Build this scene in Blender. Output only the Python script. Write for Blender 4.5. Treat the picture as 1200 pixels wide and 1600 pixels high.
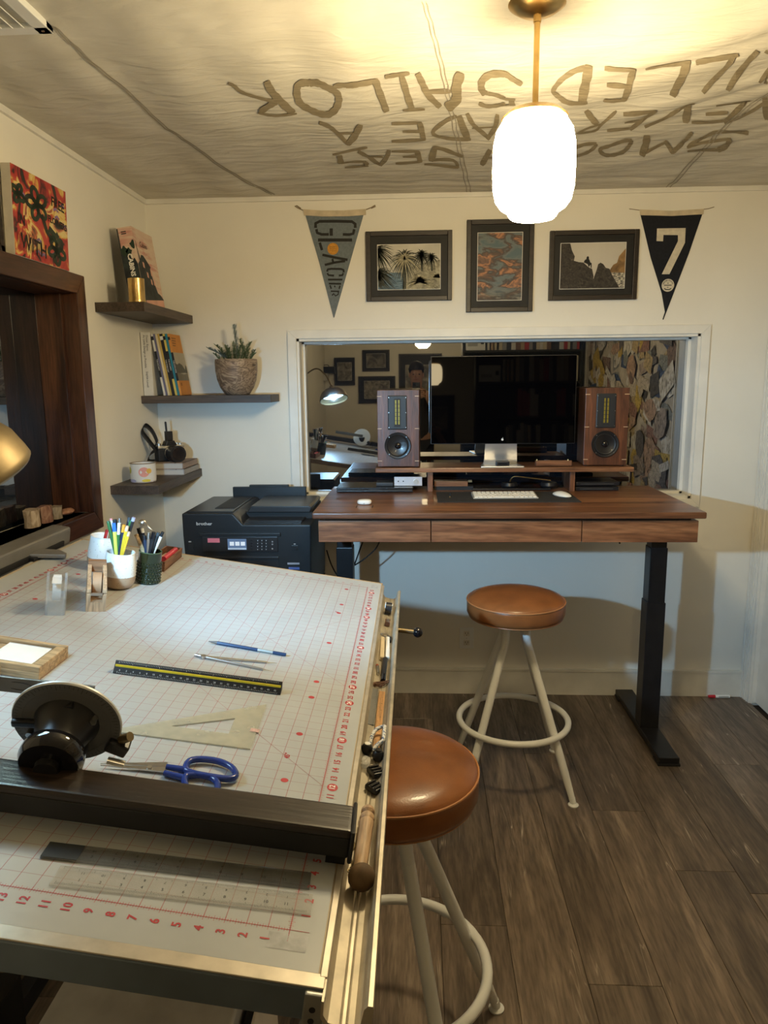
import bpy, bmesh, math, random
from mathutils import Vector, Matrix, noise
random.seed(11)
for o in list(bpy.data.objects): bpy.data.objects.remove(o)
S = bpy.context.scene; COL = S.collection
PI = math.pi
# ------------------------------------------------------------------ camera
FPX, YAW, PITCH, ROLL, CH, CD = 1136.96, -.05084, .17746, .01007, 1.58491, 3.55
CP = Vector((0, -CD, CH))
_f = Vector((math.sin(YAW)*math.cos(PITCH), math.cos(YAW)*math.cos(PITCH), -math.sin(PITCH)))
_r = Vector((math.cos(YAW), -math.sin(YAW), 0)); _d = _f.cross(_r)
RX = math.cos(ROLL)*_r + math.sin(ROLL)*_d
DX = -math.sin(ROLL)*_r + math.cos(ROLL)*_d
cam = bpy.data.cameras.new('camera'); camo = bpy.data.objects.new('camera', cam); COL.objects.link(camo)
cam.sensor_fit = 'VERTICAL'; cam.sensor_height = 32; cam.lens = FPX/1600*32; cam.clip_start = .02
camo.matrix_world = Matrix(((RX.x, -DX.x, -_f.x, CP.x), (RX.y, -DX.y, -_f.y, CP.y), (RX.z, -DX.z, -_f.z, CP.z), (0, 0, 0, 1)))
S.camera = camo
# ------------------------------------------------------------------ world, exposure, light colours
wd = bpy.data.worlds.new('world'); S.world = wd; wd.use_nodes = True
wd.node_tree.nodes['Background'].inputs[0].default_value = (.02, .025, .04, 1)
wd.node_tree.nodes['Background'].inputs[1].default_value = .3
S.view_settings.view_transform = 'Standard'; S.view_settings.look = 'None'
S.view_settings.gamma = 1; S.view_settings.use_curve_mapping = False
S.view_settings.exposure = 0.0
PENDANT = ((1.0, .795, .455), 100.0)      # colour, strength of the glowing glass shades
LED = ((.46, .75, 1.0), 24.0)          # the desk lamp's ring of diodes
# ------------------------------------------------------------------ pixels (1200 x 1600) to points on real surfaces
def ray(x, y): return RX*((x-600)/FPX) + DX*((y-800)/FPX) + _f
def PY(x, y, Y): v = ray(x, y); return CP + v*((Y-CP.y)/v.y)
def PX(x, y, X): v = ray(x, y); return CP + v*((X-CP.x)/v.x)
def PZ(x, y, Z): v = ray(x, y); return CP + v*((Z-CP.z)/v.z)
# the drafting table's own frame: x to the right (low) edge, y to the back wall, z off the board; inches on its mat
TILT, TY, T0 = .1507, .0082, Vector((-.15164, -2.81215, .96047))
TU = Vector((-math.cos(TILT)*math.cos(TY), -math.cos(TILT)*math.sin(TY), math.sin(TILT)))
TV = Vector((-math.sin(TY), math.cos(TY), 0)); TN = (-TU).cross(TV)
TM = Matrix(((-TU.x, TV.x, TN.x, T0.x), (-TU.y, TV.y, TN.y, T0.y), (-TU.z, TV.z, TN.z, T0.z), (0, 0, 0, 1)))
IN = .0254
def T(u, v, h=0.): return Vector((-u*IN, v*IN, h))
def PT(x, y, h=0.):
    v = ray(x, y); o = T0+TN*h; t = ((o-CP).dot(TN))/v.dot(TN); d = CP+v*t-T0
    return Vector((-d.dot(TU), d.dot(TV), h))
I4 = Matrix.Identity(4)
def TR(x, y, z): return Matrix.Translation((x, y, z))
def RZ(a): return Matrix.Rotation(a, 4, 'Z')
def RXm(a): return Matrix.Rotation(a, 4, 'X')
def RYm(a): return Matrix.Rotation(a, 4, 'Y')
# ------------------------------------------------------------------ materials
MATS = {}
def nd(t, typ, **k):
    n = t.nodes.new(typ)
    for a, v in k.items():
        if hasattr(n, a) and not a.startswith('i_'): setattr(n, a, v)
    return n
def ramp(t, stops):
    n = t.nodes.new('ShaderNodeValToRGB'); e = n.color_ramp.elements
    while len(e) < len(stops): e.new(.5)
    for q, (p, c) in zip(e, stops): q.position = p; q.color = (*c, 1)
    return n
def base(name):
    m = bpy.data.materials.new(name); m.use_nodes = True; t = m.node_tree
    return m, t, t.nodes['Principled BSDF']
def mat(name, c, rough=.5, metal=0., var=.12, vs=18., bump=0., bs=120., spec=.5, coat=0., trans=0., ior=1.45, emit=None, es=0., alpha=1.):
    if name in MATS: return MATS[name]
    m, t, b = base(name); L = t.links
    tc = nd(t, 'ShaderNodeTexCoord'); nz = nd(t, 'ShaderNodeTexNoise'); nz.inputs['Scale'].default_value = vs; nz.inputs['Detail'].default_value = 4
    L.new(tc.outputs['Object'], nz.inputs['Vector'])
    r = ramp(t, [(.3, tuple(max(0, x*(1-var)) for x in c)), (.7, tuple(min(1, x*(1+var)) for x in c))])
    L.new(nz.outputs['Fac'], r.inputs['Fac']); L.new(r.outputs['Color'], b.inputs['Base Color'])
    b.inputs['Roughness'].default_value = rough; b.inputs['Metallic'].default_value = metal
    b.inputs['Specular IOR Level'].default_value = spec; b.inputs['IOR'].default_value = ior
    b.inputs['Coat Weight'].default_value = coat; b.inputs['Transmission Weight'].default_value = trans
    b.inputs['Alpha'].default_value = alpha
    if emit: b.inputs['Emission Color'].default_value = (*emit, 1); b.inputs['Emission Strength'].default_value = es
    if bump:
        n2 = nd(t, 'ShaderNodeTexNoise'); n2.inputs['Scale'].default_value = bs; n2.inputs['Detail'].default_value = 6
        bp = nd(t, 'ShaderNodeBump'); bp.inputs['Strength'].default_value = bump; bp.inputs['Distance'].default_value = .004
        L.new(tc.outputs['Object'], n2.inputs['Vector']); L.new(n2.outputs['Fac'], bp.inputs['Height']); L.new(bp.outputs['Normal'], b.inputs['Normal'])
    MATS[name] = m; return m
def wood(name, c1, c2, axis=0, sc=9., stretch=.09, rough=.4, pores=.5, rnd=False, coat=0., dist=1.5, mid=None, streak=None):
    if name in MATS: return MATS[name]
    m, t, b = base(name); L = t.links
    tc = nd(t, 'ShaderNodeTexCoord'); mp = nd(t, 'ShaderNodeMapping'); s = [1., 1., 1.]; s[axis] = stretch
    mp.inputs['Scale'].default_value = s
    src = tc.outputs['Object']
    if rnd:
        oi = nd(t, 'ShaderNodeObjectInfo'); mu = nd(t, 'ShaderNodeVectorMath', operation='SCALE'); mu.inputs['Scale'].default_value = 37.
        cx = nd(t, 'ShaderNodeCombineXYZ')
        for i in range(3): L.new(oi.outputs['Random'], cx.inputs[i])
        L.new(cx.outputs[0], mu.inputs[0]); ad = nd(t, 'ShaderNodeVectorMath', operation='ADD')
        L.new(src, ad.inputs[0]); L.new(mu.outputs[0], ad.inputs[1]); src = ad.outputs[0]
    L.new(src, mp.inputs['Vector'])
    n1 = nd(t, 'ShaderNodeTexNoise'); n1.inputs['Scale'].default_value = sc; n1.inputs['Detail'].default_value = 7; n1.inputs['Distortion'].default_value = dist; n1.inputs['Roughness'].default_value = .62
    n2 = nd(t, 'ShaderNodeTexNoise'); n2.inputs['Scale'].default_value = sc*14; n2.inputs['Detail'].default_value = 3
    L.new(mp.outputs[0], n1.inputs['Vector']); L.new(mp.outputs[0], n2.inputs['Vector'])
    st = [(.32, c1), (.68, c2)] if mid is None else [(.3, c1), (.5, mid), (.7, c2)]
    r = ramp(t, st); L.new(n1.outputs['Fac'], r.inputs['Fac'])
    r2 = ramp(t, [(.35, (1-pores,)*3), (.6, (1, 1, 1))]); L.new(n2.outputs['Fac'], r2.inputs['Fac'])
    mx = nd(t, 'ShaderNodeMixRGB', blend_type='MULTIPLY'); mx.inputs[0].default_value = .8
    L.new(r.outputs[0], mx.inputs[1]); L.new(r2.outputs[0], mx.inputs[2]); out = mx.outputs[0]
    if rnd:
        hs = nd(t, 'ShaderNodeHueSaturation'); ma = nd(t, 'ShaderNodeMapRange'); ma.inputs['To Min'].default_value = .72; ma.inputs['To Max'].default_value = 1.28
        L.new(oi.outputs['Random'], ma.inputs['Value']); L.new(ma.outputs[0], hs.inputs['Value']); L.new(out, hs.inputs['Color']); out = hs.outputs[0]
    if streak:
        n3 = nd(t, 'ShaderNodeTexNoise'); n3.inputs['Scale'].default_value = 22; n3.inputs['Detail'].default_value = 2; n3.inputs['Distortion'].default_value = .25
        m3 = nd(t, 'ShaderNodeMapping'); s3 = [1., 1., 1.]; s3[axis] = .05; m3.inputs['Scale'].default_value = s3
        L.new(src, m3.inputs['Vector']); L.new(m3.outputs[0], n3.inputs['Vector'])
        r3 = ramp(t, [(.494, (0, 0, 0)), (.5, (1, 1, 1)), (.506, (0, 0, 0))]); L.new(n3.outputs['Fac'], r3.inputs['Fac'])
        n4 = nd(t, 'ShaderNodeTexNoise'); n4.inputs['Scale'].default_value = 5.; L.new(src, n4.inputs['Vector'])
        r4 = ramp(t, [(.54, (0, 0, 0)), (.64, (.7, .7, .7))]); L.new(n4.outputs['Fac'], r4.inputs['Fac'])
        mm = nd(t, 'ShaderNodeMath', operation='MULTIPLY'); L.new(r3.outputs[0], mm.inputs[0]); L.new(r4.outputs[0], mm.inputs[1])
        m4 = nd(t, 'ShaderNodeMixRGB'); m4.inputs[2].default_value = (*streak, 1); L.new(mm.outputs[0], m4.inputs[0]); L.new(out, m4.inputs[1]); out = m4.outputs[0]
    L.new(out, b.inputs['Base Color'])
    b.inputs['Roughness'].default_value = rough; b.inputs['Coat Weight'].default_value = coat
    bp = nd(t, 'ShaderNodeBump'); bp.inputs['Strength'].default_value = .25; bp.inputs['Distance'].default_value = .002
    L.new(n2.outputs['Fac'], bp.inputs['Height']); L.new(bp.outputs['Normal'], b.inputs['Normal'])
    MATS[name] = m; return m
def noise_ramp(name, stops, sc=5., det=6., dist=.5, scale=(1, 1, 1), rough=.6, spec=.4, rot=(0, 0, 0)):
    if name in MATS: return MATS[name]
    m, t, b = base(name); L = t.links
    tc = nd(t, 'ShaderNodeTexCoord'); mp = nd(t, 'ShaderNodeMapping'); mp.inputs['Scale'].default_value = scale; mp.inputs['Rotation'].default_value = rot
    n1 = nd(t, 'ShaderNodeTexNoise'); n1.inputs['Scale'].default_value = sc; n1.inputs['Detail'].default_value = det; n1.inputs['Distortion'].default_value = dist
    L.new(tc.outputs['Object'], mp.inputs[0]); L.new(mp.outputs[0], n1.inputs['Vector']); r = ramp(t, stops)
    L.new(n1.outputs['Fac'], r.inputs[0]); L.new(r.outputs[0], b.inputs['Base Color']); b.inputs['Roughness'].default_value = rough; b.inputs['Specular IOR Level'].default_value = spec
    MATS[name] = m; return m
def pane_mat(name, refl, tint=(.01, .012, .016), dust=True):
    """night window pane: dark behind, mirror-like in front, specks of dust"""
    m, t, b = base(name); L = t.links; b.inputs['Base Color'].default_value = (*tint, 1); b.inputs['Roughness'].default_value = .6; b.inputs['Specular IOR Level'].default_value = 0
    g = nd(t, 'ShaderNodeBsdfGlossy'); g.inputs['Roughness'].default_value = .012; g.inputs['Color'].default_value = (.97, .98, 1, 1)
    mx = nd(t, 'ShaderNodeMixShader'); mx.inputs[0].default_value = refl
    L.new(b.outputs[0], mx.inputs[1]); L.new(g.outputs[0], mx.inputs[2]); out = mx.outputs[0]
    if dust:
        tc = nd(t, 'ShaderNodeTexCoord'); v = nd(t, 'ShaderNodeTexVoronoi'); v.inputs['Scale'].default_value = 65
        r = ramp(t, [(.03, (1, 1, 1)), (.07, (0, 0, 0))]); L.new(tc.outputs['Object'], v.inputs['Vector']); L.new(v.outputs['Distance'], r.inputs[0])
        n = nd(t, 'ShaderNodeTexNoise'); n.inputs['Scale'].default_value = 5; r2 = ramp(t, [(.5, (0, 0, 0)), (.7, (.5, .5, .5))]); L.new(tc.outputs['Object'], n.inputs['Vector']); L.new(n.outputs[0], r2.inputs[0])
        mu = nd(t, 'ShaderNodeMath', operation='MULTIPLY'); L.new(r.outputs[0], mu.inputs[0]); L.new(r2.outputs[0], mu.inputs[1])
        df = nd(t, 'ShaderNodeBsdfDiffuse'); df.inputs[0].default_value = (.6, .62, .65, 1); m2 = nd(t, 'ShaderNodeMixShader')
        L.new(mu.outputs[0], m2.inputs[0]); L.new(out, m2.inputs[1]); L.new(df.outputs[0], m2.inputs[2]); out = m2.outputs[0]
    L.new(out, t.nodes['Material Output'].inputs[0]); MATS[name] = m; return m
def clear(name, c, fac=.35, rough=.05):
    """clear plastic: mostly see-through, with a tint and a sheen"""
    if name in MATS: return MATS[name]
    m, t, b = base(name); L = t.links; b.inputs['Base Color'].default_value = (*c, 1); b.inputs['Roughness'].default_value = rough
    tr = nd(t, 'ShaderNodeBsdfTransparent'); mx = nd(t, 'ShaderNodeMixShader'); mx.inputs[0].default_value = fac
    tc = nd(t, 'ShaderNodeTexCoord'); n = nd(t, 'ShaderNodeTexNoise'); n.inputs['Scale'].default_value = 30; r = ramp(t, [(.2, (fac*.8,)*3), (.8, (min(1, fac*1.2),)*3)])
    L.new(tc.outputs['Object'], n.inputs['Vector']); L.new(n.outputs[0], r.inputs[0]); L.new(r.outputs[0], mx.inputs[0])
    L.new(tr.outputs[0], mx.inputs[1]); L.new(b.outputs[0], mx.inputs[2]); L.new(mx.outputs[0], t.nodes['Material Output'].inputs[0]); MATS[name] = m; return m
def emis(name, c, s):
    if name in MATS: return MATS[name]
    m, t, b = base(name); e = nd(t, 'ShaderNodeEmission'); e.inputs[0].default_value = (*c, 1); e.inputs[1].default_value = s
    t.links.new(e.outputs[0], t.nodes['Material Output'].inputs[0]); MATS[name] = m; return m
# ------------------------------------------------------------------ mesh building
MO = {}
class MB:
    def __init__(s): s.v = []; s.f = []
    def add(s, vs, fs, M=None):
        k = len(s.v)
        for p in vs:
            p = Vector(p); s.v.append(tuple(M @ p) if M is not None else tuple(p))
        s.f += [tuple(i+k for i in f) for f in fs]; return s
    def box(s, x0, x1, y0, y1, z0, z1, M=None):
        x0, x1 = min(x0, x1), max(x0, x1); y0, y1 = min(y0, y1), max(y0, y1); z0, z1 = min(z0, z1), max(z0, z1)
        return s.add([(x0, y0, z0), (x1, y0, z0), (x1, y1, z0), (x0, y1, z0), (x0, y0, z1), (x1, y0, z1), (x1, y1, z1), (x0, y1, z1)],
                     [(3, 2, 1, 0), (4, 5, 6, 7), (0, 1, 5, 4), (1, 2, 6, 5), (2, 3, 7, 6), (3, 0, 4, 7)], M)
    def tube(s, pts, r, n=10, closed=False, M=None, caps=True):
        P = [Vector(p) for p in pts]; m = len(P); R = r if isinstance(r, (list, tuple)) else [r]*m
        up = None; vs = []; fs = []
        for i in range(m):
            a = P[(i-1) % m] if (closed or i > 0) else P[i]; b = P[(i+1) % m] if (closed or i < m-1) else P[i]
            d = (b-a); d = d.normalized() if d.length > 1e-9 else Vector((0, 0, 1))
            if up is None: up = d.orthogonal().normalized()
            up = (up-d*up.dot(d)); up = up.normalized() if up.length > 1e-6 else d.orthogonal().normalized()
            w = d.cross(up)
            for k in range(n):
                q = 2*PI*k/n; vs.append(P[i]+(up*math.cos(q)+w*math.sin(q))*R[i])
        for i in range(m if closed else m-1):
            j = (i+1) % m
            for k in range(n): fs.append((i*n+k, i*n+(k+1) % n, j*n+(k+1) % n, j*n+k))
        if caps and not closed: fs.append(tuple(range(n-1, -1, -1))); fs.append(tuple((m-1)*n+k for k in range(n)))
        return s.add(vs, fs, M)
    def cyl(s, p0, p1, r0, r1=None, n=16, M=None): return s.tube([p0, p1], [r0, r0 if r1 is None else r1], n, M=M)
    def lathe(s, prof, n=24, M=None, cap=True, ring=False):
        if ring: prof = list(prof)+[prof[0]]; cap = False
        vs = []; fs = []
        for (r, z) in prof:
            for k in range(n): vs.append((r*math.cos(2*PI*k/n), r*math.sin(2*PI*k/n), z))
        m = len(prof)
        for i in range(m-1):
            for k in range(n): fs.append((i*n+k, i*n+(k+1) % n, (i+1)*n+(k+1) % n, (i+1)*n+k))
        if cap and prof[0][0] > 1e-6: fs.append(tuple(range(n-1, -1, -1)))
        if cap and prof[-1][0] > 1e-6: fs.append(tuple((m-1)*n+k for k in range(n)))
        return s.add(vs, fs, M)
    def prism(s, poly, h0, h1, M=None):
        n = len(poly); a = sum(poly[i][0]*poly[(i+1) % n][1]-poly[(i+1) % n][0]*poly[i][1] for i in range(n))
        if a < 0: poly = poly[::-1]
        vs = [(x, y, h0) for x, y in poly]+[(x, y, h1) for x, y in poly]
        fs = [tuple(range(n-1, -1, -1)), tuple(range(n, 2*n))]+[(i, (i+1) % n, n+(i+1) % n, n+i) for i in range(n)]
        return s.add(vs, fs, M)
    def ball(s, c, r, sc=(1, 1, 1), nu=14, nv=9, M=None):
        c = Vector(c); vs = [c+Vector((0, 0, -r*sc[2]))]; fs = []
        for j in range(1, nv):
            th = PI*j/nv-PI/2
            for i in range(nu): a = 2*PI*i/nu; vs.append(c+Vector((r*sc[0]*math.cos(th)*math.cos(a), r*sc[1]*math.cos(th)*math.sin(a), r*sc[2]*math.sin(th))))
        vs.append(c+Vector((0, 0, r*sc[2]))); e = len(vs)-1
        for i in range(nu): fs.append((0, 1+(i+1) % nu, 1+i)); fs.append((e, e-nu+i, e-nu+(i+1) % nu))
        for j in range(nv-2):
            for i in range(nu): a = 1+j*nu; fs.append((a+i, a+(i+1) % nu, a+nu+(i+1) % nu, a+nu+i))
        return s.add(vs, fs, M)
    def strip(s, pts, w, fn=None, closed=False, M=None):
        """flat brush stroke: a 2-D polyline with a width, mapped by fn"""
        P = [Vector((p[0], p[1])) for p in pts]; m = len(P); W = w if isinstance(w, (list, tuple)) else [w]*m
        vs = []; fs = []
        for i in range(m):
            a = P[(i-1) % m] if (closed or i > 0) else P[i]; b = P[(i+1) % m] if (closed or i < m-1) else P[i]
            d = (b-a).normalized(); nn = Vector((-d.y, d.x))*W[i]/2
            for q in (P[i]+nn, P[i]-nn): vs.append(fn(q.x, q.y) if fn else (q.x, q.y, 0))
        for i in range(m if closed else m-1): j = (i+1) % m; fs.append((2*i, 2*i+1, 2*j+1, 2*j))
        return s.add(vs, fs, M)
    def poly(s, pts, fn=None, M=None):
        return s.add([fn(*p) if fn else p for p in pts], [tuple(range(len(pts)))], M)
    def build(s, name, m, parent=None, frame=None, smooth=None, bevel=0., seg=2, tri=False):
        F = frame if frame is not None else (MO[parent.name] if parent is not None else I4)
        me = bpy.data.meshes.new(name); me.from_pydata(s.v, [], s.f); me.update()
        if bevel:
            bm = bmesh.new(); bm.from_mesh(me)
            es = [e for e in bm.edges if len(e.link_faces) == 2 and e.calc_face_angle(0) > .5]
            bmesh.ops.bevel(bm, geom=es, offset=bevel, segments=seg, profile=.6, affect='EDGES', clamp_overlap=True)
            bm.to_mesh(me); bm.free()
        if smooth is not None:
            me.polygons.foreach_set('use_smooth', [True]*len(me.polygons)); me.set_sharp_from_angle(angle=smooth)
        me.materials.append(m)
        o = bpy.data.objects.new(name, me); COL.objects.link(o)
        if parent is not None:
            o.parent = parent; o.matrix_basis = MO[parent.name].inverted() @ F
        else: o.matrix_basis = F
        MO[o.name] = F.copy(); return o
def smoothpts(pts, k=4, closed=False):
    P = [Vector(p) for p in pts]; n = len(P); out = []
    for i in range(n if closed else n-1):
        p0 = P[(i-1) % n] if (closed or i > 0) else P[i]; p1 = P[i]; p2 = P[(i+1) % n]; p3 = P[(i+2) % n] if (closed or i < n-2) else P[i+1]
        for j in range(k):
            t = j/k; out.append(.5*((2*p1)+(p2-p0)*t+(2*p0-5*p1+4*p2-p3)*t*t+(3*p1-p0-3*p2+p3)*t**3))
    if not closed: out.append(P[-1])
    return out
def tag(o, label=None, cat=None, group=None, kind=None):
    if label: o['label'] = label
    if cat: o['category'] = cat
    if group: o['group'] = group
    if kind: o['kind'] = kind
    return o
def thing(name, label, cat, F=I4, group=None, kind=None):
    o = bpy.data.objects.new(name, None); o.empty_display_size = .05; COL.objects.link(o)
    if not isinstance(F, Matrix): F = TR(*F)
    o.matrix_basis = F; MO[o.name] = F.copy(); return tag(o, label, cat, group, kind)
def copytree(o, F, label=None, parent=None):
    c = o.copy(); COL.objects.link(c)
    if parent is None: c.matrix_basis = F; MO[c.name] = F.copy()
    else: c.parent = parent
    if label: c['label'] = label
    for ch in [x for x in bpy.data.objects if x.parent == o]: copytree(ch, None, None, c)
    return c
def text_mesh(s, size, M=I4, align='CENTER', bold=0., mb=None, sx=1.):
    cu = bpy.data.curves.new('t', 'FONT'); cu.body = s; cu.size = size; cu.align_x = align; cu.align_y = 'CENTER'; cu.offset = bold; cu.resolution_u = 2
    o = bpy.data.objects.new('t', cu); COL.objects.link(o)
    me = bpy.data.meshes.new_from_object(o); bpy.data.objects.remove(o); bpy.data.curves.remove(cu)
    mb = mb or MB(); mb.add([(v.co.x*sx, v.co.y, 0) for v in me.vertices], [tuple(p.vertices) for p in me.polygons], M); bpy.data.meshes.remove(me); return mb
def facing(p, right, up):   # frame at p whose x runs along right and y along up
    r = Vector(right).normalized(); u = Vector(up).normalized(); n = r.cross(u)
    return Matrix(((r.x, u.x, n.x, p[0]), (r.y, u.y, n.y, p[1]), (r.z, u.z, n.z, p[2]), (0, 0, 0, 1)))
# shared materials
WALL = mat('wall_paint', (.80, .77, .69), .7, var=.03, vs=3, bump=.12, bs=60)
WHITE = mat('white_trim', (.78, .76, .70), .45, var=.06, vs=9)
WHITEP = mat('white_enamel', (.80, .81, .79), .28, var=.03, vs=12)
BLACK = mat('black_plastic', (.012, .012, .014), .35, var=.2)
BLACKM = mat('black_matte', (.01, .01, .011), .6, var=.3)
GLOSS = mat('black_gloss', (.006, .006, .008), .08, var=.1, coat=.3)
BRASS = mat('brass', (.62, .42, .16), .28, 1., var=.15, vs=30)
BRASSD = mat('aged_brass', (.27, .21, .12), .48, .9, var=.25, vs=14)
STEEL = mat('steel', (.55, .55, .55), .28, 1., var=.1)
ALU = mat('aluminium', (.62, .62, .63), .35, .9, var=.08)
WALNUT = wood('walnut', (.070, .026, .013), (.40, .185, .085), 0, 8., .07, .34, mid=(.20, .085, .040), coat=.10)
WALNUTZ = wood('walnut_upright', (.08, .028, .014), (.32, .13, .06), 2, 11., .07, .34, mid=(.15, .058, .028))
DARKW = wood('dark_shelf_wood', (.035, .024, .018), (.10, .070, .052), 1, 14., .06, .5)
DARKWX = wood('dark_shelf_wood_x', (.035, .024, .018), (.10, .070, .052), 0, 14., .06, .5)
FRAMEW = wood('window_wood', (.028, .010, .006), (.105, .038, .020), 1, 10., .08, .33)
FRAMEWZ = wood('window_wood_upright', (.035, .012, .007), (.15, .058, .026), 2, 10., .08, .33)
OAK = wood('pale_wood', (.42, .27, .13), (.66, .47, .27), 0, 14., .1, .5)
MAPLE = wood('maple', (.50, .33, .19), (.66, .46, .29), 2, 14., .1, .5)
PAPER = mat('paper_white', (.82, .80, .75), .8, var=.03)
# ================================================================== the room
XL, XR, YR, ZC = -1.289, 1.631, -6.2, 2.437
# floor: planks laid towards the back wall
PLANK = wood('plank_wood', (.085, .064, .046), (.33, .255, .19), 1, 9., .10, .42, .45, rnd=True, mid=(.175, .132, .096), streak=(.60, .52, .42))
fl = MB().box(XL-.2, XR+.2, YR-.2, .2, -.06, -.012).build('floor', mat('subfloor', (.03, .022, .016), .9)); tag(fl, kind='structure')
JO = {2: -1.035, 3: -1.368, 5: -.684, -1: -1.637, 1: -.62, 0: -2.05, 4: -.25}
pm = {}
for k in range(-8, 8):
    x0 = .253+.1935*k; x1 = x0+.1935; x0 = max(x0, XL); x1 = min(x1, XR)
    if x1-x0 < .01: continue
    j = JO.get(k, -random.uniform(.1, 1.2)); ys = [0.]
    while j > 0-.02: j -= 1.22
    while j > YR: ys.append(j); j -= 1.22
    ys.append(YR)
    for a, b in zip(ys, ys[1:]):
        key = (round(x1-x0, 3), round(a-b, 3))
        if key not in pm:
            o = MB().box(0, x1-x0-.0012, 0, a-b-.0012, -.011, 0).build('plank', PLANK, fl, TR(x0, b, 0), bevel=.0009, seg=1); pm[key] = o
        else:
            o = pm[key].copy(); COL.objects.link(o); o.matrix_basis = TR(x0, b, 0)
# walls
WX0, WX1, WZ0, WZ1 = -.592, 1.305, 1.013, 1.790       # opening of the interior window
w = MB(); w.box(XL-.15, WX0, 0, .15, -.05, 2.6); w.box(WX1, XR+.15, 0, .15, -.05, 2.6); w.box(WX0, WX1, 0, .15, -.05, WZ0); w.box(WX0, WX1, 0, .15, WZ1, 2.6)
tag(w.build('wall_back', WALL), kind='structure')
VY0, VY1, VZ0, VZ1 = -2.35, -.835, 1.098, 1.915       # opening of the wooden window in the left wall
w = MB(); w.box(XL-.2, XL, VY1, 0, -.05, 2.6); w.box(XL-.2, XL, YR, VY0, -.05, 2.6); w.box(XL-.2, XL, VY0, VY1, -.05, VZ0); w.box(XL-.2, XL, VY0, VY1, VZ1, 2.6)
tag(w.build('wall_left', WALL), kind='structure')
w = MB(); w.box(XR, XR+.15, -.085, 0, -.05, 2.6); w.box(XR, XR+.15, YR, -.90, -.05, 2.6); w.box(XR, XR+.15, -.90, -.085, 2.04, 2.6)
tag(w.build('wall_right', WALL), kind='structure')
tag(MB().box(XL-.2, XR+.15, YR-.15, YR, -.05, 2.6).build('wall_rear', WALL), kind='structure')
# ceiling of slack painted canvas
def hz(x, y):
    h = .014*noise.noise((x*1.3, y*1.1, 3.1)) + .010*noise.noise((x*3.1, y*.9, 7.7))
    d = x*.80-y*.60                                                   # folds pulled diagonally on the right
    h += (.007+.014*max(0, min(1, (x-.1)/.8)))*abs(noise.noise((d*.5, (x*.60+y*.80)*7., 1.3)))
    h += .007*max(0, min(1, (y+.9)/.9))*noise.noise((x*1.1, y*16., 5.))  # ripples along the back wall
    h += .009*max(0, min(1, (-x+.3)/.8))*noise.noise((x*8., y*1.4, 9.))
    e = min(x-XL, XR-x, -y)
    return ZC - .004 - (h+.010)*max(0., min(1., e/.12))
CANV, t_, b_ = base('canvas'); L_ = t_.links
tc = nd(t_, 'ShaderNodeTexCoord'); n1 = nd(t_, 'ShaderNodeTexNoise'); n1.inputs['Scale'].default_value = 5; n1.inputs['Detail'].default_value = 6
r1 = ramp(t_, [(.3, (.60, .56, .47)), (.7, (.72, .68, .59))]); L_.new(tc.outputs['Object'], n1.inputs['Vector']); L_.new(n1.outputs[0], r1.inputs[0]); L_.new(r1.outputs[0], b_.inputs['Base Color'])
b_.inputs['Roughness'].default_value = .85; b_.inputs['Specular IOR Level'].default_value = .1
mp = nd(t_, 'ShaderNodeMapping'); mp.inputs['Rotation'].default_value = (0, 0, .7); mp.inputs['Scale'].default_value = (1, 3.2, 1); n2 = nd(t_, 'ShaderNodeTexNoise'); n2.inputs['Scale'].default_value = 6; n2.inputs['Detail'].default_value = 7; n2.inputs['Distortion'].default_value = .9
bp_ = nd(t_, 'ShaderNodeBump'); bp_.inputs['Strength'].default_value = .75; bp_.inputs['Distance'].default_value = .012
L_.new(tc.outputs['Object'], mp.inputs[0]); L_.new(mp.outputs[0], n2.inputs['Vector']); L_.new(n2.outputs[0], bp_.inputs['Height']); L_.new(bp_.outputs[0], b_.inputs['Normal'])
nx, ny = 190, 300; vs = []; fs = []
for j in range(ny+1):
    for i in range(nx+1):
        x = XL+(XR-XL)*i/nx; y = YR*(j/ny)**1.4; vs.append((x, y, hz(x, y)))
for j in range(ny):
    for i in range(nx): a = j*(nx+1)+i; fs.append((a, a+nx+1, a+nx+2, a+1))
ce = MB().add(vs, fs).build('ceiling', CANV, smooth=1.); tag(ce, kind='structure')
MB().box(XL-.2, XR+.2, YR-.2, .2, ZC+.03, ZC+.09).build('ceiling_board', WALL, ce)
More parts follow.
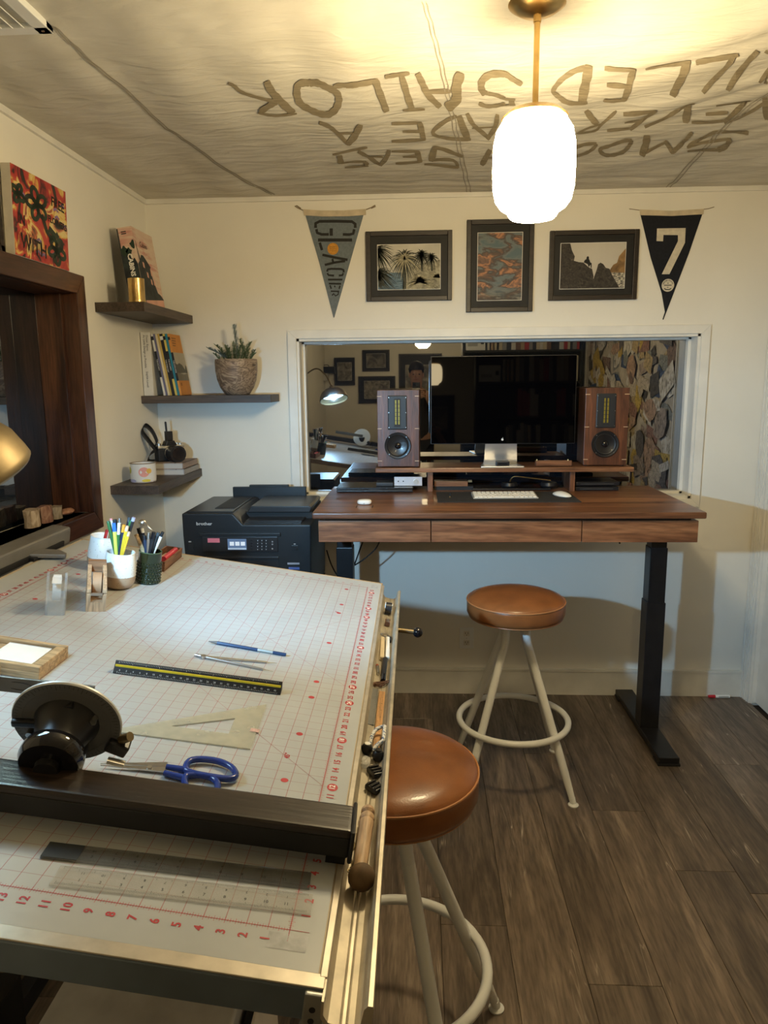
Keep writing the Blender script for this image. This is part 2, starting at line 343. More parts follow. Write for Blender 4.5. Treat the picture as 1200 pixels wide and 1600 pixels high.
# brush-painted words on the canvas (read from the other end of the room)
def onc(x, y): p = PZ(x, y, ZC-.008); return Vector((p.x, p.y, hz(p.x, p.y)-.0022))
def zm(ox, oy, s): return lambda pts: [(ox+x/s, oy+y/s) for x, y in pts]
ZA, ZB, ZCc, ZD = zm(350, 60, 5.714), zm(540, 60, 4.8), zm(780, 60, 5.4545), zm(980, 40, 5.4545)
SC = {id(ZA): 5.714, id(ZB): 4.8, id(ZCc): 5.4545, id(ZD): 5.4545}
LET = {
 'letter_r': [(ZA, [(378, 335), (430, 440), (520, 540), (620, 640)], 66), (ZA, [(40, 368), (90, 390), (150, 440), (260, 480), (380, 515), (470, 525)], 32), (ZA, [(320, 632), (400, 570), (470, 530)], 52), (ZA, [(305, 637), (380, 652), (480, 658), (650, 640)], 24)],
 'letter_o': [(ZA, [(760, 370), (675, 378), (650, 440), (675, 540), (760, 600), (860, 640), (940, 636), (1000, 580), (1025, 500), (1005, 430), (920, 390), (840, 365), (760, 370)], 62)],
 'letter_l': [(ZA, [(980, 378), (1060, 358), (1200, 360)], 44), (ZB, [(0, 303), (100, 292), (245, 282)], 44), (ZB, [(225, 272), (248, 350), (310, 518)], 50)],
 'letter_i': [(ZB, [(295, 257), (380, 245), (480, 233)], 32), (ZB, [(422, 255), (460, 390), (500, 512)], 48), (ZB, [(430, 515), (595, 520)], 26)],
 'letter_a': [(ZB, [(540, 235), (580, 320), (620, 400), (710, 505)], 48), (ZB, [(625, 376), (790, 370)], 36), (ZB, [(865, 225), (832, 330), (830, 440), (755, 508)], 74)],
 'letter_s': [(ZB, [(1200, 218), (1090, 228), (1025, 280), (1022, 350), (1050, 390)], 52), (ZB, [(1040, 382), (1110, 385), (1200, 402)], 26), (ZB, [(1000, 455), (1060, 475), (1130, 470), (1200, 450)], 34), (ZCc, [(-2, 240), (60, 250), (120, 290), (195, 340)], 48), (ZCc, [(-2, 450), (60, 465), (140, 465)], 20), (ZCc, [(105, 460), (110, 520)], 50), (ZCc, [(-2, 528), (140, 518)], 16)],
 'letter_a_short': [(ZA, [(850, 720), (940, 748), (1000, 800), (1115, 935)], 38), (ZA, [(1000, 818), (1150, 822)], 24), (ZB, [(112, 610), (75, 700), (12, 785)], 50)],
 'letter_e': [(ZB, [(345, 622), (560, 622)], 25), (ZB, [(430, 687), (580, 685)], 20), (ZB, [(345, 755), (600, 745)], 25), (ZB, [(555, 613), (588, 748)], 40)],
 'letter_d': [(ZB, [(835, 570), (760, 605), (655, 692), (760, 740), (940, 740)], 28), (ZB, [(850, 566), (918, 742)], 54)],
 'letter_a_second': [(ZB, [(910, 545), (960, 620), (1075, 728)], 34), (ZB, [(1140, 532), (1120, 640), (1062, 732)], 34), (ZB, [(950, 645), (1110, 632)], 14)],
 'letter_m': [(ZCc, [(435, 588), (420, 720)], 42), (ZCc, [(420, 720), (330, 640), (250, 720)], 26), (ZCc, [(250, 720), (180, 660), (80, 630)], 26), (ZCc, [(85, 632), (40, 720)], 40)],
 'letter_s_last': [(ZA, [(1280, 960), (1080, 1002), (970, 1027)], 20), (ZA, [(1030, 1030), (1045, 1112)], 54), (ZA, [(1045, 1106), (1250, 1098)], 20), (ZA, [(1250, 1100), (1290, 1125)], 36), (ZA, [(1080, 1152), (1290, 1140)], 20)],
 'letter_a_third': [(ZB, [(95, 835), (150, 870), (262, 948)], 30), (ZB, [(325, 822), (310, 880), (258, 950)], 34), (ZB, [(170, 882), (280, 882)], 14)],
 'letter_e_second': [(ZB, [(345, 840), (540, 840)], 22), (ZB, [(430, 882), (550, 880)], 18), (ZB, [(375, 930), (570, 915)], 20), (ZB, [(535, 834), (562, 922)], 38)],
 'letter_s_second': [(ZB, [(590, 940), (845, 957)], 20), (ZB, [(845, 960), (805, 900), (640, 905)], 24), (ZB, [(640, 915), (670, 808)], 48), (ZB, [(655, 810), (770, 832), (880, 866)], 28)],
 'letter_h': [(ZB, [(1085, 803), (1020, 932)], 40), (ZB, [(1055, 868), (1180, 868)], 18), (ZB, [(1215, 803), (1150, 932)], 40)],
 'letter_t': [(ZCc, [(380, 830), (520, 830)], 24), (ZCc, [(470, 830), (420, 980)], 36)],
 'letter_o_second': [(ZCc, [(830, 868), (720, 880), (600, 925), (560, 960), (640, 985), (740, 955), (810, 905), (830, 868)], 30)],
 'letter_o_third': [(ZCc, [(1130, 840), (1060, 845), (940, 890), (862, 920), (890, 972), (960, 980), (1050, 955), (1105, 900), (1130, 840)], 34)],
 'letter_m_second': [(ZD, [(168, 905), (160, 990), (125, 1090)], 60), (ZD, [(140, 1075), (335, 978)], 24), (ZD, [(320, 968), (390, 1065)], 34), (ZD, [(380, 1060), (460, 1000), (555, 895)], 34)],
 'letter_s_third': [(ZD, [(1035, 908), (900, 897), (760, 893), (640, 950), (515, 1020)], 28), (ZD, [(510, 1020), (640, 985), (885, 948)], 20), (ZD, [(875, 945), (850, 1010), (770, 1055)], 46), (ZD, [(790, 1052), (515, 1048)], 24)],
 'letter_d_second': [(ZCc, [(768, 160), (740, 300), (705, 482)], 78), (ZCc, [(765, 175), (640, 212), (520, 292), (462, 385), (530, 450), (620, 482), (755, 480)], 40)],
 'letter_e_third': [(ZCc, [(900, 172), (1165, 180)], 38), (ZCc, [(1148, 170), (1115, 300), (1065, 475)], 56), (ZCc, [(920, 325), (1095, 325)], 36), (ZCc, [(890, 455), (960, 472), (1085, 462)], 40)],
 'letter_r_second': [(ZCc, [(740, 568), (790, 630), (842, 675)], 50), (ZCc, [(662, 772), (760, 715), (870, 675)], 24), (ZCc, [(670, 770), (815, 756), (880, 670), (1000, 565)], 26)],
 'letter_e_fourth': [(ZCc, [(1060, 585), (1215, 580)], 36), (ZCc, [(1070, 685), (1215, 665)], 25), (ZCc, [(920, 757), (1130, 738)], 28), (ZD, [(0, 690), (255, 668)], 36), (ZD, [(245, 665), (25, 858)], 40), (ZD, [(-10, 785), (140, 770)], 24)],
 'letter_v': [(ZD, [(150, 838), (300, 772), (500, 652), (578, 632)], 32), (ZD, [(522, 640), (498, 806)], 64)],
 'letter_e_fifth': [(ZD, [(760, 655), (1050, 632)], 20), (ZD, [(670, 740), (860, 720)], 26), (ZD, [(550, 800), (700, 802), (830, 790)], 28), (ZD, [(1012, 632), (822, 800)], 38)],
 'letter_n': [(ZD, [(830, 818), (1000, 742), (1165, 640)], 28), (ZD, [(1175, 595), (1192, 785)], 56), (ZD, [(1190, 780), (1330, 610)], 40)],
 'letter_l_second': [(ZD, [(160, 292), (300, 265), (545, 232)], 34), (ZD, [(515, 235), (470, 350), (388, 545)], 70)],
 'letter_l_third': [(ZD, [(590, 232), (700, 210), (955, 168)], 38), (ZD, [(912, 172), (840, 290), (648, 515)], 48)],
 'letter_i_second': [(ZD, [(1115, 140), (1020, 260), (858, 502)], 54)],
 'letter_k': [(ZD, [(1180, 142), (1300, 230)], 38), (ZD, [(1300, 230), (1130, 440)], 34), (ZD, [(1440, 60), (1180, 460)], 56)],
}
PAINT = noise_ramp('brush_paint', [(.3, (.23, .185, .115)), (.7, (.36, .30, .20))], 22, 6, .6, (1, 4, 1), .8, .1)
for nm, st in LET.items():
    m_ = MB()
    for k, (z, pts, w_) in enumerate(st):
        p = smoothpts([(x, y, 0) for x, y in z(pts)], 5); s_ = SC[id(z)]; n_ = len(p)
        ww = [(w_/s_)*(1+.10*math.sin(i*1.7+len(nm)+k)) for i in range(n_)]; ww[0] *= .75; ww[-1] *= .7
        dz = .0003*k
        m_.strip([(q.x, q.y) for q in p], ww, lambda x, y, dz=dz: onc(x, y)-Vector((0, 0, dz)))
    m_.build(nm, PAINT, ce)
SEAM = mat('seam_thread', (.36, .32, .25), .9)
for pts in ([(80, 35), (140, 90), (200, 142), (250, 190), (300, 225), (350, 262), (425, 303)], [(660, 0), (675, 50), (690, 110), (700, 160), (712, 215), (722, 260), (730, 298)], [(1215, 130), (1165, 165), (1120, 205), (1085, 245), (1040, 292)]):
    for off in (0, 1):
        q = smoothpts([(x+off*(5 if pts[0][0] < 600 else 6), y, 0) for x, y in pts], 6)
        MB().strip([(a.x+.8*math.sin(i*1.9), a.y+.5*math.cos(i*2.3)) for i, a in enumerate(q)], 1.4, lambda x, y: onc(x, y)-Vector((0, 0, .0004))).build('seam', SEAM, ce)
# crown strips, baseboards
tag(MB().box(XL, XR, -.013, 0, 2.411, ZC-.004).build('trim_1', WHITE, bevel=.002), kind='structure')
tag(MB().box(XL, XL+.013, YR, -.013, 2.411, ZC-.004).build('trim_2', WHITE, bevel=.002), kind='structure')
tag(MB().box(XR-.013, XR, YR, -.013, 2.411, ZC-.004).build('trim_3', WHITE, bevel=.002), kind='structure')
bb = MB().box(XL, XR, -.016, 0, 0, .128); bb.box(XL, XR, -.020, 0, .125, .138)
tag(bb.build('baseboard_back', mat('worn_white', (.74, .72, .65), .5, var=.10, vs=7, bump=.15, bs=25), bevel=.0015), kind='structure')
tag(MB().box(XL, XL+.016, YR, -.016, 0, .138).build('baseboard_left', WHITE, bevel=.002), kind='structure')
tag(MB().box(XR-.016, XR, YR, -.99, 0, .138).build('baseboard_right', WHITE, bevel=.002), kind='structure')
# window_1: interior window in the back wall
w1 = thing('window_1', None, None, TR(.356, 0, 1.4), kind='structure')
c = MB()
ox0, ox1, oz0, oz1 = -.634, 1.346, .973, 1.830
for q in ([(ox0, oz0), (WX0, WZ0), (WX0, WZ1), (ox0, oz1)], [(ox1, oz0), (WX1, WZ0), (WX1, WZ1), (ox1, oz1)], [(ox0, oz0), (ox1, oz0), (WX1, WZ0), (WX0, WZ0)], [(ox0, oz1), (ox1, oz1), (WX1, WZ1), (WX0, WZ1)]):
    c.prism(q, 0, .013, Matrix(((1, 0, 0, 0), (0, 0, -1, 0), (0, 1, 0, 0), (0, 0, 0, 1))))
c.build('casing', WHITE, w1, I4, bevel=.0015)
j = MB(); e = .012
j.box(WX0, WX0+e, 0, .14, WZ0, WZ1); j.box(WX1-e, WX1, 0, .14, WZ0, WZ1); j.box(WX0, WX1, 0, .14, WZ0, WZ0+e); j.box(WX0, WX1, 0, .14, WZ1-e, WZ1)
j.build('jamb', WHITE, w1, I4)
j = MB(); e = .026
j.box(WX0+.01, WX0+e, .085, .118, WZ0+.01, WZ1-.01); j.box(WX1-e, WX1-.01, .085, .118, WZ0+.01, WZ1-.01); j.box(WX0+.01, WX1-.01, .085, .118, WZ0+.01, WZ0+.024); j.box(WX0+.01, WX1-.01, .085, .118, WZ1-.022, WZ1-.01)
j.build('glazing_stop', WHITE, w1, I4, bevel=.002)
MB().box(WX0+.012, WX1-.012, .119, .126, WZ0+.012, WZ1-.012).build('pane', pane_mat('night_glass', .33), w1, I4)
# window_2: deep wooden window in the left wall
w2 = thing('window_2', None, None, TR(XL, -1.5, 1.5), kind='structure')
XF = XL+.030; oy1, ozb, ozt = -.765, 1.026, 1.985; oy0 = VY0-.07
YZ = Matrix(((0, 0, 1, 0), (1, 0, 0, 0), (0, 1, 0, 0), (0, 0, 0, 1)))
c = MB(); c.prism([(oy1, ozb), (oy1, ozt), (VY1, VZ1), (VY1, VZ0)], XL, XF, YZ); c.prism([(oy0, ozb), (oy0, ozt), (VY0, VZ1), (VY0, VZ0)], XL, XF, YZ)
c.build('side_casing', FRAMEWZ, w2, I4, bevel=.003)
MB().prism([(oy0, ozt), (oy1, ozt), (VY1, VZ1), (VY0, VZ1)], XL, XF, YZ).build('head_casing', FRAMEW, w2, I4, bevel=.003)
MB().prism([(oy0, ozb), (oy1, ozb), (VY1, VZ0), (VY0, VZ0)], XL, XF, YZ).build('apron_casing', FRAMEW, w2, I4, bevel=.003)
XG = XL-.125
MB().box(XG, XL+.002, VY1-.001, VY1+.012, VZ0, VZ1).build('jamb', FRAMEWZ, w2, I4)
j = MB(); j.box(XG, XL-.03, VY1-.016, VY1, VZ0, VZ1); j.build('stop', FRAMEWZ, w2, I4, bevel=.002)
MB().box(XG, XL+.002, VY0-.012, VY0+.001, VZ0, VZ1).build('jamb', FRAMEWZ, w2, I4)
MB().box(XG, XL+.002, VY0, VY1, VZ1-.001, VZ1+.012).build('head', FRAMEW, w2, I4)
MB().box(XG, XL+.004, VY0, VY1, VZ0-.02, VZ0).build('sill', wood('dusty_sill', (.10, .075, .06), (.20, .16, .13), 1, 10., .08, .6), w2, I4, bevel=.003)
MB().box(XG-.008, XG, VY0, VY1, VZ0-.02, VZ1+.01).build('pane', pane_mat('night_glass_left', .28, dust=False), w2, I4)
# door_1 at the right end
d1 = thing('door_1', None, None, TR(XR, -.5, 0), kind='structure')
c = MB()
for y0, y1 in ((-.004, -.088), (-.985, -.90)):
    s_ = 1 if y0 > -.5 else -1
    c.box(XR-.012, XR, y0, y1, 0, 2.10)
    for a, b, h in ((.0, .22, .022), (.30, .40, .018), (.48, .58, .017), (.68, .78, .0155)):
        ya, yb = (y0+(y1-y0)*a, y0+(y1-y0)*b); c.box(XR-h, XR, ya, yb, 0, 2.10)
c.box(XR-.014, XR, -.985, -.004, 2.04, 2.13)
c.build('casing', WHITE, d1, I4, bevel=.0015)
MB().box(XR+.02, XR+.06, -.898, -.087, .008, 2.038).build('door_leaf', WHITE, d1, I4)
MB().box(XR, XR+.10, -.092, -.085, 0, 2.04).build('jamb', WHITE, d1, I4)
for z0, z1 in ((.15, .95), (1.1, 1.9)):
    MB().box(XR+.012, XR+.021, -.78, -.2, z0, z1).build('panel', WHITE, d1, I4, bevel=.006)
MB().ball((XR-.02, -.84, .95), .028).cyl((XR+.02, -.84, .95), (XR-.01, -.84, .95), .012).build('door_knob', BRASS, d1, I4, smooth=.8)
# wall outlet
o = thing('wall_outlet', 'white duplex power outlet on the wall under the desk', 'outlet', (.234, 0, .240))
MB().box(.198, .270, -.005, 0, .240, .352).build('cover_plate', WHITEP, o, I4, bevel=.002)
for z in (.272, .320):
    MB().box(.219, .249, -.0065, -.004, z-.014, z+.014).build('socket', mat('outlet_face', (.70, .67, .60), .4), o, I4, bevel=.004)
    m_ = MB(); m_.box(.227, .229, -.0072, -.006, z-.002, z+.008); m_.box(.239, .241, -.0072, -.006, z-.002, z+.008); m_.cyl((.234, -.0072, z-.007), (.234, -.006, z-.007), .0022, n=10); m_.build('socket_slots', BLACKM, o, I4)
MB().cyl((.234, -.0068, .296), (.234, -.004, .296), .0025, n=10).build('screw', STEEL, o, I4)
# ceiling vent
v = thing('ceiling_vent', 'white louvred air vent in the canvas ceiling above the left wall', 'vent', (-1.03, -1.9, 2.40))
vz = 2.408
m_ = MB(); m_.box(-1.17, -.872, -1.716, -1.682, vz, vz+.018); m_.box(-1.17, -.872, -2.14, -2.106, vz, vz+.018); m_.box(-1.17, -1.136, -2.14, -1.682, vz, vz+.018); m_.box(-.906, -.872, -2.14, -1.682, vz, vz+.018)
m_.build('frame', WHITEP, v, I4, bevel=.002)
MB().box(-1.14, -.90, -2.12, -1.70, vz+.018, vz+.02).build('duct_back', BLACKM, v, I4)
for i in range(9):
    x = -1.125+i*.027; m_ = MB(); m_.box(-.013, .013, -.20, .20, -.001, .001, TR(x, -1.911, vz+.009) @ RYm(.7)); m_.build('louvre', WHITEP, v, I4)
MB().cyl((-.889, -1.70, vz-.0015), (-.889, -1.70, vz+.002), .004, n=10).build('screw', STEEL, v, I4)
# pendant lights
GLOW = emis('lit_opal_glass', *PENDANT); GLOW2 = emis('lit_opal_glass_dimmed', PENDANT[0], PENDANT[1]*.45)      # the far one is turned lower
def pendant(x, y, label, glow=GLOW):
    p = thing('pendant_light', label, 'pendant light', TR(x, y, 1.96), 'opal glass pendant lights')
    M = TR(x, y, 0)
    MB().lathe([(.0, 2.395), (.014, 2.396), (.045, 2.404), (.066, 2.418), (.073, 2.434), (.073, 2.437)], 32, M).build('canopy', BRASS, p, I4, smooth=.8)
    MB().cyl((x, y, 2.38), (x, y, 2.40), .009).build('swivel', BRASS, p, I4, smooth=.8)
    MB().cyl((x, y, 2.185), (x, y, 2.395), .0068).build('stem', BRASS, p, I4, smooth=.8)
    MB().lathe([(.0, 2.188), (.052, 2.1875), (.074, 2.177), (.077, 2.180), (.06, 2.194), (.02, 2.199), (.0, 2.199)], 24, M).build('fitter_light_stop', BRASS, p, I4, smooth=.8)  # fitter cap widened, out of view, to keep light off the ceiling above
    MB().lathe([(0, 1.960), (.050, 1.960), (.056, 1.966), (.060, 1.974), (.076, 1.984), (.088, 2.000), (.0945, 2.030), (.0955, 2.075), (.0945, 2.12), (.088, 2.152), (.074, 2.174), (.05, 2.186), (.0, 2.188)], 40, M).build('shade', glow, p, I4, smooth=1.)
    return p
pendant(.265, -1.72, 'lit opal glass pendant on a brass stem hanging in front of the framed prints')
pendant(.03, -4.85, 'lit opal pendant farther back in the room, seen mirrored in the display and window', GLOW2)
# ================================================================== on the back wall
def onwall(Y): return lambda x, y: PY(x, y, Y)
def zoomed(ox, oy, s): return lambda pts: [(ox+x/s, oy+y/s) for x, y in pts]
def sheet(pts, Y0, Y1):       # traced outline with its own thickness between two depths
    m = MB(); n = len(pts); a = [PY(*p, Y0) for p in pts]; b = [Vector((q.x, Y1, q.z)) for q in a]
    return m.add(a+b, [tuple(range(n)), tuple(range(2*n-1, n-1, -1))]+[(i, n+i, n+(i+1) % n, (i+1) % n) for i in range(n)])
FELT1 = mat('grey_felt', (.155, .185, .205), .95, var=.12, vs=90); FELT2 = mat('navy_felt', (.010, .011, .016), .95, var=.2, vs=90)
TWILL = mat('cream_twill', (.58, .49, .35), .9, var=.15, vs=25); INK = mat('black_ink', (.014, .013, .012), .7); CREAM = mat('cream_felt', (.62, .56, .44), .9, var=.1, vs=60)
CORD = mat('twisted_cord', (.25, .19, .12), .8)
z5 = zoomed(450, 310, 8.)
p = thing('pennant', 'blue-grey felt pennant lettered GLACIER, hanging left of the framed prints', 'pennant', TR(-.41, 0, 1.89), 'felt pennants')
sheet(z5([(215, 200), (945, 200), (770, 820), (578, 1490), (568, 1490), (390, 800)]), -.003, -.001).build('flag', FELT1, p, I4)
sheet(z5([(190, 135), (400, 150), (700, 150), (972, 132), (975, 205), (760, 222), (430, 225), (200, 210)]), -.0065, -.003).build('header_band', TWILL, p, I4)
G = MB(); f_ = onwall(-.0042)
for pts, w_ in (([(345, 368), (345, 312), (395, 287), (600, 285), (800, 290), (840, 320), (840, 368)], 36), ([(355, 385), (365, 430), (420, 450), (510, 450)], 34), ([(540, 375), (540, 467)], 40), ([(828, 385), (815, 440), (770, 452), (685, 450)], 34),
    ([(375, 520), (802, 520)], 40), ([(397, 553), (425, 647)], 32), ([(430, 705), (590, 740), (745, 768)], 32), ([(460, 832), (580, 802), (715, 782)], 30), ([(555, 755), (565, 802)], 25),
    ([(490, 915), (495, 888), (540, 880), (660, 882), (695, 895), (695, 925)], 26), ([(490, 935), (508, 960), (575, 965)], 24), ([(690, 935), (680, 960), (635, 965)], 24), ([(500, 1015), (680, 1015)], 24),
    ([(510, 1065), (665, 1068)], 22), ([(525, 1085), (540, 1130)], 18), ([(585, 1090), (585, 1112)], 16), ([(650, 1090), (640, 1130)], 18), ([(535, 1160), (640, 1163)], 18), ([(630, 1165), (628, 1200), (592, 1220), (580, 1198)], 15), ([(576, 1188), (550, 1212)], 15)):
    G.strip(z5(pts), w_/8., f_)
G.build('lettering', INK, p, I4)
def disc(c, r, Y, n=28): q = PY(*c, Y); return [(q.x+r*math.cos(2*PI*i/n), Y, q.z+r*math.sin(2*PI*i/n)) for i in range(n)]
cx = z5([(562, 630)])[0]
bd = MB().poly(disc(cx, .0262, -.0046)).build('badge', mat('orange_patch', (.62, .29, .04), .8, var=.25, vs=200), p, I4)
m_ = MB()
for i in range(40):
    a0, a1 = 2*PI*i/40, 2*PI*(i+.55)/40; q = PY(*cx, -.005)
    m_.add([(q.x+r*math.cos(a), -.005, q.z+r*math.sin(a)) for a in (a0, a1) for r in (.0222, .0236)], [(0, 1, 3, 2)])
for k, dz in enumerate((.009, .001, -.008)):
    for i in range(5): m_.strip([(-.014+.007*i, dz-.003), (-.012+.007*i, dz+.003)], .0022, lambda x, y: (q.x+x, -.005, q.z+y))
m_.build('badge_stitching', mat('brown_thread', (.22, .10, .02), .9), bd, I4)
for a, b in (([(185, 148), (120, 118), (85, 95), (110, 90), (160, 125)], 1), ([(975, 140), (1040, 115), (1090, 85), (1095, 100), (1040, 125)], 1)):
    MB().tube([PY(x, y, -.004) for x, y in z5(a)], .0022, 6).build('tie_cord', CORD, p, I4, smooth=1.)
z6 = zoomed(970, 310, 7.5)
p = thing('pennant', 'black felt pennant with a large white 7, hanging right of the framed prints', 'pennant', TR(1.137, 0, 1.86), 'felt pennants')
sheet(z6([(232, 190), (955, 185), (800, 640), (612, 1130), (500, 1422), (490, 1418), (518, 1330), (480, 1110), (350, 690)]), -.003, -.001).build('flag', FELT2, p, I4)
sheet(z6([(225, 130), (600, 145), (975, 122), (968, 185), (600, 205), (228, 195)]), -.0065, -.003).build('header_band', TWILL, p, I4)
MB().poly(z6([(425, 352), (760, 347), (752, 520), (570, 888), (480, 888), (670, 500), (670, 430), (500, 428), (495, 503), (418, 500)]), onwall(-.0045)).build('numeral', CREAM, p, I4)
cx = z6([(552, 1018)])[0]; bd = MB().poly(disc(cx, .0285, -.0046)).build('badge', CREAM, p, I4); q = PY(*cx, -.005); m_ = MB()
for s_, a0, a1, up in (('UNITED STATES', 2.85, .29, 1),):
    for i, ch in enumerate(s_):
        a = a0+(a1-a0)*i/(len(s_)-1); r = .0215 if up > 0 else .0225; d_ = Vector((math.cos(a), 0, math.sin(a)))*up
        if ch != ' ': text_mesh(ch, .0075, facing((q.x+r*math.cos(a), -.005, q.z+r*math.sin(a)), (d_.z, 0, -d_.x), d_), mb=m_, bold=.0002)
m_.strip([(-.017, 0), (.017, 0)], .0035, lambda x, y: (q.x+x, -.005, q.z+y)); m_.strip([(-.003, .009), (.003, .009)], .003, lambda x, y: (q.x+x, -.005, q.z+y)); m_.strip([(-.003, -.009), (.003, -.009)], .003, lambda x, y: (q.x+x, -.005, q.z+y))
m_.strip([(-.016, -.0135), (-.008, -.019), (.008, -.019), (.016, -.0135)], .004, lambda x, y: (q.x+x, -.005, q.z+y)); m_.build('badge_print', INK, bd, I4)
for a in ([(220, 138), (170, 132), (100, 122)], [(965, 128), (1030, 120), (1095, 100)]):
    MB().tube([PY(x, y, -.004) for x, y in z6(a)], .0016, 6).build('tie_cord', CORD, p, I4, smooth=1.)
# framed prints ----------------------------------------------------
FRW = wood('frame_wood', (.010, .006, .0045), (.030, .019, .013), 0, 16., .1, .45); MATB = mat('black_mount', (.010, .0095, .009), .6, var=.1); GLZ = clear('picture_glass', (.01, .01, .01), .06, .03)
def framed(cx, cz, w, h, rx0, rx1, rz0, rz1, label, pm_, Y=0., name='framed_print', group='framed prints above the window', fw=.021):
    o = thing(name, label, 'picture', TR(cx, Y, cz-h/2), group); x0, x1, z0, z1 = cx-w/2, cx+w/2, cz-h/2, cz+h/2; s = -1 if Y == 0 else 1
    m = MB(); m.box(x0, x0+fw, Y, Y+s*.022, z0, z1); m.box(x1-fw, x1, Y, Y+s*.022, z0, z1); m.box(x0+fw, x1-fw, Y, Y+s*.022, z0, z0+fw); m.box(x0+fw, x1-fw, Y, Y+s*.022, z1-fw, z1)
    m.build('frame', FRW, o, I4, bevel=.0025)
    MB().box(x0+fw*.6, x1-fw*.6, Y+s*.002, Y+s*.009, z0+fw*.6, z1-fw*.6).build('mount', MATB, o, I4)
    a0, a1, b0, b1 = x0+w*rx0, x0+w*rx1, z1-h*rz1, z1-h*rz0
    MB().box(a0-.0022, a1+.0022, Y+s*.009, Y+s*.0096, b0-.0022, b1+.0022).build('white_border', PAPER, o, I4)
    pr = MB().box(a0, a1, Y+s*.0096, Y+s*.0102, b0, b1).build('print', pm_, o, TR(0, 0, 0))
    return o, pr, (a0, a1, b0, b1)
def pic(fr, Y):      # 0..1 picture coordinates, y down
    a0, a1, b0, b1 = fr
    def f(x, y): x = max(0., min(1., x)); y = max(0., min(1., y)); return Vector((a0+(a1-a0)*x, Y, b1-(b1-b0)*y))
    return f
SKY1 = noise_ramp('pale_sky_print', [(.3, (.52, .50, .43)), (.7, (.74, .70, .60))], 6, 3, .3)
o, pr, fr = framed(-.052, 2.112, .400, .312, .136, .862, .19, .83, 'dark framed photo of palm trees by the sea, landscape, left of the three', SKY1)
random.seed(5)
PALM = noise_ramp('palm_print', [(.3, (.015, .02, .014)), (.7, (.10, .10, .07))], 60, 4, .5); PALMG = noise_ramp('sunlit_frond_print', [(.3, (.20, .18, .10)), (.7, (.62, .56, .38))], 60, 4, .5)
f_ = pic(fr, -.0105)
MB().poly([(0, .62), (.42, .62), (.42, 1), (0, 1)], f_).build('sea', noise_ramp('sea_print', [(.35, (.05, .10, .15)), (.65, (.18, .27, .34))], 50, 4, .4, (1, 1, 5)), pr, I4)
MB().poly([(.4, .55), (.7, .42), (1, .35), (1, 1), (.4, 1)], f_).build('scrub', noise_ramp('scrub_print', [(.3, (.13, .12, .08)), (.7, (.50, .46, .33))], 45, 6, 1.), pr, I4)
def palm(cx, cy, R, n, mt, Y, asp=1.42, trunk=None, a0=0., a1=2*PI):
    f2 = pic(fr, Y); m = MB()
    for i in range(n):
        a = a0+(a1-a0)*(i+random.uniform(-.3, .3))/n; r = R*random.uniform(.65, 1.05)
        pts = [(cx+r*t*math.cos(a), cy-(r*t*math.sin(a)-.5*r*t*t)*asp) for t in (0, .33, .66, 1)]
        m.strip(pts, [.012, .022, .016, .004], f2)
    if trunk: m.strip([(cx, cy), (cx+.01, trunk)], .03, f2)
    m.build('palm', mt, pr, I4)
palm(.70, .22, .17, 30, PALM, -.0107, trunk=.6); palm(.86, .28, .13, 22, PALM, -.0107, trunk=.6); palm(.43, .28, .27, 46, PALM, -.0109, trunk=1.); palm(.43, .30, .24, 18, PALMG, -.0110)
palm(-.05, .1, .35, 26, PALM, -.0111, a0=-1.3, a1=.9); palm(-.05, .6, .36, 26, PALM, -.0112, a0=-1.2, a1=.8); palm(.68, .85, .26, 40, PALMG, -.0113, a0=-.2, a1=PI+.2); palm(.95, .75, .2, 20, PALMG, -.0113, a0=0, a1=PI)
MB().poly([(fr[0], -.0118, fr[2]-.03), (fr[1], -.0118, fr[2]-.03), (fr[1], -.0118, fr[3]+.03), (fr[0], -.0118, fr[3]+.03)]).build('glass', GLZ, o, I4)
CLOUD, t_, b_ = base('sunset_cloud_print'); L_ = t_.links
tc = nd(t_, 'ShaderNodeTexCoord'); mp = nd(t_, 'ShaderNodeMapping'); mp.inputs['Scale'].default_value = (1, 1, 2.2); mp.inputs['Rotation'].default_value = (0, .35, 0); n1 = nd(t_, 'ShaderNodeTexNoise'); n1.inputs['Scale'].default_value = 11; n1.inputs['Detail'].default_value = 8; n1.inputs['Distortion'].default_value = .6
r1 = ramp(t_, [(.34, (.10, .155, .18)), (.44, (.17, .20, .205)), (.51, (.075, .06, .055)), (.56, (.20, .11, .075)), (.60, (.56, .25, .12)), (.64, (.24, .13, .09)), (.74, (.05, .045, .045))])
sx = nd(t_, 'ShaderNodeSeparateXYZ'); mr = nd(t_, 'ShaderNodeMapRange'); mr.inputs['From Min'].default_value = 1.955; mr.inputs['From Max'].default_value = 2.02
n3 = nd(t_, 'ShaderNodeTexNoise'); n3.inputs['Scale'].default_value = 26; mp3 = nd(t_, 'ShaderNodeMapping'); mp3.inputs['Scale'].default_value = (1, 1, 4)
r3 = ramp(t_, [(.45, (.07, .06, .05)), (.62, (.26, .24, .19))]); mx = nd(t_, 'ShaderNodeMixRGB')
L_.new(tc.outputs['Object'], mp.inputs[0]); L_.new(mp.outputs[0], n1.inputs['Vector']); L_.new(n1.outputs[0], r1.inputs[0]); L_.new(tc.outputs['Object'], sx.inputs[0]); L_.new(sx.outputs[2], mr.inputs[0]); L_.new(tc.outputs['Object'], mp3.inputs[0]); L_.new(mp3.outputs[0], n3.inputs['Vector']); L_.new(n3.outputs[0], r3.inputs[0])
L_.new(mr.outputs[0], mx.inputs[0]); L_.new(r3.outputs[0], mx.inputs[1]); L_.new(r1.outputs[0], mx.inputs[2]); L_.new(mx.outputs[0], b_.inputs['Base Color']); b_.inputs['Roughness'].default_value = .6
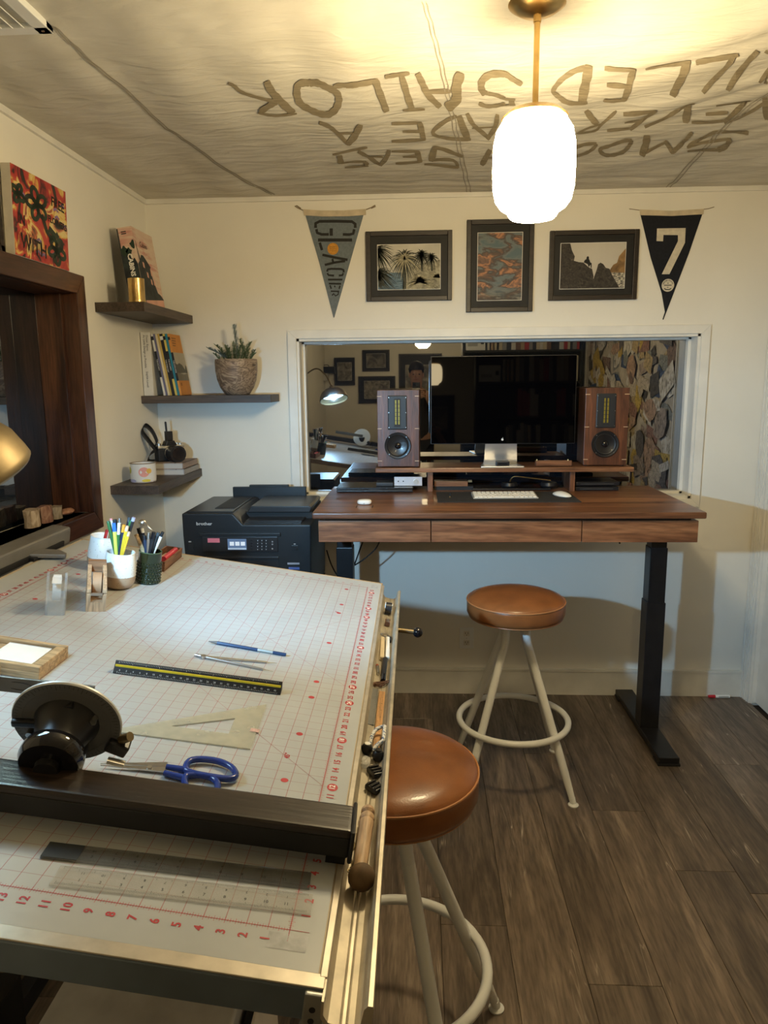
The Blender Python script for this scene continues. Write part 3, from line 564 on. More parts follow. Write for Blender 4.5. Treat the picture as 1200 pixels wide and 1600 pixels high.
o, pr, fr = framed(.368, 2.105, .308, .410, .17, .83, .14, .87, 'dark framed photo of orange sunset clouds, the upright middle print', CLOUD)
MB().poly([(fr[0], -.0118, fr[2]-.03), (fr[1], -.0118, fr[2]-.03), (fr[1], -.0118, fr[3]+.03), (fr[0], -.0118, fr[3]+.03)]).build('glass', GLZ, o, I4)
o, pr, fr = framed(.795, 2.101, .402, .308, .13, .86, .18, .83, 'dark framed photo of a figure on sea rocks, right of the three', noise_ramp('hazy_sky_print', [(.3, (.56, .52, .44)), (.7, (.66, .62, .54))], 5, 3, .2))
ROCK = noise_ramp('rock_print', [(.3, (.012, .011, .010)), (.62, (.06, .05, .04)), (.8, (.16, .13, .10))], 70, 7, 1.2)
zz = lambda pts: [((x-250)/710, (y-228)/477) for x, y in pts]
MB().poly(zz([(800, 540), (960, 540), (960, 705), (880, 705)]), pic(fr, -.0105)).build('water', noise_ramp('glitter_print', [(.42, (.10, .09, .08)), (.6, (.70, .64, .50))], 90, 5, .4, (1, 1, 3)), pr, I4)
MB().poly(zz([(790, 520), (830, 460), (870, 440), (890, 370), (960, 290), (960, 545), (800, 540)]), pic(fr, -.0106)).build('far_cliff', noise_ramp('lit_cliff_print', [(.3, (.10, .055, .02)), (.7, (.42, .24, .09))], 25, 5, .6), pr, I4)
MB().poly(zz([(560, 705), (620, 600), (650, 510), (665, 450), (690, 435), (720, 450), (750, 490), (790, 500), (830, 580), (870, 640), (910, 705)]), pic(fr, -.0107)).build('rock', ROCK, pr, I4)
MB().poly(zz([(250, 228), (350, 228), (370, 300), (405, 365), (395, 410), (450, 425), (500, 430), (560, 480), (600, 500), (620, 580), (610, 640), (560, 705), (250, 705)]), pic(fr, -.0108)).build('rock', ROCK, pr, I4)
MB().poly(zz([(505, 430), (515, 405), (533, 395), (535, 375), (548, 363), (560, 375), (560, 395), (570, 410), (575, 430), (592, 437), (594, 490), (585, 488), (580, 455), (560, 480), (550, 450), (530, 440)]), pic(fr, -.0110)).build('figure', INK, pr, I4)
MB().poly([(fr[0], -.0118, fr[2]-.03), (fr[1], -.0118, fr[2]-.03), (fr[1], -.0118, fr[3]+.03), (fr[0], -.0118, fr[3]+.03)]).build('glass', GLZ, o, I4)
# ================================================================== floating shelves and what stands on them
def shelf(label, x0, x1, y0, y1, z0, z1, m): return tag(MB().box(x0, x1, y0, y1, z0, z1).build('floating_shelf', m, None, I4, bevel=.0012), label, 'shelf', 'dark floating shelves in the corner')
shelf('dark wood floating shelf, topmost, carrying the cabins book', XL, -1.09, -.625, 0, 1.868, 1.905, DARKW)
shelf('dark wood floating shelf, middle, carrying the book row and planter', XL, -.685, -.205, 0, 1.495, 1.530, DARKWX)
shelf('dark wood floating shelf, lowest, carrying the camera and mug', XL, -1.085, -.612, 0, 1.132, 1.169, DARKW)
# cabins book: spine to the room, cover towards the right, leaning on the wall
BK = TR(-1.172, -.35, 1.909) @ RYm(-.13)      # leans a little to the left wall
o = thing('cabins_book', 'thick pink and black cabins book standing on the top shelf', 'book', BK); bw, bd, bh = .062, .235, .312
NIGHT = noise_ramp('night_print', [(.35, (.008, .010, .014)), (.7, (.03, .045, .045))], 25, 5, .5); PINK = noise_ramp('pink_sky_print', [(.35, (.55, .26, .21)), (.5, (.66, .52, .40)), (.65, (.62, .44, .34))], 5, 3, .6, (1, 1, 6))
MB().box(-bw/2, bw/2, -bd/2, bd/2, 0, bh).build('cover', PINK, o, bevel=.002)
MB().box(-bw/2+.003, bw/2-.003, -bd/2+.004, bd/2+.001, bh-.002, bh+.0006).build('page_block', PAPER, o)
MB().box(-bw/2-.0008, -bw/2+.004, -bd/2-.001, bd/2, 0, bh-.004).build('back_cover', NIGHT, o)
fs_ = lambda x, z: Vector((-bw/2+x*bw, -bd/2-.0012, z*bh)); fc_ = lambda y, z: Vector((bw/2+.0012, -bd/2+y*bd, z*bh))
m_ = MB(); m_.poly([(0, .0), (1, 0), (1, .52), (.85, .60), (.7, .58), (.5, .68), (.3, .66), (.15, .70), (0, .66)], fs_); m_.build('spine_print', NIGHT, o)
m_ = MB(); m_.poly([(0, 0), (.92, 0), (1, .13), (.88, .18), (.75, .20), (.62, .36), (.55, .50), (.60, .54), (.32, .66), (.22, .66), (.12, .58), (0, .52)], fc_); m_.strip([(.13, .55), (.08, .70), (.05, .82)], [.05, .03, .01], lambda y, z: fc_(y, z)+Vector((.0003, 0, 0)))
m_.build('cover_print', NIGHT, o)
m_ = MB()
for a, b in (((.05, .04), (.98, .14)),): m_.poly([(.05, .02), (.98, .02), (.98, .12), (.05, .05)], lambda y, z: fc_(y, z)+Vector((.0003, 0, 0)))
for y, z in ((.22, .50), (.34, .38), (.55, .42), (.62, .30), (.48, .30)): m_.poly([(y, z), (y+.07, z-.01), (y+.07, z+.06), (y, z+.07)], lambda a, b: fc_(a, b)+Vector((.0004, 0, 0)))
m_.build('lit_windows_print', mat('pink_window_print', (.66, .36, .27), .6), o)
m_ = MB()
for cx_, cz_, r_ in ((.25, .70, .26), (.55, .685, .2), (.92, .77, .22)): m_.poly([(cx_+r_*math.cos(q)*(1+.2*math.sin(5*q)), cz_+r_*.22*math.sin(q)*(1+.25*math.cos(4*q))) for q in [2*PI*i/18 for i in range(18)]], lambda x, z: fs_(min(1, max(0, x)), z)-Vector((0, .0004, 0)))
m_.build('tree_print', mat('tree_print', (.02, .04, .025), .8), o)
wt = mat('white_print', (.80, .78, .72), .7)
text_mesh('CABINS', .0265, facing(fs_(.55, .515)+Vector((0, -.0006, 0)), (0, 0, -1), (1, 0, 0)), bold=.001).build('spine_title', wt, o, frame=BK)
text_mesh('Cabins', .030, facing(fc_(.42, .80)+Vector((.0005, 0, 0)), (0, 1, 0), (0, 0, 1))).build('cover_title', INK, o, frame=BK)
m_ = MB()
for dz in (.94, .915): m_.strip([(.25, dz), (.6, dz)], .012, lambda x, z: fs_(x, z)-Vector((0, .0006, 0)))
m_.build('spine_mark', INK, o)
o = thing('brass_cup', 'polished brass cylinder cup in front of the cabins book', 'cup', (-1.135, -.575, 1.905))
MB().lathe([(.0, 0), (.0315, 0), (.032, .002), (.032, .094), (.0300, .094), (.0300, .004), (0, .004)], 32).build('cup_wall', BRASS, o, smooth=.6)
MB().lathe([(.0323, .004), (.0335, .004), (.0335, .010), (.0323, .010)], 32, ring=True).build('base_band', BRASS, o, smooth=.6)
# books on the middle shelf
def book(name, label, x, t, h, d, cm, lean=0., y=-.175, z=1.530, spine=None, title=None, tcol=None, ts=.012, group='books on the middle shelf', rows=None):
    F = TR(x, y, z) @ RYm(lean); o = thing(name, label, 'book', F, group)
    MB().box(0, t, 0, d, 0, h).build('cover', cm, o, bevel=min(.0015, t*.2))
    MB().box(t*.12, t*.88, .003, d+.0006, h-.002, h+.0005).build('page_block', PAPER, o)
    for zz0, zz1, mm in (rows or []): MB().box(t*.02, t*.98, -.0008, .001, h*zz0, h*zz1).build('spine_band', mm, o)
    if title:
        for k, (s_, zc, xc) in enumerate(title): text_mesh(s_, ts, facing((t*xc, -.0012, h*zc), (0, 0, -1), (1, 0, 0))).build('spine_title', tcol or INK, o, frame=F)
    return o, F
MW = mat('book_white', (.70, .67, .60), .7, var=.04); MBK = mat('book_black', (.016, .016, .018), .6); MYE = mat('book_yellow', (.66, .52, .12), .6); MOC = mat('book_ochre', (.52, .36, .09), .6); MCR = mat('book_cream', (.68, .58, .36), .6); MLI = mat('book_lilac', (.14, .14, .24), .6); MTE = mat('book_teal', (.02, .20, .29), .6); MOR = mat('book_orange', (.60, .25, .05), .65, var=.06)
book('design_book', 'thick white design book with black spine lettering, leftmost in the row', -1.285, .046, .288, .16, MW, title=[('Dieter Rams:', .83, .66), ('As Little Design as Possible', .70, .36), ('Sophie Lovell', .26, .45)], ts=.0135)
xx = -1.2365; LN = .0; ln = -.155
def thin(label, t, cm, rows, title=None, h=.283):
    global xx
    r = book('slim_book', label, xx, t, h, .15, cm, ln, rows=rows, title=title, tcol=wt, ts=.0085); xx += t*1.03; return r
xx = -1.193
thin('slim white and black spined book beside the thick white one', .010, MW, [(.30, .72, MBK), (.90, .96, MBK)], [('THE ESCAPIST', .5, .5)])
thin('slim lilac spined book, third in the row', .0095, MLI, [])
thin('slim cream spined book, fourth in the row', .010, MCR, [])
thin('slim ochre spined book, fifth in the row', .0095, MOC, [])
thin('slim black spined book with small white lettering', .014, MBK, [(.90, .96, wt)], [('THE FORECAST', .48, .4)])
thin('slim yellow and black spined book next to the teal one', .0105, MYE, [(.27, .72, MBK), (.90, .96, MBK)], [('THE ESCAPIST', .5, .5)])
thin('slim teal spined book, second from the right of the row', .011, MTE, [])
o, F = thin('orange magazine with a grey landscape photo on its cover, at the right of the row', .010, MOR, [(.24, .70, MBK), (.90, .95, MBK)], [('THE EXPLORER', .47, .5)])
cv = lambda y, z: Vector((.0104, y*.15, z*.283))
MB().poly([(0, .24), (1, .24), (1, .70), (0, .70)], cv).build('cover_photo', noise_ramp('hazy_photo', [(.3, (.40, .36, .27)), (.7, (.48, .43, .33))], 8, 2, .2), o)
m_ = MB(); c2 = lambda y, z: cv(y, z)+Vector((.0003, 0, 0)); m_.poly([(0, .24), (1, .24), (1, .36), (.6, .34), (0, .38)], c2).build('cover_field', mat('field_print', (.22, .20, .15), .7), o)
m_ = MB(); c3 = lambda y, z: cv(y, z)+Vector((.0005, 0, 0)); m_.poly([(0, .37), (.25, .36), (.7, .37), (1, .36), (1, .48), (.92, .50), (.8, .42), (.6, .50), (.35, .53), (.15, .50), (0, .52)], c3).build('cover_hills', mat('hill_print', (.12, .115, .09), .7), o)
m_ = MB()
for k in range(4): m_.strip([(.1, .93-.04*k), (.1+.42-.05*k, .93-.04*k)], .02, lambda y, z: cv(y, z)+Vector((.0004, 0, 0)))
m_.strip([(.12, .18), (.22, .18)], .05, lambda y, z: cv(y, z)+Vector((.0004, 0, 0))); m_.build('cover_lettering', mat('brown_print', (.28, .12, .03), .7), o)
# planter
o = thing('potted_plant', 'round carved wooden planter with a small green succulent on the middle shelf', 'plant', (-.860, -.115, 1.530))
POTW = noise_ramp('swirled_wood', [(.30, (.07, .045, .03)), (.40, (.34, .25, .17)), (.47, (.12, .08, .055)), (.53, (.40, .30, .21)), (.60, (.13, .085, .06)), (.70, (.44, .34, .24))], 7, 5, 2.4, (1, 1, 2.2), .5)
MB().lathe([(0, 0), (.050, 0), (.058, .004), (.078, .034), (.091, .070), (.0975, .110), (.0985, .150), (.0965, .164), (.0885, .164), (.088, .15), (0, .15)], 40).build('pot', POTW, o, smooth=.8)
MB().lathe([(.087, .150), (0, .153)], 24).build('soil', mat('soil', (.03, .02, .014), .95, bump=.6), o)
LEAF = mat('succulent_leaf', (.10, .15, .075), .6, var=.35, vs=40); LEAFB = mat('succulent_tip', (.16, .21, .20), .6, var=.3, vs=50)
random.seed(21)
stems = [((.01, .0), (.0, -.01), .165), ((.05, 0), (.025, -.005), .10), ((-.02, 0), (-.120, -.03), .062), ((-.03, .01), (-.085, -.02), .075), ((.03, .0), (.075, -.02), .085), ((.0, .02), (.02, .02), .075), ((-.03, -.02), (-.035, -.03), .07), ((.03, -.03), (.05, -.04), .065), ((-.05, .0), (-.075, 0), .05), ((.06, .01), (.085, .01), .05), ((-.04, .03), (-.05, .04), .06), ((.04, .04), (.05, .05), .06), ((-.01, -.04), (-.02, -.055), .06), ((.02, -.05), (.03, -.06), .05), ((-.065, -.02), (-.09, -.03), .035), ((.065, -.02), (.095, -.03), .035), ((-.02, .05), (-.02, .06), .06), ((0, -.02), (.0, -.03), .085)]
for (a, b), (c_, d_), hgt in stems:
    P0 = Vector((a, b, .15)); P1 = Vector((a*.6+c_*.4, b*.6+d_*.4, .15+hgt*.6)); P2 = Vector((c_, d_, .15+hgt)); m = MB()
    n_ = max(8, int((hgt+abs(c_-a))*150)); pts = [P0*(1-t)**2+P1*2*t*(1-t)+P2*t*t for t in [i/n_ for i in range(n_+1)]]
    m.tube(pts, .0017, 5)
    for i, q in enumerate(pts[2:]):
        for k in range(4):
            az = i*1.9+k*PI/2; L = random.uniform(.012, .021); dv = Vector((math.cos(az), math.sin(az), .75)).normalized(); sd = dv.cross(Vector((0, 0, 1))).normalized()*.0032
            m.add([q, q+dv*L*.5+sd, q+dv*L, q+dv*L*.5-sd, q+dv*L*.5+Vector((0, 0, .0018))], [(0, 1, 4), (1, 2, 4), (2, 3, 4), (3, 0, 4), (0, 3, 2, 1)])
    m.build('stem', LEAFB if hgt > .1 or c_ < -.1 else LEAF, o)
# lowest shelf
o = thing('ceramic_mug', 'white mug with yellow and pink blobs on the lowest shelf', 'mug', (-1.190, -.495, 1.169))
MB().lathe([(0, 0), (.046, 0), (.0525, .004), (.0535, .020), (.0535, .084), (.0505, .084), (.0495, .012), (0, .010)], 36).build('body', mat('mug_glaze', (.72, .69, .64), .3, var=.04), o, smooth=.8)
MB().lathe([(.044, -.0), (.0475, .0), (.0530, .006), (.0520, .009)], 36, cap=False).build('bare_foot', mat('brown_clay', (.22, .10, .06), .7), o)
MB().lathe([(.0538, .0815), (.0542, .0845), (.0500, .0850), (.0498, .0815)], 36, cap=False).build('rim', mat('brown_rim', (.25, .18, .11), .35), o, smooth=.8)
def blob(a0, z0, ra, rz, mt, nm='painted_blob', n=20, sq=1.):
    pts = []
    for i in range(n): q = 2*PI*i/n; a = a0+ra*math.copysign(abs(math.cos(q))**sq, math.cos(q)); pts.append((.0541*math.cos(a), .0541*math.sin(a), z0+rz*math.copysign(abs(math.sin(q))**sq, math.sin(q))))
    c_ = (.0545*math.cos(a0), .0545*math.sin(a0), z0); MB().add(pts+[c_], [(i, (i+1) % n, n) for i in range(n)]).build(nm, mt, o)
blob(-2.55, .055, .26, .015, mat('chartreuse', (.50, .46, .03), .5)); blob(-1.15, .048, .42, .021, mat('salmon', (.68, .30, .25), .5)); blob(-.75, .052, .22, .011, mat('marigold', (.70, .42, .08), .5)); blob(-2.2, .011, .4, .007, mat('lavender', (.42, .40, .55), .5)); blob(-1.0, .012, .35, .006, mat('lemon', (.68, .55, .06), .5))
def cloth_book(label, z, h, x0, x1, y0, y1, cm):
    o = thing('hardback_book', label, 'book', (x0, y0, z), 'grey hardbacks lying on the lowest shelf'); w, d = x1-x0, y1-y0
    m = MB(); m.box(0, w, 0, d, 0, .003); m.box(0, w, 0, d, h-.003, h); m.box(w-.004, w, 0, d, 0, h); m.build('cover', cm, o, bevel=.001)
    MB().box(.001, w-.004, .003, d-.003, .003, h-.003).build('page_block', mat('grey_pages', (.55, .53, .50), .8, var=.06, vs=4), o)
    MB().box(w*.78, w*.80, -.0006, d*.5, h-.0025, h+.0006).build('hinge_groove', mat('groove', (.09, .07, .06), .9), o)
cloth_book('light grey hardback lying on the lowest shelf, under the other one', 1.169, .027, XL+.02, -1.088, -.262, -.035, mat('grey_cloth', (.36, .34, .33), .8, var=.1, vs=80))
cloth_book('brownish hardback lying on top of the grey one, under the camera', 1.196, .029, XL+.018, -1.092, -.262, -.045, mat('taupe_cloth', (.33, .25, .21), .8, var=.1, vs=80))
CF = TR(-1.185, -.165, 1.2255) @ RZ(.75)
CF = CF @ Matrix.Scale(1.14, 4)
o = thing('camera', 'black and silver camera with lens and strap on the stacked grey books', 'camera', CF)
LEATH = mat('camera_leatherette', (.010, .010, .011), .6, bump=.4, bs=400); CHROME = mat('chrome_satin', (.60, .58, .54), .3, 1., var=.08)
MB().box(-.058, .058, -.022, .022, 0, .052).build('body', LEATH, o, bevel=.006)
MB().box(-.057, .057, -.021, .021, .052, .064).build('top_plate', CHROME, o, bevel=.003)
MB().prism([(-.026, .062), (.026, .062), (.016, .084), (-.016, .084)], -.02, .018, Matrix(((1, 0, 0, 0), (0, 0, 1, 0), (0, 1, 0, 0), (0, 0, 0, 1)))).build('viewfinder_hump', BLACK, o, bevel=.003)
for x, r, h in ((-.044, .009, .010), (.034, .008, .009), (.048, .007, .007)): MB().cyl((x, 0, .064), (x, 0, .064+h), r).build('dial', CHROME, o, smooth=.6)
lb = MB().cyl((0, -.021, .033), (0, -.058, .033), .031, .031, 28).cyl((0, -.058, .033), (0, -.085, .033), .0335, .0335, 28).build('lens_barrel', BLACK, o, smooth=.6)
MB().lathe([(.031, 0), (.0325, .003), (.031, .006)], 28, TR(0, -.022, .033) @ RXm(PI/2), cap=False).build('lens_ring', CHROME, lb, CF, smooth=.6)
MB().cyl((0, -.0855, .033), (0, -.0845, .033), .026, n=24).build('front_glass', GLOSS, lb, CF)
MB().box(-.013, .013, -.012, .012, .084, .122).build('flash_trigger', BLACK, o, bevel=.002)
MB().cyl((-.008, 0, .12), (-.010, 0, .158), .0042).ball((-.010, 0, .158), .0042).build('antenna', BLACK, o, smooth=.8)
st = smoothpts([(-.060, 0, .05), (-.085, .0, .085), (-.105, .015, .125), (-.085, .03, .15), (-.06, .02, .125), (-.045, .012, .08), (-.05, .02, .068)], 5); m = MB(); hw = Vector((.008, .009, .007)); vs = []
for q in st: vs += [q-hw, q+hw]
m.add(vs, [(2*i, 2*i+2, 2*i+3, 2*i+1) for i in range(len(st)-1)]); m.build('strap', BLACKM, o, smooth=1.).modifiers.new('s', 'SOLIDIFY').thickness = .002
st = smoothpts([(-.058, -.005, .048), (-.085, -.01, .035), (-.098, -.012, .008), (-.075, -.015, .004)], 5); vs = []
for q in st: vs += [q-hw, q+hw]
MB().add(vs, [(2*i, 2*i+2, 2*i+3, 2*i+1) for i in range(len(st)-1)]).build('strap_end', BLACKM, o, smooth=1.).modifiers.new('s', 'SOLIDIFY').thickness = .002
# ================================================================== on the wooden window
ART, t_, b_ = base('dripped_paint'); L_ = t_.links
tc = nd(t_, 'ShaderNodeTexCoord'); n1 = nd(t_, 'ShaderNodeTexNoise'); n1.inputs['Scale'].default_value = 10; n1.inputs['Detail'].default_value = 9; n1.inputs['Distortion'].default_value = 1.1
r1 = ramp(t_, [(.30, (.015, .03, .018)), (.40, (.03, .012, .012)), (.445, (.36, .025, .025)), (.51, (.46, .05, .035)), (.55, (.64, .42, .10)), (.60, (.70, .58, .26)), (.64, (.50, .13, .05)), (.70, (.03, .03, .03))])
L_.new(tc.outputs['Object'], n1.inputs['Vector']); L_.new(n1.outputs[0], r1.inputs[0]); L_.new(r1.outputs[0], b_.inputs['Base Color']); b_.inputs['Roughness'].default_value = .4
PF = TR(XL+.004, -1.245, 1.985) @ RYm(.035)
o = thing('painting', 'abstract red and yellow painting with black flowers standing on the window head', 'painting', PF)
pw, ph, pt = .352, .268, .030
MB().box(0, pt, 0, pw, 0, ph).build('stretched_canvas', mat('canvas_edge', (.62, .56, .45), .8, var=.08), o, bevel=.002)
MB().box(pt, pt+.0008, .001, pw, .001, ph).build('painted_face', ART, o)
pf = lambda x, y: Vector((pt+.0016, min(.995, max(.005, x))*pw, ph*(1-min(.995, max(.005, y)))))
DK = noise_ramp('black_green_paint', [(.35, (.008, .009, .008)), (.65, (.018, .045, .022))], 30, 4, .6, (1, 1, 1), .4)
m_ = MB()
def petals(cx, cy, R, n, a0=0., w=.05):
    for k in range(n):
        a = a0+2*PI*k/n; ux, uy = math.cos(a), math.sin(a)
        loop = [(cx+ux*R*(.55+.45*math.cos(q))-uy*R*.30*math.sin(q), cy+uy*R*(.55+.45*math.cos(q))+ux*R*.30*math.sin(q)) for q in [2*PI*i/14 for i in range(14)]]
        m_.strip(loop, w, pf, closed=True)
petals(.42, .33, .19, 5, -.6, .055); petals(.10, .30, .11, 4, .5, .05); petals(.76, .79, .17, 5, .3, .055)
m_.strip([(.50, .42), (.58, .60), (.70, .70)], .06, pf); m_.strip([(.62, .55), (.75, .62), (.80, .58)], .08, pf)
m_.build('flower_outline', DK, o)
for s_, x, y, sz in (('FREE', .82, .22, .044), ('FLOWERS', .80, .45, .030), ('IN', .13, .58, .045), ('WITH', .33, .84, .062)):
    text_mesh(s_, sz, facing(pf(x, y)+Vector((.0002, 0, 0)), (0, 1, -.08), (0, .08, 1)), bold=.001).build('painted_word', mat('black_paint', (.014, .010, .010), .5), o)
m_ = MB()
for k in range(16): xk = .05+.028*k; m_.strip([(xk, .70+.02*(k % 3)), (xk+.004, .93)], .006, pf)
m_.build('drip_lines', mat('black_paint', (.014, .010, .010), .5), o)
m_ = MB()
for i in range(9): x, y = random.random()*.9+.05, random.random()*.9+.05; m_.strip([(x, y), (x+.05, y-.03), (x+.09, y)], .03, lambda a, b: pf(a, b)-Vector((.0003, 0, 0)))
m_.build('violet_strokes', mat('violet_paint', (.22, .14, .28), .5), o)
o = thing('picture_frame', 'dark framed picture edge on the wooden window, left of the painting', 'picture', (XL+.003, -1.62, 1.985))
m_ = MB(); m_.box(0, .02, 0, .34, 0, .02); m_.box(0, .02, 0, .34, .25, .27); m_.box(0, .02, 0, .02, 0, .27); m_.box(0, .02, .32, .34, 0, .27); m_.build('frame', FRW, o, bevel=.002)
MB().box(.002, .010, .015, .325, .015, .255).build('print', noise_ramp('faded_print', [(.3, (.2, .18, .15)), (.7, (.5, .46, .4))], 12), o)
# petrified wood pieces on the sill
def stone(label, x, y, sx, sy, sz, seed, stops, flat=False):
    m, t, b = base('stone%d' % seed); r = random.Random(seed)
    MATS['stone%d' % seed] = m; L = t.links; tc = nd(t, 'ShaderNodeTexCoord'); mp = nd(t, 'ShaderNodeMapping'); mp.inputs['Scale'].default_value = (1, 1, .35)
    n = nd(t, 'ShaderNodeTexNoise'); n.inputs['Scale'].default_value = 60; n.inputs['Detail'].default_value = 7; n.inputs['Distortion'].default_value = 1.2; rr = ramp(t, stops)
    L.new(tc.outputs['Object'], mp.inputs[0]); L.new(mp.outputs[0], n.inputs['Vector']); L.new(n.outputs[0], rr.inputs[0]); L.new(rr.outputs[0], b.inputs['Base Color']); b.inputs['Roughness'].default_value = .45
    mb = MB(); nu, nv = 13, 7; vs = []; fs = []
    for j in range(nv+1):
        for i in range(nu):
            a = 2*PI*i/nu; h = j/nv; k = 1+.22*noise.noise((math.cos(a)*1.6+seed, math.sin(a)*1.6, h*1.2)); e = 1 if not flat else math.sqrt(max(.02, 1-(2*h-1)**2))
            vs.append((sx/2*k*e*math.cos(a), sy/2*k*e*math.sin(a), sz*h*(1+.12*noise.noise((math.cos(a)+seed*2, math.sin(a), 0)) if j == nv else 1)))
    for j in range(nv):
        for i in range(nu): fs.append((j*nu+i, j*nu+(i+1) % nu, (j+1)*nu+(i+1) % nu, (j+1)*nu+i))
    fs.append(tuple(range(nu-1, -1, -1))); fs.append(tuple(nv*nu+i for i in range(nu)))
    tag(mb.add(vs, fs).build('petrified_wood', m, None, TR(x, y, VZ0+.0005), smooth=.5), label, 'stone', 'petrified wood pieces on the sill')
stone('chunky tan and white petrified wood piece, nearest on the sill', XL-.062, -1.125, .050, .070, .060, 3, [(.3, (.24, .17, .11)), (.5, (.46, .36, .26)), (.7, (.60, .52, .42))])
stone('reddish striped petrified wood slice, second on the sill', XL-.058, -1.040, .040, .065, .058, 4, [(.3, (.10, .045, .035)), (.5, (.26, .13, .09)), (.7, (.42, .28, .20))])
stone('small grey-brown petrified wood piece, third on the sill', XL-.055, -.967, .040, .055, .044, 6, [(.3, (.14, .10, .07)), (.5, (.30, .24, .17)), (.7, (.44, .38, .30))])
stone('flat reddish petrified wood sliver at the far end of the sill', XL-.050, -.895, .045, .080, .026, 8, [(.3, (.20, .08, .05)), (.5, (.36, .17, .10)), (.7, (.45, .28, .18))], True)
# ================================================================== printer
PR = mat('printer_black', (.010, .011, .013), .42, var=.15, vs=30, bump=.1, bs=500); PRG = mat('printer_satin', (.022, .023, .026), .32, var=.1)
o = thing('office_printer', 'black multifunction printer left of the desk with a lit touchscreen', 'printer', TR(-.72, -.38, .68)); YF = -.60
XZ = lambda y0, y1: Matrix(((1, 0, 0, 0), (0, 0, -1, 0), (0, 1, 0, 0), (0, 0, 0, 1)))      # x, z outline pushed along -y
def xz(poly, y0, y1, m=None): m = m or MB(); return m.prism(poly, -y1, -y0, XZ(0, 0))
x0, x1 = -.998, -.455
xz([(x0+.01, .68), (x1-.008, .68), (x1, .99), (x1, 1.001), (-.742, 1.001), (-.783, 1.049), (x0, 1.049), (x0, .96)], YF, -.14).build('housing', PR, o, I4, bevel=.006)
MB().box(x0+.012, -.79, YF+.03, -.16, 1.048, 1.053).build('left_lid', PRG, o, I4, bevel=.002)
ad = xz([(-.752, 1.030), (-.478, 1.030), (-.470, 1.052), (-.482, 1.058), (-.735, 1.058)], -.47, -.17).build('feeder_cover', PRG, o, I4, bevel=.004)
MB().box(-.760, -.472, -.45, -.16, 1.000, 1.032).build('feeder_throat', BLACKM, o, I4)
for k in range(3): MB().box(-.74, -.50, -.58+.012*k, -.46, 1.001+.003*k, 1.0035+.003*k).build('output_step', PRG, o, I4, bevel=.001)
MB().box(-.885, -.80, -.50, -.22, 1.049, 1.0545).build('paper_slot', BLACKM, o, I4)
MB().box(-.90, -.545, -.135, -.115, 1.02, 1.094).build('rear_tray', PR, o, I4, bevel=.004)
MB().box(-.82, -.63, -.130, -.110, 1.09, 1.103).build('rear_tray_flap', PR, o, I4, bevel=.003)
def fx(px, py, d=0.): return PY(px, py, YF-d)
def fbox(nm, ax, ay, bx, by, m, d0, d1, par=None, bev=.001):
    a = fx(ax, ay); b = fx(bx, by); return MB().box(a.x, b.x, YF-d0, YF-d1, a.z, b.z).build(nm, m, par or o, I4, bevel=bev)
pl = fbox('control_panel', 316, 838, 435, 862, PRG, -.004, .006, None, .003)
fbox('panel_visor', 312, 832, 439, 838, PR, -.004, .010, None, .003)
sc = fbox('touchscreen', 356, 841.5, 386, 858.5, mat('lit_screen', (.02, .03, .05), .2, emit=(.18, .30, .52), es=.55), .005, .0072, pl, 0)
for i in range(3): fbox('screen_icon', 359.5+8.6*i, 846, 366.5+8.6*i, 852, mat('lit_icon', (.5, .55, .6), .4, emit=(.60, .70, .82), es=.7), .0072, .0078, sc, .0005)
fbox('screen_bar', 357, 855.5, 385.5, 858, mat('lit_bar', (.3, .4, .5), .4, emit=(.35, .48, .65), es=.6), .0072, .0076, sc, 0)
fbox('pink_sticker', 325, 840.5, 344, 847.3, mat('pink_sticker', (.72, .20, .26), .6), .006, .0068, pl, 0)
for r in range(4):
    for c_ in range(3): fbox('key', 401+6.6*c_, 842.3+4.6*r, 405.6+6.6*c_, 845.6+4.6*r, BLACK, .006, .0085, pl, .0008)
for r in range(4): fbox('key', 392, 842+4.4*r, 395.6, 845+4.4*r, BLACK, .006, .0085, pl, .0008)
m_ = MB()
for r in range(4):
    for c_ in range(3): q = fx(403.3+6.6*c_, 844+4.6*r); m_.box(q.x-.0018, q.x+.0018, YF-.0089, YF-.0086, q.z-.0016, q.z+.0016)
m_.build('key_print', mat('key_print', (.45, .47, .5), .5), pl, I4)
for y in (846, 850, 857): q = fx(426, y); MB().ball((q.x, YF-.006, q.z), .0035, (1, .5, 1), 10, 6).build('start_button', mat('grey_key', (.3, .31, .33), .4), pl, I4)
q = fx(319, 818.5); text_mesh('brother', .0185, facing((q.x, YF-.0008, q.z), (1, 0, 0), (0, 0, 1)), bold=.0004, sx=1.15).build('maker_name', mat('light_grey_print', (.55, .56, .57), .5), o, I4)
fbox('card_slot', 293, 846, 303, 860, BLACKM, -.002, .002); fbox('card_slot_light', 295, 845.5, 299, 847, mat('pale_print', (.5, .5, .5), .5), .001, .003, None, 0)
fbox('usb_cover', 456, 852, 465.5, 859, PRG, -.002, .004); fbox('usb_mark', 459, 849.5, 462, 850.5, mat('pale_print', (.5, .5, .5), .5), .0, .002, None, 0)
fbox('paper_bay', 320, 868, 437, 906, BLACKM, -.001, .002); fbox('paper_bay_lip', 322, 869, 436, 872, PRG, .0, .012)
for k, (y0_, y1_, cc) in enumerate(((879, 882, (.28, .30, .36)), (886, 890, (.06, .10, .30)), (892, 896, (.40, .44, .52)))): fbox('feature_sticker', 449+4*k*.5, y0_, 468, y1_, mat('sticker%d' % k, cc, .5), .0, .001, None, 0)
o = thing('printer_stand', 'plain dark stand beneath the black printer', 'stand', TR(-.72, -.38, 0))
MB().box(-.99, -.46, -.58, -.16, .655, .68).build('stand_top', DARKWX, o, I4, bevel=.002)
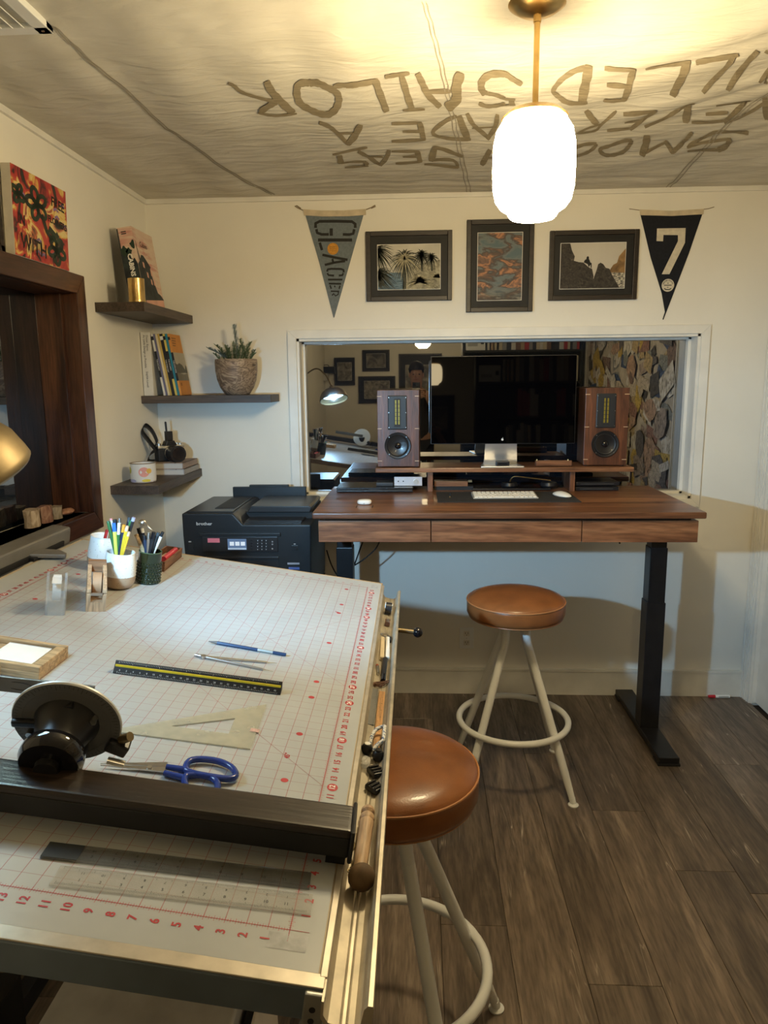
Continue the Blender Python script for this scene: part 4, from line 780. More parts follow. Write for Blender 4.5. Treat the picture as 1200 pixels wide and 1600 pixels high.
for x in (-.97, -.49):
    for y in (-.56, -.18): MB().box(x-.018, x+.018, y-.018, y+.018, 0, .655).build('leg', BLACKM, o, I4, bevel=.002)
# ================================================================== standing desk
o = thing('standing_desk', 'walnut standing desk with three drawers and black lifting legs', 'desk', TR(.33, -.4, 0)); DZ = 1.083
m_ = MB(); m_.box(-.424, 1.090, -.770, -.045, DZ-.026, DZ); m_.build('desktop', WALNUT, o, I4, bevel=.007, seg=3)
for a, b in ((-.403, .040), (.042, .624), (.626, 1.068)):
    MB().box(a+.001, b-.001, -.752, -.735, .962, 1.047).build('drawer_front', wood('walnut_crown', (.085, .033, .017), (.42, .20, .095), 0, 5.5, .13, .35, mid=(.23, .098, .046), dist=2.6), o, I4, bevel=.0012)
MB().box(-.400, 1.066, -.735, -.30, .964, 1.046).build('drawer_box', WALNUT, o, I4)
MB().box(-.38, 1.05, -.72, -.10, 1.045, DZ-.024).build('under_frame', BLACKM, o, I4)
def deskleg(x):
    MB().box(x-.033, x+.033, -.43, -.36, .60, 1.0).build('upper_column', BLACK, o, I4, bevel=.003)
    MB().box(x-.0365, x+.0365, -.434, -.356, .38, .865).build('middle_column', BLACK, o, I4, bevel=.003)
    MB().box(x-.040, x+.040, -.438, -.352, .02, .62).build('lower_column', BLACK, o, I4, bevel=.003)
    MB().box(x-.043, x+.043, -.705, -.02, .008, .036).build('foot', BLACK, o, I4, bevel=.004)
    MB().box(x-.046, x+.046, -.71, -.64, 0, .010).build('glide', BLACKM, o, I4, bevel=.002)
    MB().box(x-.046, x+.046, -.09, -.02, 0, .010).build('glide', BLACKM, o, I4, bevel=.002)
deskleg(1.030); deskleg(-.335)
for k in (-.26, -.195):
    MB().box(k-.0015, k+.0015, -.66, -.60, DZ-.001, DZ+.0008).build('flush_outlet_slot', BLACKM, o, I4)
for nm, lb, pts in (('power_cable', 'black cable hanging in a loop beside the left desk leg', [(-.18, -.35, .97), (-.18, -.32, .90), (-.20, -.31, .84), (-.25, -.31, .79), (-.30, -.33, .76)]), ('power_cable', 'black cable drooping behind the left desk leg towards the printer', [(-.445, -.20, .80), (-.42, -.22, .73), (-.38, -.25, .68), (-.33, -.28, .70), (-.28, -.25, .82), (-.24, -.22, .93)]), ('power_cable', 'thin black cable end hanging under the right drawer', [(.83, -.5, .965), (.835, -.5, .93), (.842, -.5, .90), (.828, -.5, .95)])):
    tag(MB().tube(smoothpts(pts, 6), .0032, 6).build(nm, BLACKM, None, I4, smooth=1.), lb, 'cable', 'cables under the desk')
# riser shelf
o = thing('desk_riser', 'walnut desk riser shelf spanning the back of the desk', 'desk shelf', TR(.37, -.15, DZ)); RZt = 1.197
MB().box(-.205, .955, -.262, -.030, RZt-.021, RZt).build('riser_top', WALNUT, o, I4, bevel=.004)
for x in (.045, .690): MB().box(x-.012, x+.012, -.232, -.045, DZ, RZt-.021).build('riser_leg', WALNUTZ, o, I4, bevel=.002)
MB().box(.06, .675, -.10, -.06, DZ, DZ+.006).build('cable_rail', BLACKM, o, I4)
# loudspeakers
SPW = wood('speaker_veneer', (.045, .014, .006), (.20, .066, .025), 2, 9., .10, .40, mid=(.105, .035, .014)); SPS = mat('speaker_side', (.050, .030, .022), .35, var=.2); MAPL = mat('maple_spline', (.62, .42, .25), .5)
def speaker(F, label):
    o = thing('loudspeaker', label, 'speaker', F, 'walnut bookshelf speakers'); w, h, d = .095, .350, .20
    MB().box(-w, w, .0, d, .004, h).build('cabinet', SPW, o, bevel=.002)
    MB().box(-.047, .040, -.004, .006, .172, .326).build('tweeter_plate', mat('anodised_black', (.014, .015, .017), .45, var=.1), o, bevel=.006)
    tp = MB().box(-.018, .012, -.0048, -.003, .185, .312).build('tweeter_slot', BLACKM, o)
    for x in (-.0105, .0035):
        for k in range(6): MB().box(x-.0036, x+.0036, -.0062, -.0045, .196+k*.0185, .196+k*.0185+.0165).build('ribbon_cell', mat('gold_film', (.22, .17, .02), .4, .3, var=.2), tp)
    for x in (-.042, .035):
        for z in (.182, .249, .316): MB().cyl((x, -.0052, z), (x, -.003, z), .0018, n=8).build('screw', STEEL, o)
    cf = F @ TR(-.002, 0, .100) @ RXm(PI/2)
    MB().lathe([(.0605, -.002), (.0605, .006), (.058, .0085), (.050, .007), (.049, -.001)], 40, cap=False).build('woofer_frame', mat('woofer_frame', (.010, .010, .011), .35), o, cf, smooth=.6)
    MB().lathe([(.050, .005), (.046, .0085), (.042, .0065), (.041, .0060)], 40, cap=False).build('rubber_surround', mat('rubber', (.012, .012, .013), .45), o, cf, smooth=.9)
    MB().lathe([(.0415, .0062), (.018, .0012), (.0, .0010)], 40, cap=False).build('woofer_cone', mat('paper_cone', (.012, .011, .011), .3, 0., coat=.2), o, cf, smooth=.9)
    MB().ball((0, 0, .002), .0155, (1, 1, .6), 20, 10).build('dust_cap', GLOSS, o, cf, smooth=1.)
    for k in range(4):
        a = PI/4+k*PI/2; MB().cyl((.0555*math.cos(a), .0555*math.sin(a), .007), (.0555*math.cos(a), .0555*math.sin(a), .0095), .002, n=8).build('screw', STEEL, o, cf)
    for x in (-w, w):
        s = 1 if x < 0 else -1
        for z in (.030, .177, .322): MB().box(x-s*.0004, x+s*.020, -.0005, .003, z-.0013, z+.0013).build('spline', MAPL, o); 
    for x in (-.08, .08):
        for y in (.02, .18): MB().cyl((x, y, 0), (x, y, .005), .008, n=12).build('foot', BLACKM, o)
    return o
speaker(TR(-.100, -.238, RZt) @ RZ(-.025), 'walnut bookshelf speaker with ribbon tweeter, left of the display')
speaker(TR(.835, -.215, RZt) @ RZ(-.06), 'walnut bookshelf speaker with ribbon tweeter, right of the display')
# display
DF = TR(.370, -.235, RZt)
o = thing('computer_display', 'large black glass computer display on an aluminium stand', 'display', DF); PFm = DF @ TR(0, 0, .105) @ RZ(-.012) @ RXm(-.045)
MB().box(-.323, .323, .004, .030, 0, .392).build('aluminium_back', ALU, o, PFm, bevel=.010, seg=3)
MB().box(-.323, .323, -.001, .0045, 0, .392).build('black_rim', BLACK, o, PFm, bevel=.0015)
MB().box(-.320, .320, -.003, -.0012, .003, .389).build('glass', mat('display_glass', (.0012, .0012, .0016), .02, var=.1, spec=.16), o, PFm)
# fruit mark on the lower bezel
lg = MB(); n_ = 26; pts = []
for i in range(n_):
    a = 2*PI*i/n_+PI/2; r = .0056*(1-.10*math.exp(-((a-PI/2) % (2*PI))**2*6)-.10*math.exp(-(2*PI-(a-PI/2) % (2*PI))**2*6)-.05*math.exp(-((a-PI*1.5))**2*8)); x, z = r*math.cos(a)*.95, r*math.sin(a)*1.02
    dd = math.hypot(x-.0066, z-.0010)
    if dd < .0026: k = .0026/max(dd, 1e-6); x, z = .0066+(x-.0066)*k, .0010+(z-.0010)*k
    pts.append((x, -.0034, .020+z))
lg.add(pts, [tuple(range(n_))]); lf = [(.0003, .0066), (.0012, .0088), (.0030, .0100), (.0030, .0085), (.0018, .0070)]
lg.add([(x, -.0034, .020+z) for x, z in lf], [tuple(range(5))]); lg.build('fruit_mark', mat('grey_mark', (.62, .62, .62), .4), o, PFm)
nk = [(-.01, .0), (-.01, .004), (.09, .006), (.112, .022), (.118, .06), (.122, .26), (.130, .26), (.126, .05), (.118, .012), (.10, -.002)]
m_ = MB(); st = [(-.062, -.0), (-.062, .0)]
MB().prism([(-.096, -.030), (.096, -.030), (.100, -.02), (.078, .12), (-.078, .12), (-.100, -.02)], 0, .006).build('stand_foot', ALU, o, bevel=.002)
m_ = MB(); pr_ = [(.118, .006), (.098, .006), (.088, .014), (.080, .03), (.060, .20), (.068, .20), (.090, .035), (.098, .018), (.106, .012)]
hw_ = lambda z: .078-.010*min(1, z/.1)
vs = []; n_ = len(pr_)
for s_ in (-1, 1): vs += [(s_*hw_(z), y-.02, z) for y, z in pr_]
MB().add(vs, [tuple(range(n_)), tuple(range(2*n_-1, n_-1, -1))]+[(i, n_+i, n_+(i+1) % n_, (i+1) % n_) for i in range(n_)]).build('stand_neck', mat('brushed_aluminium', (.70, .69, .67), .32, .8, var=.05), o, smooth=.5)
# small things on the riser and desk
o = thing('card_reader', 'small black box on the foot of the display stand', 'box', (.372, -.235, RZt+.0062))
MB().box(-.030, .030, -.020, .020, .001, .022).build('case', BLACK, o, bevel=.003); MB().box(-.02, .02, -.0206, -.0195, .008, .012).build('card_slot', GLOSS, o)
for x in (-.024, .024): MB().cyl((x, 0, 0), (x, 0, .002), .004, n=10).build('foot', BLACKM, o)
o = thing('pen_rest', 'small walnut pen tray on the riser beside the right speaker', 'tray', (.605, -.215, RZt))
m_ = MB(); m_.box(-.082, .082, -.012, .012, 0, .004); m_.box(-.082, .082, -.012, -.009, 0, .026); m_.box(-.082, .082, .009, .012, 0, .026); m_.box(-.082, -.079, -.012, .012, 0, .026); m_.box(.079, .082, -.012, .012, 0, .026); m_.build('tray', WALNUT, o, frame=TR(.605, -.215, RZt), bevel=.0008)
for x in (-.075, .065): MB().cyl((x, 0, .004), (x, 0, .032), .003, n=8).build('brass_pin', BRASS, o)
def laptop(label, x0, x1, y0, y1, z, t):
    o = thing('laptop', label, 'laptop', (x0, y0, z)); w, d = x1-x0, y1-y0
    MB().box(0, w, 0, d, .002, t*.55).build('base', BLACK, o, bevel=.003); MB().box(0, w, 0, d, t*.58, t).build('lid', mat('laptop_black', (.012, .014, .018), .25, var=.1, coat=.2), o, bevel=.003)
    MB().box(w*.42, w*.58, -.0006, .004, t*.55, t*.60).build('opening_notch', mat('notch', (.06, .06, .06), .4), o)
    for x in (.03, w-.03): MB().cyl((x, .03, 0), (x, .03, .003), .008, n=10).build('foot', BLACKM, o)
    for x in (.03, w-.03): MB().cyl((x, d-.03, 0), (x, d-.03, .003), .008, n=10).build('foot', BLACKM, o)
laptop('closed black laptop lying at the left end of the desk', -.385, -.035, -.255, -.065, DZ, .024)
o = thing('headphone_amplifier', 'small silver faced headphone amplifier under the left speaker', 'amplifier', (-.055, -.215, DZ+.025))
MB().box(-.065, .062, .004, .115, .002, .042).build('case', BLACK, o, bevel=.001); MB().box(-.066, .063, 0, .005, .001, .043).build('face_plate', mat('silver_face', (.66, .66, .70), .3, .5, var=.04), o, bevel=.001)
MB().cyl((.034, 0, .020), (.034, -.010, .020), .012, .0115, 20).build('volume_knob', CHROME, o, smooth=.6)
for x in (-.047, -.024): MB().cyl((x, .001, .022), (x, -.001, .022), .003, n=12).build('socket', BLACKM, o)
for x in (-.060, .057):
    for z in (.006, .038): MB().cyl((x, .001, z), (x, -.0008, z), .002, n=8).build('screw', STEEL, o)
for x in (-.05, .05): MB().cyl((x, .02, 0), (x, .02, .003), .006, n=10).cyl((x, .1, 0), (x, .1, .003), .006, n=10).build('foot', BLACKM, o)
o = thing('hard_drive', 'flat black drive leaning between laptop and silver amplifier', 'hard drive', (-.175, -.215, DZ+.0245))
MB().box(-.03, .05, 0, .09, 0, .017).build('case', mat('drive_grey', (.035, .036, .04), .4), o, bevel=.003); MB().box(-.028, .048, -.0006, .001, .007, .009).build('case_seam', BLACKM, o)
o = thing('desk_mat', 'charcoal felt desk mat under the keyboard and mouse', 'desk mat', (.37, -.4, DZ))
MB().box(-.298, .298, -.135, .150, 0, .003).build('felt', mat('charcoal_felt', (.022, .021, .021), .95, var=.25, vs=120), o, bevel=.001)
m_ = MB(); m_.box(-.293, .293, -.131, -.130, .003, .0034); m_.box(-.293, .293, .145, .146, .003, .0034); m_.build('stitching', mat('dark_thread', (.05, .045, .04), .9), o)
KF = TR(.3655, -.455, DZ+.0032) @ RZ(.02)
o = thing('keyboard', 'compact white keyboard on the charcoal desk mat', 'keyboard', KF)
MB().prism([(0, 0), (.112, .0), (.112, .0135), (.0, .004)], -.139, .139, Matrix(((0, 0, 1, 0), (1, 0, 0, 0), (0, 1, 0, 0), (0, 0, 0, 1)))).build('base', mat('keyboard_silver', (.55, .54, .50), .35, .5), o, bevel=.001)
KEYM = mat('key_white', (.80, .77, .70), .4, var=.03); kz = lambda y: .004+.0095*y/.112
kd = None
rows = [[1]*14, [1]*13+[1.0], [1.4]+[1]*11+[1.6], [1.8]+[1]*10+[2.2], [1, 1, 1, 1.25, 5, 1.25, 1, 1, 1, 1]]
for r, ws in enumerate(rows):
    y1_ = .108-.0205*r; tot = sum(ws); x = -.134; u_ = .268/tot
    for w_ in ws:
        kw = w_*u_-.0030; y0_ = y1_-.0170; MB().add([(0, 0, 0), (kw, 0, 0), (kw, .017, .0015), (0, .017, .0015), (.0008, .0008, .0030), (kw-.0008, .0008, .0030), (kw-.0008, .0162, .0045), (.0008, .0162, .0045)], [(3, 2, 1, 0), (4, 5, 6, 7), (0, 1, 5, 4), (1, 2, 6, 5), (2, 3, 7, 6), (3, 0, 4, 7)]).build('key', KEYM, o, KF @ TR(x+.0015, y0_, kz(y0_))); x += w_*u_
o = thing('computer_mouse', 'white computer mouse at the right of the desk mat', 'mouse', TR(.615, -.385, DZ+.003) @ RZ(.35))
vs = []; fs = []; nu, nv = 20, 7
for j in range(nv):
    t_ = j/(nv-1); k = math.cos(t_*PI/2)**.55 if j < nv-1 else .02
    for i in range(nu): a = 2*PI*i/nu; vs.append((.0285*k*math.copysign(abs(math.cos(a))**.8, math.cos(a)), .057*k*math.copysign(abs(math.sin(a))**.8, math.sin(a)), .004+.018*t_))
for j in range(nv-1):
    for i in range(nu): fs.append((j*nu+i, j*nu+(i+1) % nu, (j+1)*nu+(i+1) % nu, (j+1)*nu+i))
fs.append(tuple((nv-1)*nu+i for i in range(nu))); MB().add(vs, fs).build('shell', mat('mouse_white', (.82, .80, .74), .2, var=.02, coat=.4), o, smooth=1.)
MB().lathe([(.0, 0), (.026, 0), (.027, .005), (0, .005)], 20, Matrix.Diagonal((1, 2, 1, 1))).build('base', ALU, o)
o = thing('earbud_case', 'white earbud charging case on the front left of the desk', 'earbud case', (-.232, -.575, DZ))
vs = []; fs = []; nu, nv = 24, 9
for j in range(nv+1):
    th = PI*j/nv-PI/2; c_ = math.copysign(abs(math.cos(th))**.6, math.cos(th))
    for i in range(nu): a = 2*PI*i/nu; vs.append((math.copysign(abs(math.cos(a))**.62, math.cos(a))*.030*c_, math.copysign(abs(math.sin(a))**.8, math.sin(a))*.0235*c_, .0108+.0108*math.copysign(abs(math.sin(th))**.7, math.sin(th))))
for j in range(nv):
    for i in range(nu): fs.append((j*nu+i, j*nu+(i+1) % nu, (j+1)*nu+(i+1) % nu, (j+1)*nu+i))
MB().add(vs, fs).build('shell', mat('earbud_white', (.84, .81, .75), .25, var=.02), o, smooth=1.); MB().box(-.003, .003, -.0240, -.0225, .006, .008).build('status_light', mat('dim_led', (.2, .2, .2), .4), o)
o = thing('brass_pen', 'short brass and black pen standing on the desk mat', 'pen', (.128, -.415, DZ+.003)); MB().cyl((0, 0, 0), (.003, .0, .018), .0035, .003, 10).build('barrel', BLACK, o, smooth=.8); MB().cyl((0, 0, .0), (0, 0, .006), .004, .004, 10).build('brass_tip', BRASS, o, smooth=.8)
o = thing('wooden_box', 'walnut box under the riser next to its left leg', 'box', (.165, -.185, DZ)); m_ = MB(); m_.box(-.10, .055, 0, .06, .018, .042); m_.build('drawer', WALNUT, o, frame=TR(.165, -.185, DZ), bevel=.0015); MB().box(-.10, .08, .005, .07, 0, .018).build('base', BLACKM, o); MB().box(.056, .075, .01, .03, .036, .046).build('tab', BRASSD, o)
o = thing('tablet', 'dark tablet lying under the middle of the riser', 'tablet', (.40, -.20, DZ)); MB().box(-.16, .20, 0, .13, .002, .009).build('body', BLACK, o, bevel=.002); MB().box(-.15, .19, .01, .12, .009, .0095).build('screen', GLOSS, o)
for x in (-.14, .18): MB().cyl((x, .02, 0), (x, .02, .003), .005, n=8).cyl((x, .11, 0), (x, .11, .003), .005, n=8).build('foot', BLACKM, o)
o = thing('headphones', 'black headphones with a gold headband edge lying under the riser', 'headphones', (.50, -.175, DZ+.010))
bz = smoothpts([(-.085, .0, .028), (-.078, -.005, .045), (-.06, -.008, .054), (.0, -.012, .048), (.10, -.018, .036)], 5); MB().tube(bz, .0028, 8).build('headband_edge', BRASS, o, smooth=1.)
m_ = MB(); vs = []
for q in bz: vs += [q+Vector((0, .004, .0)), q+Vector((0, .035, -.003))]
m_.add(vs, [(2*i, 2*i+2, 2*i+3, 2*i+1) for i in range(len(bz)-1)]).build('headband', BLACKM, o, smooth=1.).modifiers.new('s', 'SOLIDIFY').thickness = .005
for x, z in ((-.085, .0), (.10, .0)): MB().lathe([(.0, 0), (.034, 0), (.040, .008), (.036, .022), (.0, .026)], 24, TR(x, .025, z)).build('ear_cup', BLACK, o, smooth=.7)
for z_, a_ in ((DZ, 0), (DZ+.023, .02)):
    o = thing('black_binder', 'flat black case under the riser, %s of the two by the right leg' % ('lower' if z_ == DZ else 'upper'), 'case', TR(.82, -.13, z_) @ RZ(a_), 'black cases under the riser')
    MB().box(-.11, .085, -.08, .07, 0, .018).build('body', BLACK, o, bevel=.003); MB().box(-.09, .06, -.081, -.079, .007, .010).build('zip', mat('zip_grey', (.06, .06, .06), .4), o)
# ================================================================== bar stools
LEATHER = mat('tan_leather', (.235, .086, .027), .30, var=.28, vs=9, bump=.10, bs=260, coat=.12); PIPING = mat('leather_piping', (.42, .19, .075), .4, var=.1)
def stool(x, y, rot, label):
    F = TR(x, y, 0) @ RZ(rot); o = thing('bar_stool', label, 'stool', F, 'tan leather bar stools')
    MB().lathe([(.0, .680), (.165, .680), (.183, .686), (.1895, .700), (.190, .735), (.1885, .745), (.180, .756), (.150, .767), (.10, .775), (.05, .778), (0, .779)], 48).build('cushion', LEATHER, o, smooth=1.)
    MB().tube([(.1890*math.cos(2*PI*i/56), .1890*math.sin(2*PI*i/56), .7455) for i in range(56)], .0026, 6, True).build('seam_piping', PIPING, o, smooth=1.)
    MB().tube([(.180*math.cos(2*PI*i/56), .180*math.sin(2*PI*i/56), .684) for i in range(56)], .0026, 6, True).build('lower_piping', PIPING, o, smooth=1.)
    MB().lathe([(.0, .668), (.10, .668), (.10, .681), (.0, .681)], 28).build('seat_plate', BLACKM, o)
    MB().tube([(.215*math.cos(2*PI*i/64), .215*math.sin(2*PI*i/64), .25) for i in range(64)], .0125, 10, True).build('foot_ring', WHITEP, o, smooth=1.)
    for k in range(4):
        a = k*PI/2; c_, s_ = math.cos(a), math.sin(a); pr = [(.056, .672), (.056, .62), (.060, .590), (.072, .555), (.095, .50), (.286, .022)]
        pr = [(q.x, q.y) for q in smoothpts([(r, z, 0) for r, z in pr], 4)]
        L = MB().tube([(r*c_, r*s_, z) for r, z in pr], [.0155]*(len(pr)-1)+[.0115], 12).build('leg', WHITEP, o, smooth=1.)
        MB().cyl((.283*c_, .283*s_, .030), (.290*c_, .290*s_, .010), .0125, .012, 12).build('ferrule', WHITEP, L, F, smooth=.7)
        MB().lathe([(.0, 0), (.019, 0), (.020, .005), (.012, .011), (0, .012)], 18, TR(.291*c_, .291*s_, 0)).build('glide', WHITEP, L, F, smooth=.7)
    return o
stool(.370, -.802, PI/4, 'tan leather bar stool with white legs standing at the desk')
stool(-.062, -2.070, .505, 'tan leather bar stool with white legs tucked by the drafting table')
# marker pen on the floor
o = thing('marker_pen', 'white marker pen with a red cap lying by the baseboard', 'marker', TR(1.50, -.031, .0082) @ RZ(.03))
MB().cyl((-.02, 0, 0), (.052, 0, 0), .008, .008, 14).build('barrel', WHITEP, o, smooth=.7); MB().cyl((-.053, 0, 0), (-.02, 0, 0), .0072, .0082, 14).build('cap', mat('red_plastic', (.55, .02, .03), .35), o, smooth=.7); MB().box(-.005, .045, -.0083, -.004, -.004, .004).build('barrel_label', mat('label_print', (.4, .42, .4), .6), o)
# ================================================================== drafting table (built in its own tilted frame)
o = thing('drafting_table', 'tilted drafting table with aluminium edges and a pencil gutter', 'table', TR(-.62, -2.1, 0)); DT = o
BX0, BX1, BY0, BY1 = -.930, .045, -.060, 1.488
MB().box(BX0, BX1-.002, BY0, BY1, -.032, -.0022).build('board', mat('board_laminate', (.50, .40, .27), .5), o, TM)
m_ = MB(); m_.box(BX0, BX1+.006, BY0-.016, BY0, -.040, -.001); m_.build('near_rail', mat('lamp_tinted_alu', (.13, .165, .21), .45, .3, var=.1), o, TM, bevel=.002)  # the lamp's blue reflection is mixed into the aluminium colour
MB().box(BX0, BX1+.004, BY0-.015, BY0+.004, -.001, .0012).build('near_edge_strip', mat('warm_alu', (.50, .45, .37), .4, .45, var=.15, vs=30), o, TM, bevel=.0008)
MB().box(BX0, BX1, BY1, BY1+.012, -.032, -.001).build('far_rail', OAK, o, TM, bevel=.002)
MB().box(BX1-.002, BX1+.006, BY0, BY1-.02, -.034, .0015).build('gutter_lip', mat('warm_alu', (.50, .45, .37), .4, .45, var=.15, vs=30), o, TM, bevel=.0008)
GUT = mat('gutter_alu', (.46, .41, .32), .42, .45, var=.22, vs=26)
gx = [(.051, .0), (.052, -.016), (.058, -.024), (.070, -.0265), (.0715, -.0255), (.073, -.0268), (.0765, -.0268), (.078, -.0258), (.0795, -.0268), (.086, -.0262), (.092, -.020), (.0935, -.002), (.097, .003), (.102, .003), (.1035, .0), (.1035, -.020), (.0965, -.022), (.0905, -.029), (.07, -.031), (.056, -.029), (.0495, -.020), (.0485, .0)]
vs = []; n_ = len(gx)
for y in (-.090, 1.432): vs += [(x, y, z) for x, z in gx]
MB().add(vs, [tuple(range(n_)), tuple(range(2*n_-1, n_-1, -1))]+[(i, n_+i, n_+(i+1) % n_, (i+1) % n_) for i in range(n_)]).build('pencil_gutter', GUT, o, TM, smooth=.4)
MB().box(.030, .052, -.082, -.058, -.050, -.002).build('corner_bracket', mat('galvanised', (.40, .41, .40), .4, .7, var=.2), o, TM, bevel=.002)
for z in (-.020, -.034): MB().cyl((.040, -.0825, z), (.040, -.080, z), .0035, n=10).build('bolt', BLACKM, o, TM)
k0 = T(-3.9, 43.8, -.012); MB().cyl(k0, k0+Vector((.052, .004, 0)), .006, n=14).build('tilt_lever', BRASSD, o, TM, smooth=.7); MB().ball(k0+Vector((.058, .004, 0)), .0135).build('lever_ball', GLOSS, o, TM, smooth=1.)
def tw(x, y, z=0.): return TM @ Vector((x, y, z))
for (x, y) in ((-.20, .50), (-.80, .50), (-.20, 1.30), (-.80, 1.30)):
    p = tw(x, y, -.033); MB().box(p.x-.022, p.x+.022, p.y-.022, p.y+.022, 0, p.z+.002).build('leg', mat('dark_steel', (.05, .05, .055), .5, .6), o, I4, bevel=.002)
for y in (.50, 1.30):
    a, b = tw(-.20, y), tw(-.80, y); MB().box(b.x, a.x, a.y-.018, a.y+.018, .10, .15).build('foot_rail', mat('dark_steel', (.05, .05, .055), .5, .6), o, I4, bevel=.002)
a, b = tw(-.80, .50), tw(-.80, 1.30); MB().box(a.x-.018, a.x+.018, a.y, b.y, .12, .17).build('stretcher', mat('dark_steel', (.05, .05, .055), .5, .6), o, I4, bevel=.002)
# the printed mat
GM, t_, b_ = base('printed_mat'); L_ = t_.links; tc = nd(t_, 'ShaderNodeTexCoord'); sx = nd(t_, 'ShaderNodeSeparateXYZ'); L_.new(tc.outputs['Object'], sx.inputs[0])
def mth(op, a, b=None):
    n = nd(t_, 'ShaderNodeMath', operation=op)
    for i, v in enumerate((a, b)):
        if v is None: continue
        if isinstance(v, (int, float)): n.inputs[i].default_value = v
        else: L_.new(v, n.inputs[i])
    return n.outputs[0]
U_ = mth('MULTIPLY', sx.outputs[0], -1/IN); V_ = mth('MULTIPLY', sx.outputs[1], 1/IN)
def lines(q, wd): return mth('LESS_THAN', mth('ABSOLUTE', mth('SUBTRACT', mth('FRACT', mth('ADD', q, .5)), .5)), wd)
inb = mth('MULTIPLY', mth('MULTIPLY', mth('GREATER_THAN', U_, -.03), mth('LESS_THAN', U_, 33.03)), mth('MULTIPLY', mth('GREATER_THAN', V_, -.03), mth('LESS_THAN', V_, 56.03)))
n1 = nd(t_, 'ShaderNodeTexNoise'); n1.inputs['Scale'].default_value = 7; n1.inputs['Detail'].default_value = 5; r1 = ramp(t_, [(.3, (.42, .44, .445)), (.7, (.47, .49, .495))]); L_.new(tc.outputs['Object'], n1.inputs['Vector']); L_.new(n1.outputs[0], r1.inputs[0])
ma = nd(t_, 'ShaderNodeMixRGB'); ma.inputs[2].default_value = (.36, .24, .24, 1); L_.new(mth('MULTIPLY', mth('MULTIPLY', lines(V_, .022), inb), .75), ma.inputs[0]); L_.new(r1.outputs[0], ma.inputs[1])
mb_ = nd(t_, 'ShaderNodeMixRGB'); mb_.inputs[2].default_value = (.36, .13, .13, 1); L_.new(mth('MULTIPLY', mth('MULTIPLY', lines(U_, .020), inb), .85), mb_.inputs[0]); L_.new(ma.outputs[0], mb_.inputs[1])
L_.new(mb_.outputs[0], b_.inputs['Base Color']); b_.inputs['Roughness'].default_value = .33; b_.inputs['Specular IOR Level'].default_value = .35
cm = MB().box(-36.2*IN, 1.6*IN, -2.2*IN, 58.5*IN, -.0021, 0).build('cutting_mat', GM, None, TM); tag(cm, 'large white gridded cutting mat with red rulers covering the drafting table', 'cutting mat')
RED = mat('red_print', (.46, .045, .055), .5, var=.1); REDF = mat('faint_red_print', (.42, .10, .09), .5, var=.1)
m_ = MB(); hh = .00025
def tick(u0, v0, u1, v1, w): m_.strip([(-u0*IN, v0*IN), (-u1*IN, v1*IN)], w*IN, lambda x, y: (x, y, hh))
for k in range(56*8+1):
    v = k/8; L = .42 if k % 8 == 0 else (.34 if k % 4 == 0 else (.26 if k % 2 == 0 else .16)); tick(L*.45, v, -L*.55, v, .018); tick(33-L*.45, v, 33+L*.55, v, .018)
for k in range(33*8+1):
    u = k/8; L = .42 if k % 8 == 0 else (.34 if k % 4 == 0 else (.26 if k % 2 == 0 else .16)); tick(u, -L*.5, u, L*.5, .018); tick(u, 56-L*.5, u, 56+L*.5, .018)
tick(0, -.7, 0, 56.3, .035); tick(33, -.3, 33, 56.3, .035); tick(-.9, 0, 33.3, 0, .03); tick(-.3, 56, 33.3, 56, .03)
m_.build('ruler_ticks', RED, cm, TM)['kind'] = 'stuff'
m_ = MB()
def tick2(u0, v0, u1, v1, w=.022): m_.strip([(-u0*IN, v0*IN), (-u1*IN, v1*IN)], w*IN, lambda x, y: (x, y, hh+.00005))
tick2(0, 12, 33, 45); tick2(0, 45, 33, 45+33*math.tan(-.30)); tick2(0, 27, 29, 56); tick2(0, 45, 25, 12)
m_.build('angle_lines', REDF, cm, TM)
def num(s, u, v, sz=.60, m=None): text_mesh(str(s), sz*IN, facing(T(u, v, hh+.0002), (0, 1, 0), (-1, 0, 0)), bold=.0004).build('ruler_number', m or RED, cm, TM)
CIR = (12, 18, 24, 27, 36, 45, 48, 54)
for v in range(1, 56):
    for u, su in ((-.62, -1), (33.62, 1)):
        if v in CIR:
            MB().add([T(u+.34*math.sin(2*PI*i/20), v+.42*math.cos(2*PI*i/20), hh) for i in range(20)], [tuple(range(20))]).build('ruler_dot', RED, cm, TM); num(v, u, v, m=PAPER, sz=.5)
            MB().add([T(u-su*3.0+.24*math.sin(2*PI*i/16), v+.24*math.cos(2*PI*i/16), hh) for i in range(16)], [tuple(range(16))]).build('ruler_dot', RED, cm, TM)
        else: num(v, u, v)
for u in range(1, 33): num(u, u, -.72); num(u, u, 56.62, sz=.4)
for u, v, s in ((2.7, 14.9, '45°'), (2.6, 45.3, '6°')): num(s, u, v, sz=.5)
GP = mat('grey_patch', (.42, .43, .44), .5, var=.2, vs=60); MB().poly([T(.9, -.25, hh), T(-.9, -.25, hh), T(-.9, -1.2, hh), T(.9, -1.2, hh)]).build('grey_patch', GP, cm, TM); MB().poly([T(-.45, 57.5, hh), T(-1.25, 57.5, hh), T(-1.25, 56.2, hh), T(-.45, 56.2, hh)]).build('grey_patch', GP, cm, TM)
